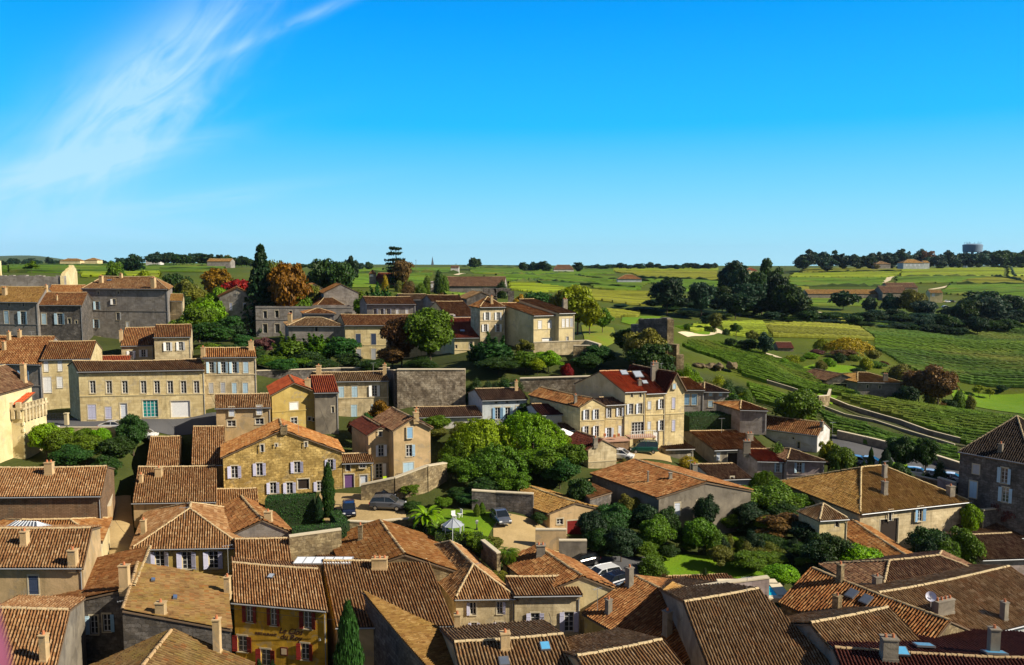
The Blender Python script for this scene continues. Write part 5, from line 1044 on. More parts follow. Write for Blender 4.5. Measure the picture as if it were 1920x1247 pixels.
_u = 'first second third fourth fifth sixth seventh eighth ninth tenth eleventh twelfth thirteenth fourteenth fifteenth sixteenth seventeenth eighteenth nineteenth'.split()
def ORD(i):
    if i < 19: return _u[i]
    t, o = divmod(i + 1, 10); w = {2: 'twent', 3: 'thirt', 4: 'fort'}[t]
    return w + 'ieth' if o == 0 else w + 'y-' + _u[o - 1]
r_ = random.Random(3)
# ================================================================ vegetation
def leafmat():
    if 'leaf' in _mc: return _mc['leaf']
    t = NT('foliage'); oi = t.n('ShaderNodeObjectInfo'); ge = t.n('ShaderNodeNewGeometry'); ob = t.n('ShaderNodeTexCoord').outputs['Object']
    r = ge.outputs['Random Per Island']
    k = t.math('ADD', .55, t.math('MULTIPLY', r, .9))
    c = t.n('ShaderNodeVectorMath', {0: oi.outputs['Color'], 3: k}, operation='SCALE').outputs[0]
    hs = t.n('ShaderNodeHueSaturation', {'Hue': t.math('ADD', .475, t.math('MULTIPLY', t.noise(ob, 1.2, 3), .05)), 'Saturation': 1.05, 'Value': 1.0, 'Color': c})
    m = t.out(hs.outputs[0], .55, spec=.3)
    tr = t.n('ShaderNodeBsdfTranslucent', {'Color': hs.outputs[0]}); mx = t.n('ShaderNodeMixShader', {0: .28, 1: t.bsdf.outputs[0], 2: tr.outputs[0]})
    for n in t.t.nodes:
        if n.type == 'OUTPUT_MATERIAL': t.t.links.new(mx.outputs[0], n.inputs[0])
    _mc['leaf'] = m; return m
bark = plain('bark', (.10, .075, .05), .95, bump=.5)
def leaves(P, N, size, r, droop=0.0, asp=.55):
    """quads centred on P, roughly facing N"""
    n = len(P); d = N + r.normal(0, .55, (n, 3)); d /= np.linalg.norm(d, axis=1)[:, None]
    a = np.cross(d, r.normal(0, 1, (n, 3))); a /= np.linalg.norm(a, axis=1)[:, None]
    if droop: a = a * (1 - droop) + np.array([0, 0, -1]) * droop; a /= np.linalg.norm(a, axis=1)[:, None]
    b = np.cross(d, a); s = size * r.uniform(.6, 1.35, n)[:, None]
    V = np.stack([P - a * s, P - b * s * asp + d * s * .12, P + a * s, P + b * s * asp + d * s * .12], 1).reshape(-1, 3)
    return V, np.arange(n * 4).reshape(n, 4)
def crown_mesh(kind, seed, n, size):
    r = np.random.default_rng(seed); P = []; N = []
    if kind in ('round', 'open', 'tall', 'bush'):
        k = {'round': 34, 'open': 26, 'tall': 34, 'bush': 22}[kind]
        rad = {'round': (.12, .22), 'open': (.11, .19), 'tall': (.13, .22), 'bush': (.16, .28)}[kind]
        for i in range(k):
            d = r.normal(0, 1, 3); d /= np.linalg.norm(d)
            if kind != 'bush': d[2] = d[2] if d[2] > -.55 else -d[2] * .5
            else: d[2] = abs(d[2])
            q = r.uniform(.35, .98) ** .6; rc = r.uniform(*rad)
            c = d * (.5 - rc * .75) * q * np.array([1, 1, 1.0]) * (r.uniform(1.1, 1.32) if r.random() < .28 else 1)
            m = int(n / k * (rc / np.mean(rad)) ** 2); e = r.normal(0, 1, (m, 3)); e /= np.linalg.norm(e, axis=1)[:, None]; e[:, 2] = np.where(e[:, 2] < -.3, -e[:, 2], e[:, 2])
            P.append(c + e * rc * r.uniform(.55, 1.08, m)[:, None] * np.array([1, 1, .82])); N.append(e)
        P = np.concatenate(P); N = np.concatenate(N)
        P[:, 2] = P[:, 2] + .5 if kind != 'bush' else P[:, 2] * 1.9
        if kind == 'bush': P[:, 2] = np.clip(P[:, 2], 0, 2)
    elif kind == 'conifer':
        t = r.random(n) ** .75; lay = np.floor(t * 15) / 15 + r.uniform(0, .035, n); w = (1 - lay) * .55 + .03; a = r.uniform(0, 2 * np.pi, n); arm = np.round(a / (2 * np.pi) * 9 + lay * 7) / 9 * 2 * np.pi
        a = np.where(r.random(n) < .7, arm + r.normal(0, .12, n), a); q = r.random(n) ** .5 * w
        P = np.stack([np.cos(a) * q, np.sin(a) * q, lay - q * .22 + .02], 1); N = np.stack([np.cos(a) * .4, np.sin(a) * .4, np.ones(n)], 1)
    elif kind == 'cedar':
        L = [(.98, .26), (.88, .34), (.70, .40), (.60, .48), (.5, .46), (.42, .5), (.33, .48), (.24, .45), (.16, .4)]; P = []; N = []
        for (z, w) in L:
            for j in range(3):
                m = n // 27; c = np.array([r.normal(0, .10), r.normal(0, .10), z + r.normal(0, .012)]); a = r.uniform(0, 2 * np.pi, m); q = np.sqrt(r.random(m)) * w * r.uniform(.6, .95)
                P.append(c + np.stack([np.cos(a) * q, np.sin(a) * q, r.normal(0, .012, m) - q * .05], 1)); N.append(np.tile([0, 0, 1.0], (m, 1)))
        P = np.concatenate(P); N = np.concatenate(N)
    elif kind == 'cypress':
        t = r.random(n); w = .5 * np.sin(np.pi * np.clip(t * .82 + .16, 0, 1)) ** .7 * (1 + .12 * np.sin(t * 30 + r.random(n))); a = r.uniform(0, 2 * np.pi, n); q = w * r.uniform(.75, 1.03, n)
        P = np.stack([np.cos(a) * q, np.sin(a) * q, t], 1); N = np.stack([np.cos(a), np.sin(a), np.full(n, .3)], 1)
    elif kind == 'willow':
        k = 110; P = []; N = []
        for i in range(k):
            a = r.uniform(0, 2 * np.pi); q = .46 * math.sqrt(r.random()); top = .55 + .42 * (1 - (q / .46) ** 2) * r.uniform(.75, 1.1); ln = r.uniform(.2, .5); m = n // k
            t = r.random(m); P.append(np.stack([math.cos(a) * q + .08 * t * math.cos(a) + r.normal(0, .022, m), math.sin(a) * q + .08 * t * math.sin(a) + r.normal(0, .022, m), top - ln * t ** 1.3], 1)); N.append(np.tile([math.cos(a), math.sin(a), .7], (m, 1)))
        P = np.concatenate(P); N = np.concatenate(N)
    elif kind == 'spiky':      # upright shoots, as on pollards and laurels
        k = 60; P = []; N = []
        for i in range(k):
            d = r.normal(0, 1, 3); d[2] = abs(d[2]) * .9 + .1; d /= np.linalg.norm(d); b0 = d * np.array([.30, .30, .34]) * r.uniform(.3, 1); ln = r.uniform(.16, .34); m = n // k; t = r.random(m)
            P.append(b0 + (d * .6 + [0, 0, .55]) * (t * ln)[:, None] + r.normal(0, .03, (m, 3)) * (1.15 - t)[:, None]); N.append(d + r.normal(0, .3, (m, 3)))
        P = np.concatenate(P); N = np.concatenate(N); P[:, 2] += .12; P[:, 2] = P[:, 2] / max(P[:, 2].max(), .1)
    V, F = leaves(P, N, size, r, .6 if kind == 'willow' else 0, .5 if kind in ('willow', 'spiky') else .6)
    # dark heart of twigs and leaves so the crown is not see-through in its middle
    if kind in ('round', 'bush', 'tall', 'cypress', 'conifer', 'spiky'):
        m = n // 7; e = r.normal(0, 1, (m, 3)); e /= np.linalg.norm(e, axis=1)[:, None]; q = r.random(m)[:, None] ** .4
        if kind == 'cypress': z = r.uniform(.02, .85, m); C = np.stack([e[:, 0] * .3 * np.sin(np.pi * np.clip(z + .12, 0, 1)), e[:, 1] * .3 * np.sin(np.pi * np.clip(z + .12, 0, 1)), z], 1)
        elif kind == 'conifer': z = r.uniform(.03, .8, m); C = np.stack([e[:, 0] * .26 * (1 - z), e[:, 1] * .26 * (1 - z), z], 1)
        elif kind == 'bush': C = np.abs(e) * [1, 1, 1] * q * .34; C[:, :2] *= np.sign(e[:, :2]); C[:, 2] *= 1.4
        elif kind == 'spiky': C = e * q * np.array([.27, .27, .3]) + [0, 0, .42]
        else: C = e * q * .34 + [0, 0, .5]
        V2, F2 = leaves(C, e, size * 2.2, r); F = np.concatenate([F, F2 + len(V)]); V = np.concatenate([V, V2])
    return np_mesh('crown', V, F)
def trunk_mesh(kind, seed):
    r = random.Random(seed); mb = MB()
    if kind == 'conifer' or kind == 'cypress': mb.tube([(0, 0, -.1), (0, 0, .5), (0, 0, .92)], [.035, .022, .006], 7)
    elif kind == 'cedar': mb.tube([(0, 0, -.1), (.01, 0, .4), (.0, .01, .75), (.02, 0, .98)], [.05, .035, .022, .008], 8); [mb.tube([(0, 0, z), (math.cos(a) * w * .5, math.sin(a) * w * .5, z + .01), (math.cos(a) * w, math.sin(a) * w, z + .02)], [.015, .01, .004], 5) for z, w, a in ((.95, .2, 0), (.86, .3, 2), (.86, .28, 5), (.7, .36, 1), (.68, .36, 4), (.58, .4, 3), (.5, .4, 0))]
    else:
        mb.tube([(0, 0, -.12), (.01, .0, .12), (-.005, .01, .3), (.01, 0, .5)], [.04, .03, .025, .015], 8)
        for i in range(7):
            a = r.uniform(0, 6.28); z = r.uniform(.2, .42); l = r.uniform(.2, .34); mb.tube([(0, 0, z), (math.cos(a) * l * .5, math.sin(a) * l * .5, z + .13), (math.cos(a) * l, math.sin(a) * l, z + .24)], [.016, .010, .004], 5)
    me_o = mb.build('trunk', bark); me = me_o.data; bpy.data.objects.remove(me_o); return me
_cm = {}
def protos(kind, q):
    key = (kind, q)
    if key not in _cm:
        n, s = {2: (11000, .026), 1: (5200, .036), 0: (1700, .062)}[q]
        if kind in ('cypress',): n = int(n * .8); s = s * 1.1
        if kind == 'willow': s = s * .85; n = int(n * 1.3)
        if kind == 'spiky': s *= 1.0
        if kind == 'cedar': n = int(n * .8)
        nv = {2: 3, 1: 3, 0: 3}[q]
        if kind in ('conifer', 'cedar', 'cypress'): nv = 1 if kind == 'cedar' else 2
        L = []
        for i in range(nv):
            cm_ = crown_mesh(kind, hash(kind) % 7 * 0 + {'round': 1, 'open': 2, 'tall': 3, 'bush': 4, 'conifer': 5, 'cedar': 6, 'cypress': 7, 'willow': 8, 'spiky': 9}[kind] * 100 + i, n, s); cm_.materials.append(leafmat()); L.append((cm_, trunk_mesh(kind, i)))
        _cm[key] = L
    return _cm[key]
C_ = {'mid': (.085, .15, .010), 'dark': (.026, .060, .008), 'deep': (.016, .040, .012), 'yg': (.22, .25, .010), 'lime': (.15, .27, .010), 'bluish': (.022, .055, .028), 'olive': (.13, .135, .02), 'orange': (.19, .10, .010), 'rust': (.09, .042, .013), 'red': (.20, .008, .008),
      'gold': (.34, .25, .02), 'plum': (.14, .05, .05), 'ever': (.03, .085, .014), 'brown': (.13, .08, .025)}
TREES = []
def tree(label, u, vtop, Y, wpx, kind='round', col='mid', name='tree', cat='tree', group=None, x=None, vb=None, q=None, base=None):
    """crown top at pixel u, vtop, crown wpx wide, standing at distance Y on the ground"""
    p = at(u, vtop, Y); gz = g1(p[0], Y) if base is None else base
    if vb is not None: gz = at(u, vb, Y)[2]
    h = p[2] - gz; w = wpx / FC * Y * (1.0 if kind in ('cypress', 'cedar') else 1.9 if kind == 'conifer' else 1.5 if kind in ('willow', 'spiky') else 1.2 if kind == 'bush' else 1.18 if 290 < Y < 480 else 1.3)
    if h < 1.2 and 'shrub' in label or h < 1.2 and 'bush' in label: h = random.uniform(1.4, 2.4)
    if h < .8 or h > 28: h = min(max(h, 1.5), 24)
    q = q if q is not None else (2 if Y < 175 else 1 if Y < 420 else 0)
    cr, tr = protos(kind, q)[len(TREES) % len(protos(kind, q))]
    root = empty(name, (p[0], Y, gz), random.random() * 6.28, label, cat, group)
    c = bpy.data.objects.new('crown', cr); COL.objects.link(c); c.parent = root; c.color = (*[min(1, v_ * random.uniform(.9, 1.12)) for v_ in C_[col]], 1)
    bush = kind in ('bush', 'cypress', 'conifer', 'willow', 'cedar', 'spiky')
    if bush: c.scale = (w, w, h); 
    else:
        ch = min(h * .9, w * 1.5) if kind != 'tall' else h * .94
        ch = max(ch, h * (.93 if 290 < Y < 480 or Y > 600 else .78)); c.scale = (w, w, ch); c.location = (0, 0, h - ch)
    if kind != 'bush' and Y < 900:
        t = bpy.data.objects.new('trunk', tr); COL.objects.link(t); t.parent = root; k = h if kind in ('conifer', 'cedar', 'cypress') else h * 1.0; t.scale = (max(k * .55, .3), max(k * .55, .3), k * (1 if kind in ('conifer', 'cedar', 'cypress', 'willow', 'spiky') else .95))
        if kind in ('cedar',): t.scale = (w, w, h)
    TREES.append(root); return root
def cluster(label, spots, Y, kind, cols, group, name='tree', cat='tree', **k):
    for i, (u, v, w) in enumerate(spots): tree(label, u, v, Y * random.uniform(.97, 1.04), w, kind if isinstance(kind, str) else random.choice(kind), random.choice(cols), name, cat, group, **k)
def bush(label, u, vtop, Y, wpx, col='mid', kind='bush', **k): return tree(label, u, vtop, Y, wpx, kind, col, k.pop('name', 'bush'), k.pop('cat', 'bush'), **k)
T = tree
# ---- upper left park and garden trees
T('tall dark fir standing above the left rooftops', 488, 459, 215, 52, 'conifer', 'deep', 'fir_tree')
T('big orange autumn tree beside the tall fir', 538, 486, 212, 60, 'round', 'orange')
T('yellow green tree between the fir and the orange tree', 512, 482, 218, 40, 'round', 'olive')
T('round scarlet tree left of the fir', 446, 516, 240, 46, 'round', 'red')
T('rusty orange tree behind the scarlet one', 405, 500, 262, 48, 'round', 'orange')
T('dense green tree left of the twin dark trees', 604, 480, 255, 52, 'round', 'dark')
T('dense green tree right of its twin by the pale gables', 640, 482, 250, 46, 'round', 'dark')
T('open topped dark tree behind the twin trees', 656, 476, 300, 30, 'open', 'deep')
T('flat layered cedar on the plateau skyline', 742, 464, 330, 46, 'cedar', 'deep', 'cedar_tree')
T('rusty round tree beside the layered cedar', 754, 482, 325, 36, 'round', 'brown')
T('dark rounded shrub tree above the long low house', 712, 529, 215, 52, 'spiky', 'ever')
T('bright green tree above the grey manor roof', 214, 487, 330, 36, 'round', 'mid')
T('dark round tree on the left vineyard edge', 248, 476, 520, 36, 'round', 'deep')
T('lime tree behind the right end of the manor', 272, 504, 300, 30, 'round', 'yg')
T('light green tree in the left vines', 58, 490, 420, 26, 'open', 'mid')
T('grey green tree between manor and garden', 328, 505, 240, 44, 'round', 'dark')
T('olive green tree right of the manor chimney', 352, 520, 235, 46, 'open', 'olive')
T('pale lime tree in front of the scarlet tree', 405, 535, 225, 42, 'round', 'lime')
T('large leafy tree hanging over the left houses', 371, 568, 186, 56, 'round', 'mid')
T('dark leafy tree below the hanging tree', 408, 612, 176, 54, 'round', 'ever')
T('darker conifer like shrub right of the street trees', 440, 608, 185, 36, 'tall', 'deep')
T('brown crowned tree above the grey gable', 330, 520, 262, 44, 'open', 'brown')
T('leafy tree filling the gap under the grey gable', 377, 610, 178, 46, 'round', 'mid')
T('pink leaved small tree above the blue shuttered house', 490, 628, 168, 34, 'open', 'plum')
T('bright green garden tree, leftmost of the terrace row', 548, 622, 166, 72, 'spiky', 'mid')
T('bright green garden tree, second of the terrace row', 598, 624, 167, 70, 'spiky', 'mid')
T('dark green garden tree, third of the terrace row', 640, 628, 166, 62, 'round', 'ever')
T('small dark garden tree under the terrace row', 578, 655, 158, 46, 'round', 'dark')
T('dark bushy tree below the lit blue shuttered house', 655, 660, 157, 40, 'round', 'dark')
T('rust brown chestnut tree on the terrace', 752, 585, 158, 64, 'round', 'rust')
T('tall green chestnut tree on the terrace', 806, 566, 157, 82, 'tall', 'mid')
T('dark bush at the foot of the rust chestnut', 735, 645, 156, 50, 'round', 'brown')
bush('dark hedge bush at the foot of the green chestnut', 790, 668, 152, 60, 'dark')
T('dark spiky topped tree over the retaining wall', 925, 624, 148, 82, 'spiky', 'ever')
T('lower dark tree hanging on the retaining wall', 935, 668, 143, 70, 'round', 'dark')
T('leafy green tree right of the spiky topped tree', 985, 655, 145, 46, 'round', 'mid')
T('bright lime tree in front of the cream terrace', 1028, 654, 146, 44, 'round', 'lime')
T('small olive tree beside the cream stone flank', 985, 633, 152, 34, 'open', 'olive')
T('gold tinged low tree by the lime tree', 1008, 668, 144, 30, 'round', 'yg')
bush('little round scarlet bush on the terrace edge', 1063, 680, 143.5, 24, 'red')
T('dark garden tree right of the scarlet bush', 1120, 645, 150, 62, 'round', 'ever')
T('spreading dark shrub in front of the dark garden tree', 1098, 662, 146, 50, 'round', 'dark')
T('ivy green tree smothering the castle wall', 1212, 610, 147, 78, 'round', 'olive')
T('dark tree below the castle wall', 1225, 640, 143, 66, 'round', 'dark')
T('dark tree left of the castle wall', 1175, 610, 158, 50, 'round', 'dark')
T('big yellow green tree behind the cream house', 1084, 525, 192, 56, 'round', 'yg')
T('golden green tree leaning by the cream house', 1106, 560, 190, 40, 'round', 'yg')
T('yellow green tree left of the big yellow green tree', 1050, 540, 196, 46, 'round', 'olive')
T('dark tree above the orange roofed cream house', 1015, 540, 205, 54, 'round', 'ever')
T('yellow shrub by the dark arch', 975, 549, 215, 26, 'open', 'gold')
T('green climbing tree right of the golden tree', 1130, 575, 195, 36, 'round', 'mid')
for i, (u, v, w, c) in enumerate(sorted([(722, 512, 12, 'gold'), (748, 521, 14, 'olive'), (768, 520, 16, 'brown'), (800, 508, 14, 'mid'), (822, 504, 22, 'dark'), (832, 505, 16, 'mid'), (790, 528, 18, 'mid'), (765, 533, 22, 'brown'), (780, 538, 18, 'olive'), (760, 528, 14, 'orange'), (830, 548, 16, 'brown')])):
    T(ORD(i) + ' from the left of the shrubs around the plateau brick house', u, v, 300 + i % 3 * 12, w, 'bush', c, 'bush', 'bush', 'shrubs around the plateau brick house')
bush('cypress like dark shrub by the winery end', 908, 514, 360, 12, 'deep'); bush('dark round bush at the winery end', 941, 523, 300, 20, 'dark'); bush('dark low bush above the winery roof', 885, 511, 380, 24, 'deep')
for i, (u, v, Y, w, c) in enumerate(sorted([(345, 590, 184, 40, 'mid'), (385, 600, 176, 46, 'dark'), (430, 590, 188, 46, 'ever'), (398, 640, 166, 44, 'mid'), (425, 645, 160, 40, 'dark'), (455, 625, 172, 36, 'ever'), (470, 650, 160, 44, 'dark'), (505, 665, 152, 50, 'mid'), (530, 672, 150, 44, 'ever'), (375, 555, 215, 50, 'mid'), (360, 540, 230, 50, 'olive'), (395, 560, 212, 46, 'lime'), (425, 530, 240, 40, 'dark'), (340, 545, 226, 44, 'dark'), (600, 672, 154, 56, 'dark'), (560, 668, 156, 50, 'mid'), (700, 672, 152, 50, 'dark'), (480, 520, 232, 44, 'deep'), (560, 540, 214, 44, 'mid'), (590, 530, 235, 40, 'olive'), (630, 545, 236, 36, 'mid'), (665, 540, 236, 40, 'mid'), (680, 550, 220, 34, 'mid')])):
    T(ORD(i) + ' from the left of the leafy park trees on the upper left slope', u, v, Y, w, 'round', c, group='park trees on the upper left slope')
# ---- far plateau and skyline
def row(label, group, u0, u1, n, v0, v1, Y, w0, w1, kinds, cols, q=0):
    for i in range(n):
        u = u0 + (u1 - u0) * (i + r_.random() * .8) / n
        T(ORD(i) + ' from the left, ' + label, u, r_.uniform(v0, v1), Y * r_.uniform(.95, 1.06), r_.uniform(w0, w1), r_.choice(kinds), r_.choice(cols), 'tree', 'tree', group, q=q)
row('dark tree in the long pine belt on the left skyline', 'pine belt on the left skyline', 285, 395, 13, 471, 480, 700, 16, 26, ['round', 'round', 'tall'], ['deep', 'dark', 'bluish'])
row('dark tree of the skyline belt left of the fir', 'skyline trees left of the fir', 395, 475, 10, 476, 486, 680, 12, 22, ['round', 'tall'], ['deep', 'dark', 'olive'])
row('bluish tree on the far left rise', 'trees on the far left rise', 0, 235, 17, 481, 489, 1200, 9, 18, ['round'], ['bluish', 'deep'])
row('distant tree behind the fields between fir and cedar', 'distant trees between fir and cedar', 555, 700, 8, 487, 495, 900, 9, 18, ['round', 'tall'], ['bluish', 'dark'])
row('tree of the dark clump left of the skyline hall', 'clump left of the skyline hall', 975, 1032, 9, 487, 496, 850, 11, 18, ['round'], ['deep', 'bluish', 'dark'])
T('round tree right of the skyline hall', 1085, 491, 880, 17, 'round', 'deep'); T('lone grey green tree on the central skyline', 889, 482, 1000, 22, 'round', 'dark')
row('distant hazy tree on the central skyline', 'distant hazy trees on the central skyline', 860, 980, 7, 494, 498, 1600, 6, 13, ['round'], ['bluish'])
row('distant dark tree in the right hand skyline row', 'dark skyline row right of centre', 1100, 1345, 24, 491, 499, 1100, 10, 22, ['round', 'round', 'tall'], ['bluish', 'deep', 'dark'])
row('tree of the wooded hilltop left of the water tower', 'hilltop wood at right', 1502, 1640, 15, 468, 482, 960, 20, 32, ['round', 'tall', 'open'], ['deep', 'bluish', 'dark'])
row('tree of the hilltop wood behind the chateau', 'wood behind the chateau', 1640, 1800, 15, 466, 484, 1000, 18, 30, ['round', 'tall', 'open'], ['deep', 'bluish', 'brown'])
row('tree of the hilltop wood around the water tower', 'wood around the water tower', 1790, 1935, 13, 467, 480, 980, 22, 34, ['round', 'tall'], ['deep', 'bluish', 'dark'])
row('shrub along the front edge of the hilltop wood', 'shrubs edging the hilltop wood', 1530, 1920, 18, 492, 498, 930, 9, 16, ['round'], ['deep', 'dark', 'olive'])
# ---- the groves on the right
for a in [('broad dark oak alone left of the grove', 1252, 516, 330, 68, 'round', 'deep'), ('dark upright tree between lone oak and big grove', 1316, 522, 330, 44, 'round', 'bluish'), ('tallest broad tree of the big grove', 1374, 484, 380, 62, 'round', 'deep'),
          ('tall forked tree at the right of the big grove', 1442, 486, 385, 44, 'open', 'dark'), ('dark tree inside the big grove, left of centre', 1402, 520, 350, 62, 'round', 'bluish'), ('leafy tree at the lower right of the big grove', 1475, 528, 345, 64, 'round', 'dark'),
          ('green tree in the middle of the big grove', 1430, 515, 360, 56, 'round', 'ever'), ('drooping dark tree at the foot of the big grove', 1380, 545, 330, 56, 'round', 'deep'), ('low dark tree at the right end of the big grove', 1500, 550, 345, 44, 'round', 'dark'),
          ('little round backlit tree beside the white path', 1341, 585, 262, 26, 'round', 'olive'), ('small dark tree left of the backlit round one', 1325, 590, 285, 24, 'round', 'deep'), ('young forked tree on the path meadow', 1381, 604, 262, 20, 'open', 'mid'),
          ('round dark tree in front of the long shed', 1582, 544, 420, 48, 'round', 'deep'), ('slim dark tree below the long shed', 1632, 556, 400, 26, 'tall', 'bluish'), ('dark tree before the two level winery', 1672, 549, 395, 32, 'tall', 'bluish'),
          ('leafy tree with a golden side near the parked cars', 1715, 540, 390, 50, 'round', 'olive'), ('dark tree in front of the golden sided tree', 1735, 560, 370, 46, 'round', 'bluish'), ('dark low tree in the valley shadow', 1790, 572, 360, 50, 'round', 'deep'),
          ('huge dark oak on the right slope', 1845, 543, 385, 82, 'round', 'deep'), ('large dark oak at the far right slope', 1896, 548, 390, 54, 'round', 'deep'), ('dark tree at the bottom of the right grove', 1700, 590, 345, 54, 'round', 'deep'),
          ('second dark tree at the bottom of the right grove', 1650, 580, 355, 50, 'round', 'bluish'), ('third dark tree at the bottom of the right grove', 1760, 590, 345, 60, 'round', 'deep'), ('dark tree under the huge oak', 1820, 588, 352, 60, 'round', 'deep'),
          ('tall golden poplar like clump in the vine valley', 1592, 632, 245, 58, 'willow', 'gold'), ('small golden willow left of the golden clump', 1542, 634, 250, 22, 'willow', 'yg'), ('brown shrub under the golden clump', 1580, 655, 238, 46, 'round', 'brown'),
          ('grey brown shrub left of the golden clump', 1533, 655, 240, 26, 'round', 'plum'), ('olive shrub right of the golden clump', 1638, 655, 240, 28, 'round', 'olive'), ('dark blue green tree on the vine slope', 1436, 622, 232, 26, 'tall', 'bluish'),
          ('dark shrub left of the blue green tree', 1402, 634, 236, 36, 'round', 'dark'), ('small dark bush by the path wall', 1370, 632, 236, 18, 'round', 'dark'), ('pale green shrub above the small black shed', 1410, 618, 250, 24, 'open', 'olive'),
          ('wide rusty red brown tree beside the vineyard farmhouse', 1762, 682, 186, 62, 'round', 'brown'), ('rusty tree joining the wide one at left', 1725, 688, 190, 50, 'round', 'brown'), ('dark tree hiding the farmhouse corner', 1705, 722, 184, 34, 'round', 'deep'),
          ('small dark tree on the bright green meadow', 1880, 722, 225, 20, 'round', 'dark'), ('slight pale tree on the bright green meadow', 1836, 722, 222, 20, 'open', 'yg'), ('second slight tree on the bright green meadow', 1857, 727, 220, 14, 'open', 'yg'),
          ('big round plane tree at the bottom of the vines', 1494, 722, 137, 74, 'round', 'mid'), ('dark pruned tree by the parked cars', 1694, 812, 119, 52, 'round', 'dark'), ('slender pruned tree on a bare trunk by the road', 1738, 820, 117, 32, 'round', 'dark'),
          ('dark round hedge tree at the end of the tall hedge', 1372, 735, 134, 34, 'round', 'dark')]: T(*a)
for i, (u, v, w, c) in enumerate(sorted([(1520, 660, 26, 'lime'), (1555, 670, 26, 'lime'), (1500, 668, 22, 'mid'), (1600, 672, 24, 'mid'), (1625, 668, 22, 'yg'), (1485, 662, 24, 'yg'), (1655, 676, 22, 'rust'), (1690, 680, 40, 'olive'), (1640, 690, 36, 'mid'), (1610, 690, 26, 'dark'), (1575, 660, 20, 'dark'), (1470, 670, 18, 'lime'), (1540, 672, 20, 'olive')])):
    bush(ORD(i) + ' from the left of the shrubs below the golden clump', u, v, 222 + 4 * (i % 4), w, c, group='shrubs in the vine valley')
for i, (u, v, w, c) in enumerate(sorted([(1270, 690, 46, 'mid'), (1300, 705, 40, 'mid'), (1285, 675, 36, 'lime'), (1330, 712, 40, 'olive'), (1365, 712, 36, 'dark'), (1350, 700, 30, 'yg'), (1385, 722, 32, 'dark'), (1400, 728, 26, 'mid'), (1250, 695, 36, 'ever'), (1310, 690, 26, 'lime'), (1375, 735, 30, 'lime'), (1345, 725, 34, 'mid'), (1395, 742, 26, 'yg'), (1240, 680, 30, 'olive'), (1290, 720, 30, 'dark')])):
    bush(ORD(i) + ' from the left of the scrubby bushes above the yellow row', u, v, 150 - (i % 4) * 2.5, w, c, group='scrub on the cliff slope')
for i, (u, v, w, c) in enumerate(sorted([(1330, 633, 20, 'mid'), (1312, 630, 16, 'mid'), (1290, 620, 20, 'mid'), (1272, 622, 22, 'lime'), (1360, 640, 14, 'dark'), (1595, 728, 34, 'dark'), (1560, 725, 22, 'mid'), (1545, 748, 20, 'brown'), (1780, 745, 30, 'dark'), (1760, 752, 26, 'brown'), (1700, 742, 30, 'deep'), (1680, 735, 26, 'dark'), (1820, 738, 18, 'olive'), (1801, 727, 22, 'mid'), (1750, 690, 30, 'olive')])):
    bush(ORD(i) + ' from the left of the isolated bushes among the vines', u, v, {True: 262, False: 190}[v < 650], w, c, group='bushes among vines and meadows')
# shrub line in the valley shadow
for i in range(34):
    u = 1160 + i * 22 + r_.uniform(-8, 8); bush(ORD(i) + ' from the left of the undergrowth bushes below the groves', u, r_.uniform(580, 592) + max(0, (u - 1500)) * .02, r_.uniform(325, 360), r_.uniform(30, 46), r_.choice(['deep', 'dark', 'bluish']), group='undergrowth below the groves', kind='round', q=1)
for i in range(30):  # bushes added in place of the shadow cast on this slope
    u = 1480 + i * 11 + r_.uniform(-4, 4); bush(ORD(i) + ' from the left of the bushes added to darken the shaded valley side', u, r_.uniform(596, 606) + (8 if i % 2 else 0), 338 - (12 if i % 2 else 0), r_.uniform(30, 44), r_.choice(['deep', 'dark', 'deep']), group='dark bushes on the shaded valley side', kind='round', q=1)
for i, (u, v, w) in enumerate(sorted([(1225, 560, 40), (1275, 556, 44), (1300, 565, 40), (1345, 556, 44), (1355, 530, 44), (1395, 560, 50), (1425, 556, 50), (1450, 545, 50), (1460, 560, 46), (1490, 565, 44), (1515, 572, 36), (1415, 500, 36), (1460, 505, 36), (1390, 500, 40), (1620, 585, 44), (1680, 578, 40), (1730, 585, 46), (1780, 592, 46), (1815, 560, 50), (1870, 575, 50), (1905, 580, 50), (1860, 552, 44), (1925, 575, 40)])):
    T(ORD(i) + ' from the left of the dark trees thickening the groves', u, v, 352, w, 'round', r_.choice(['deep', 'dark', 'bluish']), group='dark trees thickening the groves')
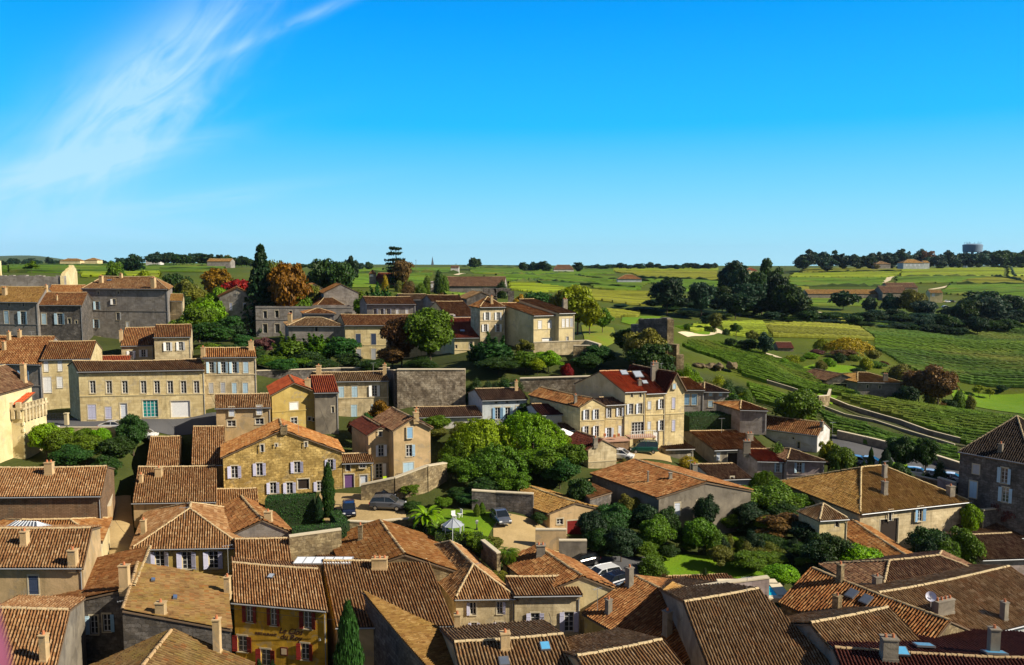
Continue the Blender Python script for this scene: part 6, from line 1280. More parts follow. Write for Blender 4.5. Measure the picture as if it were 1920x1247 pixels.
# ---- centre garden mass
for a in [('tall golden green bamboo like tree in the centre', 905, 782, 113, 88, 'willow', 'yg'), ('green bamboo mass right of the golden one', 1000, 775, 114, 80, 'willow', 'lime'), ('upright feathery tree in the central mass', 975, 768, 117, 50, 'willow', 'lime'),
          ('drooping green tree at the left of the central mass', 868, 815, 111, 60, 'willow', 'mid'), ('dark drooping tree in the middle of the central mass', 930, 830, 107, 84, 'willow', 'mid'), ('dark leafy tree right in the central mass', 1015, 835, 108, 84, 'round', 'mid'),
          ('shady tree at the lower right of the central mass', 1050, 858, 106, 62, 'round', 'ever'), ('light bamboo tip beside the parasols', 1040, 800, 116, 40, 'willow', 'lime'), ('bushy shade tree at the lower left of the central mass', 880, 858, 105, 54, 'round', 'mid'),
          ('golden shrub at the left top of the central mass', 865, 790, 118, 36, 'round', 'olive'), ('leafy shrub beside the tan gable house', 818, 775, 123, 44, 'round', 'mid'), ('pale bush behind the taller tan house', 822, 802, 121, 34, 'round', 'olive'),
          ('rust shrub under the pale pilastered house', 714, 748, 122, 42, 'round', 'orange'), ('dark bush below the pale pilastered house', 690, 768, 119, 24, 'round', 'ever'), ('red shrub by the ochre gable steps', 660, 785, 121, 16, 'round', 'rust'),
          ('small dark shrub by the cafe roof', 990, 755, 128, 32, 'round', 'dark'), ('dark ivy tree over the low dark roof', 1000, 770, 122, 34, 'round', 'dark')]: T(*a)
for a in [('shady leafy tree behind the ivy garage', 1090, 890, 100, 50, 'round', 'dark'), ('green shrub tree at the foot of the bamboo', 960, 880, 102, 60, 'round', 'mid'), ('dark shrub tree by the long shadowed wall', 905, 895, 101, 60, 'round', 'dark'), ('leafy tree over the rough terrace wall end', 845, 850, 108, 44, 'round', 'mid'), ('green tree climbing behind the low dark roofs', 1075, 830, 110, 44, 'round', 'mid'),
          ('dark ivy tree against the big square house wall, left', 1215, 938, 94.5, 48, 'round', 'deep'), ('dark ivy tree against the big square house wall, right', 1325, 925, 96, 40, 'round', 'deep'), ('dark ivy tree against the big square house wall, middle', 1250, 950, 94, 44, 'round', 'dark'), ('tall shrub beside the ivy garage doors', 1110, 950, 90, 50, 'round', 'deep'),
          ('broad dark tree at the left of the shady garden', 1165, 985, 87, 60, 'round', 'deep'), ('dark leafy tree below the wide hedge tree', 1400, 940, 99, 60, 'round', 'deep'), ('deep green tree beneath the lavender house', 1460, 935, 100, 60, 'round', 'dark'), ('shaded round tree left of the square outhouse', 1510, 975, 93, 56, 'round', 'deep'), ('dark yew beside the square outhouse', 1535, 1010, 86, 50, 'round', 'deep')]: T(*a)
# ---- street garden at left
for a in [('bright columnar hedge tree beside the crenellated tower', 84, 782, 109, 46, 'tall', 'lime'), ('green hedge tree second from the tower', 112, 800, 108, 42, 'round', 'mid'), ('round dark tree overhanging the parked cars', 247, 774, 114, 46, 'round', 'ever'),
          ('dark tree in the walled street garden', 215, 812, 108, 56, 'round', 'dark'), ('shaded tree in the middle of the street garden', 160, 812, 108, 60, 'round', 'mid'), ('low shaded bush in the street garden', 130, 835, 104, 60, 'round', 'ever'), ('low dark bush at the alley side of the garden', 195, 850, 102, 50, 'round', 'dark')]: T(*a)
T('tall narrow cypress before the yellow gable house', 614, 868, 97, 25, 'cypress', 'dark', 'cypress_tree'); T('short dark cypress beside the tall one', 597, 930, 95, 18, 'cypress', 'deep', 'cypress_tree')
T('pointed conifer beside the grey flank roof at the bottom', 652, 1131, 62, 62, 'cypress', 'ever', 'cypress_tree')
for i, u in enumerate((1570, 1587, 1603, 1620, 1634, 1650)): T(ORD(i) + ' from the left of the clipped cypress row behind the farmhouse', u, 868 - i % 2 * 3, 112, 15, 'cypress', 'dark', 'cypress_tree', 'tree', 'cypress row behind the farmhouse')
T('taller dark cypress behind the cypress row', 1634, 840, 117, 14, 'cypress', 'dark', 'cypress_tree'); T('broad dark conifer behind the cypress row', 1662, 842, 116, 26, 'cypress', 'deep', 'conifer')
T('dark clipped bush tree near the pruned trees', 1690, 862, 113, 40, 'round', 'dark'); bush('round dark bush beside the parked white car', 1765, 862, 113, 28, 'dark'); bush('bright clipped shrub behind the farmhouse ridge', 1728, 880, 111, 18, 'lime')
T('yellow flowering tree beside the barn gable', 1555, 820, 119, 30, 'open', 'yg'); T('green tree beside the flowering tree', 1578, 830, 117, 46, 'round', 'mid'); bush('dark ivy bush on the wide barn roof edge', 1455, 820, 121, 44, 'mid')
T('feathery green tree beside the low red tiled wing', 1435, 880, 110, 44, 'willow', 'mid')
for a in [('laurel tree with bright shoots, left of the garden trio', 1155, 940, 95, 62, 'round', 'ever'), ('round laurel with bright shoots in the garden middle', 1230, 968, 91, 60, 'round', 'mid'), ('round laurel with bright shoots, right of the pair', 1312, 962, 91, 54, 'tall', 'mid'),
          ('wide leafy hedge tree below the pale blue wall', 1395, 908, 103, 76, 'round', 'mid'), ('leafy tree right of the wide hedge tree', 1450, 905, 104, 84, 'round', 'mid'), ('green tree before the lavender house', 1500, 920, 106, 60, 'round', 'mid'), ('bronze leaved tree in the shady garden', 1470, 965, 95, 90, 'open', 'brown'),
          ('dark yew like tree by the orange tiled roof', 1556, 1000, 86, 60, 'round', 'dark'), ('big leaved bright shrub at the right rooftops', 1618, 1018, 85, 84, 'round', 'lime'), ('dark shrub by the barn door', 1745, 985, 90, 70, 'round', 'dark'), ('bright climbing shrub right of the barn door', 1808, 990, 92, 62, 'round', 'mid'),
          ('bright ivy column at the farmhouse corner', 1822, 930, 101, 34, 'tall', 'lime'), ('small green tree on the garden lawn', 1352, 1022, 87, 44, 'round', 'olive'), ('bushy garden tree behind the pool', 1410, 1035, 86, 66, 'round', 'mid'), ('bright leafy shrub left of the skylight roof', 1470, 1058, 82, 60, 'round', 'lime'),
          ('dark garden tree right of the lawn', 1440, 1000, 92, 60, 'round', 'dark'), ('low spreading green conifer above the lawn', 1360, 1012, 93, 62, 'round', 'lime'), ('dark climbing tree at the ivy garage', 1140, 955, 92, 60, 'round', 'ever'), ('yellow tinted shrub by the ivy garage', 1178, 925, 99, 36, 'round', 'olive'),
          ('dark hedge tree beside the lower parking', 1120, 990, 88, 50, 'round', 'dark'), ('dark tree between the two laurels', 1270, 985, 93, 44, 'round', 'dark'), ('shaded tree left of the bronze tree', 1410, 975, 98, 50, 'round', 'dark'), ('twiggy grey shrub at the right edge house', 1900, 925, 102, 50, 'open', 'plum'),
          ('leafy bush in the garden below the garage', 902, 1000, 87, 44, 'round', 'mid'), ('dark ivy bush under the lone parked car', 880, 935, 99, 44, 'round', 'ever'), ('ivy bush along the dark car wall', 860, 925, 101, 36, 'round', 'dark')]: T(*a)
bush('smooth rounded green hedge mound beside the parked cars', 1222, 1040, 84.5, 60, 'mid'); bush('small dark ball bush on the lawn', 1321, 1062, 83.5, 15, 'dark'); bush('rust coloured low bush beside the hedge mound', 1248, 1070, 82.5, 30, 'rust')
bush('small clipped cone bush on the left lawn', 894, 945, 95, 13, 'mid', kind='cypress'); bush('second small clipped cone bush on the left lawn', 904, 942, 95.5, 13, 'mid', kind='cypress')
bush('yellow bush by the dark blank wall building', 1290, 852, 116, 34, 'gold'); bush('little bush in front of the court wall', 1170, 858, 111, 14, 'olive')
und_ = sorted((u_ + r_.uniform(-40, 40), v_ + r_.uniform(-12, 20)) for u_, v_ in (r_.choice([(1180, 1000), (1250, 1010), (1380, 1000), (1500, 1010), (1540, 1040), (1430, 1050), (1460, 1030)]) for _ in range(26)))
for i, (u, v) in enumerate(und_):
    bush(ORD(i) + ' from the left of the low shrubs in the shady garden', u, v, r_.uniform(88, 93), r_.uniform(24, 44), r_.choice(['dark', 'mid', 'deep', 'olive']), group='undergrowth in the shady garden')
for i in range(14):
    bush(ORD(i) + ' from the left of the ivy clumps on the retaining wall', 878 + i * 7 + r_.uniform(-3, 3), 705 + r_.uniform(-5, 26), 137.5, r_.uniform(22, 36), r_.choice(['dark', 'ever', 'deep']), group='ivy on the retaining wall', vb=760)

# ---- clipped hedges
def hedge(label, px, w, h, col='ever', dens=60, size=.09, taper=.95):
    P = [at(*p) for p in px]; c = sum(P) / len(P); root = empty('hedge', c, 0, label, 'hedge'); r = np.random.default_rng(len(TREES) + int(c[0] * 10) % 97); VV = []; FF = []; k = 0; mb = MB()
    for i in range(len(P) - 1):
        a, b = P[i] - c, P[i + 1] - c; L = np.linalg.norm((b - a)[:2]); d = (b - a) / L; nn = np.array([-d[1], d[0], 0]); m = int((L * h * 2 + L * w) * dens)
        t = r.random(m) * L; face = r.random(m); sw = h * 2 / (h * 2 + w); z = r.random(m) * h; y = np.where(face < sw, np.where(face < sw / 2, -w / 2, w / 2) * (1 - (1 - taper) * z / h), r.uniform(-w / 2, w / 2, m)); z = np.where(face < sw, z, h) + r.normal(0, .03, m)
        Pp = a + d * t[:, None] + nn * (y + r.normal(0, .03, m))[:, None] + np.array([0, 0, 1]) * z[:, None]; N = np.where((face < sw)[:, None], nn * np.sign(y)[:, None], [0, 0, 1.0])
        V, F = leaves(Pp, N, size, r); VV.append(V); FF.append(F + k); k += len(V); e = d * 0.0
        q = [a - nn * (w / 2 - .06), b - nn * (w / 2 - .06), b + nn * (w / 2 - .06), a + nn * (w / 2 - .06)]; mb.hexa([tuple(p - [0, 0, .5]) for p in q] + [tuple(p + [0, 0, h - .07]) for p in q])
    me = np_mesh('foliage', np.concatenate(VV), np.concatenate(FF)); o = link('foliage', me, root, leafmat()); o.color = (*C_[col], 1)
    mb.build('branches', plain('hedge_inside', (.022, .04, .012), .95), root); return root
hedge('tall square dark hedge under the yellow gable house', [(500, 978, 95.5), (592, 972, 96.5)], 2.4, 3.0, 'ever')
hedge('low clipped hedge along the front of the cypress lawn', [(548, 1012, 87), (650, 1003, 88.5)], 1.6, 1.3, 'ever')
hedge('low clipped hedge on the right side of the cypress lawn', [(646, 1000, 89), (628, 975, 95)], 1.3, 1.2, 'ever')
hedge('very tall clipped hedge wall beside the yellow row', [(1284, 814, 131), (1414, 807, 133)], 4.0, 3.3, 'ever', 40, .11)
hedge('small dark hedge in front of the left lawn bushes', [(816, 1010, 88), (905, 1012, 88)], 1.0, .8, 'mid')
T('tall loose bright shrub along the street, left', 125, 800, 112, 34, 'tall', 'lime'); T('tall loose bright shrub along the street, middle', 155, 797, 112.5, 36, 'tall', 'mid'); T('tall loose bright shrub along the street, right', 187, 798, 112.5, 34, 'tall', 'lime')

# ---- big leaved plants
def fronds(label, name, u, vtop, Y, wpx, n, col, wide, arch, trunk, seed=1, base=None):
    p = at(u, vtop, Y); gz = g1(p[0], Y); H_ = p[2] - gz; root = empty(name, (p[0], Y, gz), 0, label, 'plant' if name == 'banana_plant' else 'palm'); L = wpx / FC * Y * .5; r = random.Random(seed); mb = MB()
    z0 = trunk * H_
    for i in range(n):
        a = 2.4 * i; up = 1.25 - 1.5 * (i / n) if arch else 1.35 - 1.15 * i / n; ln = L * r.uniform(.8, 1.1); pts = []
        x, z, an = 0.05, z0, up
        for k in range(9): pts.append((x, z)); an -= (.26 if arch else .16) * (1 + k * .08); x += math.cos(an) * ln / 8; z += math.sin(an) * ln / 8
        ca, sa = math.cos(a), math.sin(a)
        for k in range(8):
            if name == 'palm_tree':
                for sgn in (-1, 1):
                    for j in range(3):
                        t = (k + j / 3) / 8; x0 = pts[k][0] + (pts[k + 1][0] - pts[k][0]) * j / 3; zz = pts[k][1] + (pts[k + 1][1] - pts[k][1]) * j / 3; w = wide * math.sin(math.pi * min(1, t * .9 + .1)) ; dx = w * .6
                        A = (x0 * ca, x0 * sa, zz); B = ((x0 + .07) * ca, (x0 + .07) * sa, zz); Cc = ((x0 + dx) * ca - sgn * w * sa, (x0 + dx) * sa + sgn * w * ca, zz - w * .35); mb.face([A, B, Cc])
            else:
                w0, w1 = [wide * math.sin(math.pi * min(1, .08 + .92 * q / 8)) ** .7 for q in (k, k + 1)]
                (x0, zz0), (x1, zz1) = pts[k], pts[k + 1]
                for sgn in (-1, 1):
                    f = lambda x_, z_, w_: (x_ * ca - sgn * w_ * sa, x_ * sa + sgn * w_ * ca, z_ + w_ * .25)
                    mb.face([f(x0, zz0, 0), f(x1, zz1, 0), f(x1, zz1, w1), f(x0, zz0, w0)])
    o = mb.build('leaves', leafmat(), root); o.color = (*C_[col], 1)
    tb = MB(); tb.tube([(0, 0, -.2), (.03, .02, z0 * .5), (0, 0, z0 + .1)], [.2, .15, .13], 8); tb.build('trunk', bark, root); return root
fronds('large bright banana plant by the parking court', 'banana_plant', 800, 925, 92, 84, 26, 'lime', .36, False, .35, 3)
fronds('small banana clump beside the large one', 'banana_plant', 820, 950, 90, 56, 16, 'mid', .28, False, .3, 5)
fronds('fan palm beside the sunny drive', 'palm_tree', 952, 992, 83, 62, 44, 'mid', .42, True, .62, 2)
fronds('lower fan palm clump leaning by the drive', 'palm_tree', 935, 1020, 81.5, 50, 34, 'olive', .4, True, .5, 4)

# ---- vineyards
def vine_field(quad, spacing, ang, col, h=1.2, w=.5, step=.9, dens=22, size=.11, rag=.07):
    """rows of vines over a quadrilateral given by four pixels on the ground; ang is the direction of the rows in degrees"""
    P = np.array([ground(*q)[:2] for q in quad]); d = np.array([math.cos(R(ang)), math.sin(R(ang))]); n = np.array([-d[1], d[0]]); c = P.mean(0)
    A = (P - c) @ d; B = (P - c) @ n; r = np.random.default_rng(int(abs(c[0]) * 7 + c[1]) % 9999); rows = []
    b = B.min() + spacing / 2
    while b < B.max():
        ts = []
        for i in range(4):
            j = (i + 1) % 4
            if (B[i] - b) * (B[j] - b) < 0: ts.append(A[i] + (A[j] - A[i]) * (b - B[i]) / (B[j] - B[i]))
        if len(ts) >= 2 and max(ts) - min(ts) > 2: rows.append((b, min(ts), max(ts)))
        b += spacing
    V = []; F = []; k = 0; LP = []
    for (b, t0, t1) in rows:
        m = max(2, int((t1 - t0) / step)); t = np.linspace(t0, t1, m) + r.normal(0, step * .1, m); xy = c + d * t[:, None] + n * (b + r.normal(0, w * .1, m))[:, None]
        z = hgt(xy[:, 0], xy[:, 1]); hh = h * (1 + r.normal(0, rag, m)); ww = w * (1 + r.normal(0, rag, m))
        pr = [(-.5, .15), (-.42, .8), (0, 1.0), (.42, .8), (.5, .15)]
        S_ = np.stack([np.c_[xy + n * (a * ww)[:, None], z + q * hh] for a, q in pr], 1).reshape(-1, 3)
        i = np.arange(m - 1)[:, None] * 5 + np.arange(4)[None, :]; F.append(np.stack([i, i + 5, i + 6, i + 1], -1).reshape(-1, 4) + k); V.append(S_); k += len(S_)
        if dens:
            q = int((t1 - t0) * dens); tt = r.uniform(t0, t1, q); bb = b + r.normal(0, w * .38, q); p2 = c + d * tt[:, None] + n * bb[:, None]; LP.append(np.c_[p2, np.interp(tt, t, z) + h * r.uniform(.35, 1.18, q)])
    V = np.concatenate(V); F = np.concatenate(F)
    if dens and LP:
        L = np.concatenate(LP); N = r.normal(0, .6, (len(L), 3)) + [0, 0, .8]; v, f = leaves(L, N, size, r); F = np.concatenate([F, f + len(V)]); V = np.concatenate([V, v])
    o = link('vineyard', np_mesh('vineyard', V, F), None, vinemat()); o.color = (*col, 1); o['kind'] = 'stuff'; o['label'] = 'rows of green vines on the slope'; o['category'] = 'vineyard'; print('field', len(rows), len(F)); return o
def vinemat():
    if 'vine' in _mc: return _mc['vine']
    t = NT('vine_leaves'); oi = t.n('ShaderNodeObjectInfo'); ob = t.n('ShaderNodeTexCoord').outputs['Object']; ge = t.n('ShaderNodeNewGeometry')
    n1 = t.noise(ob, .03, 4, .6); n2 = t.noise(ob, .5, 4, .7)
    c = t.n('ShaderNodeVectorMath', {0: oi.outputs['Color'], 3: t.math('MULTIPLY', t.math('ADD', .55, t.math('MULTIPLY', n2, .9)), t.math('ADD', .6, t.math('MULTIPLY', ge.outputs['Random Per Island'], .85)))}, operation='SCALE').outputs[0]
    c = t.mix(t.math('MULTIPLY', t.math('SUBTRACT', n1, .5, clamp=True), 2.5, clamp=True), c, c4((.20, .19, .03)))
    _mc['vine'] = t.out(c, .7, n2, .4, .3, spec=.15); return _mc['vine']
VG, VY, VD, VO = (.072, .135, .008), (.17, .22, .010), (.045, .095, .008), (.15, .16, .012)
vine_field([(1278, 650), (1420, 668), (1590, 745), (1400, 715)], 1.9, -28, VG)
vine_field([(1420, 666), (1500, 690), (1600, 742), (1560, 738)], 1.9, -28, VG)
vine_field([(1400, 725), (1535, 768), (1530, 800), (1420, 760)], 1.8, -24, VG)
vine_field([(1530, 772), (1790, 846), (1800, 878), (1570, 822)], 1.8, -24, VD)
vine_field([(1565, 745), (1700, 760), (1790, 790), (1790, 828)], 1.8, -22, VG)
vine_field([(1700, 760), (1935, 790), (1935, 880), (1790, 828)], 1.8, -22, VG)
vine_field([(1640, 655), (1935, 662), (1935, 730), (1720, 700)], 2.1, -14, VD, dens=3)
vine_field([(1640, 632), (1935, 645), (1935, 662), (1640, 656)], 2.1, -14, VG, dens=3)
vine_field([(1430, 612), (1590, 600), (1640, 640), (1450, 634)], 2.2, 10, VO, dens=3)
vine_field([(1345, 606), (1430, 606), (1440, 628), (1360, 628)], 2.2, 14, VY, dens=3)
vine_field([(1300, 612), (1330, 609), (1335, 622), (1290, 624)], 2.2, 14, VY, dens=3)
vine_field([(1600, 604), (1790, 612), (1790, 640), (1640, 634)], 2.3, -8, VD, dens=3)
vine_field([(1790, 612), (1935, 612), (1935, 645), (1790, 642)], 2.3, -14, VD, dens=3)
vine_field([(1290, 655), (1290, 642), (1380, 648), (1440, 668)], 1.9, -28, VG)
vine_field([(1120, 595), (1190, 600), (1200, 585), (1130, 582)], 2.4, 8, VO, dens=3)
vine_field([(1480, 612), (1500, 600), (1640, 596), (1600, 602)], 2.4, 8, VY, dens=3)
vine_field([(820, 540), (905, 541), (880, 560), (835, 556)], 2.6, 62, VG, h=1.4, w=.8, dens=4)

def hedgeline(px, h=2.0, w=2.2, col=(.03, .055, .010)):
    P = [ground(*q) for q in px]; V = []; F = []; k = 0; r = np.random.default_rng(int(px[0][0]))
    for a, b in zip(P[:-1], P[1:]):
        L = np.hypot(*(b - a)[:2]); m = max(3, int(L / 4)); t = np.linspace(0, 1, m); xy = a[:2] + (b - a)[:2] * t[:, None]; n = np.array([-(b - a)[1], (b - a)[0]]) / L; z = hgt(xy[:, 0], xy[:, 1]); hh = h * (1 + r.normal(0, .3, m)); ww = w * (1 + r.normal(0, .2, m))
        S_ = np.stack([np.c_[xy + n * (a_ * ww)[:, None], z + q * hh] for a_, q in [(-.5, 0), (-.42, .8), (0, 1.0), (.42, .8), (.5, 0)]], 1).reshape(-1, 3); i = np.arange(m - 1)[:, None] * 5 + np.arange(4)[None, :]; F.append(np.stack([i, i + 5, i + 6, i + 1], -1).reshape(-1, 4) + k); V.append(S_); k += len(S_)
    o = link('hedgerow', np_mesh('hedgerow', np.concatenate(V), np.concatenate(F)), None, vinemat()); o.color = (*col, 1); o['kind'] = 'stuff'; o['label'] = 'dark hedgerow between the fields'; o['category'] = 'hedgerow'
for q in ([(1010, 528), (1070, 533), (1190, 543)], [(1060, 513), (1100, 522), (1160, 526), (1230, 527)], [(955, 531), (1010, 526)], [(930, 516), (1060, 513)], [(1190, 520), (1345, 529)], [(1240, 549), (1345, 553)], [(900, 504), (1150, 506)], [(1480, 539), (1650, 538)], [(1690, 521), (1880, 520)],
          [(1860, 521), (1930, 533)], [(1480, 514), (1690, 509)], [(20, 512), (150, 512)], [(150, 501), (400, 501)], [(300, 506), (420, 507)], [(1895, 504), (1905, 521)], [(1780, 534), (1930, 534)], [(660, 512), (860, 513)], [(1500, 560), (1650, 560)]): hedgeline(q)

_g = sorted([(1190, 1000, 90, 40, 'lime'), (1215, 1012, 88.5, 36, 'mid'), (1255, 1020, 89, 34, 'dark'), (1290, 1015, 92, 36, 'mid'), (1345, 1000, 94, 40, 'dark'), (1385, 1015, 92, 44, 'yg'), (1425, 1020, 90, 40, 'olive'), (1455, 1035, 87, 44, 'mid'), (1490, 1015, 90, 46, 'dark'), (1515, 1035, 86.5, 44, 'mid'), (1440, 965, 97, 46, 'lime'), (1370, 960, 99, 44, 'mid'), (1485, 945, 101, 40, 'yg'), (1530, 950, 98, 40, 'dark'), (775, 950, 97, 30, 'dark'), (768, 925, 101, 34, 'mid'), (830, 945, 98, 30, 'mid'), (1010, 985, 95, 26, 'dark'), (880, 1012, 88, 30, 'lime'), (925, 1005, 87.5, 34, 'olive'), (1740, 1000, 89, 40, 'deep'), (1780, 1005, 88, 44, 'mid'), (1600, 940, 108, 30, 'dark'), (1700, 890, 112, 34, 'mid'), (1745, 885, 112, 30, 'deep'), (1785, 905, 109, 30, 'dark')])
for i, (u, v, Y, w, c) in enumerate(_g): T(ORD(i) + ' from the left of the mixed shrubs filling gaps between the central roofs', u, v, Y, w, 'open' if i % 3 == 0 else 'round', c, 'shrub', 'shrub', group='mixed shrubs between the central roofs')
for q, s, a, c in [
 ([(1480, 520), (1660, 521), (1690, 511), (1490, 513)], 4, 4, VY), ([(1480, 538), (1650, 537), (1660, 522), (1480, 522)], 4, 4, VG), ([(1690, 520), (1880, 519), (1880, 504), (1690, 504)], 5, 2, VY), ([(1680, 533), (1800, 531), (1870, 521), (1680, 521)], 4, 6, VG),
 ([(1790, 534), (1930, 532), (1930, 521), (1860, 521)], 4, -4, VO), ([(1762, 552), (1930, 562), (1930, 535), (1780, 535)], 4, 3, VG), ([(1515, 574), (1640, 574), (1640, 561), (1515, 561)], 3.4, 5, VG), ([(1890, 519), (1930, 519), (1930, 504), (1890, 504)], 5, 20, VY),
 ([(1480, 558), (1515, 560), (1515, 540), (1480, 540)], 3.4, 10, VO), ([(1500, 511), (1690, 509), (1690, 503), (1540, 503)], 5, 4, VO),
 ([(960, 545), (1010, 552), (1060, 541), (955, 531)], 3, 12, VY), ([(1015, 536), (1070, 542), (1110, 531), (1010, 527)], 3.2, 30, VD), ([(930, 529), (1010, 526), (1060, 520), (930, 518)], 4, 5, VG), ([(1010, 525), (1110, 529), (1190, 524), (1060, 513)], 4, 8, VG),
 ([(1110, 541), (1190, 547), (1230, 530), (1120, 530)], 4, 4, VG), ([(1100, 562), (1210, 575), (1220, 550), (1100, 544)], 3.4, 10, VO), ([(1200, 521), (1345, 526), (1345, 510), (1150, 509)], 4, 4, VO), ([(1240, 547), (1350, 552), (1350, 530), (1210, 525)], 4, 6, VG),
 ([(900, 514), (1150, 514), (1150, 505), (880, 503)], 5, 4, VG), ([(1150, 508), (1345, 508), (1345, 502), (1150, 501)], 6, 4, VY), ([(660, 511), (860, 512), (860, 503), (660, 503)], 5, 8, VG), ([(735, 531), (800, 531), (810, 514), (730, 514)], 4, 20, VG), ([(660, 540), (735, 540), (730, 516), (660, 516)], 4, 30, VG),
 ([(20, 512), (420, 512), (420, 501), (20, 501)], 5, 3, VG), ([(20, 500), (480, 499), (480, 495), (20, 496)], 6, 3, VD), ([(155, 521), (300, 521), (300, 513), (155, 513)], 4, 3, VY)]:
    vine_field(q, s, a, c, h=1.3, w=s * .62, step=7, dens=0, rag=.1)
for q, s_, c in [([(1935, 646), (2250, 662), (2250, 745), (1935, 732)], 2.6, VG), ([(1935, 566), (2250, 585), (2250, 642), (1935, 610)], 4, VD), ([(1935, 790), (2200, 805), (2200, 890), (1935, 880)], 2.4, VG), ([(1932, 536), (2300, 542), (2300, 570), (1932, 562)], 4, VY), ([(1932, 505), (2300, 506), (2300, 531), (1932, 531)], 5, VO), ([(-350, 512), (15, 512), (15, 501), (-350, 500)], 5, VG)]:
    vine_field(q, s_, -14, c, h=1.3, w=s_ * .4, step=3, dens=0, rag=.15)
sheet('meadow', [(1500, 690), (1600, 705), (1620, 690), (1530, 682)], lawn, .15)
sheet('meadow', [(1790, 752), (1925, 778), (1925, 738), (1780, 728)], lawn, .15)
sheet('meadow', [(1165, 605), (1190, 612), (1240, 594), (1175, 592)], lawn, .15)
sheet('meadow', [(1300, 625), (1330, 628), (1340, 615), (1305, 612)], lawn, .15)
sheet('meadow', [(1100, 655), (1160, 640), (1150, 615), (1090, 610)], grass_mat('dry_lawn', (.16, .24, .02), (.24, .22, .03), (.12, .15, .02), .2), .12)
sheet('slope_grass', [(1530, 745), (1560, 760), (1600, 735), (1560, 725)], lawn, .15)
sheet('slope_grass', [(1700, 838), (1800, 870), (1800, 850), (1740, 828)], lawn, .15)

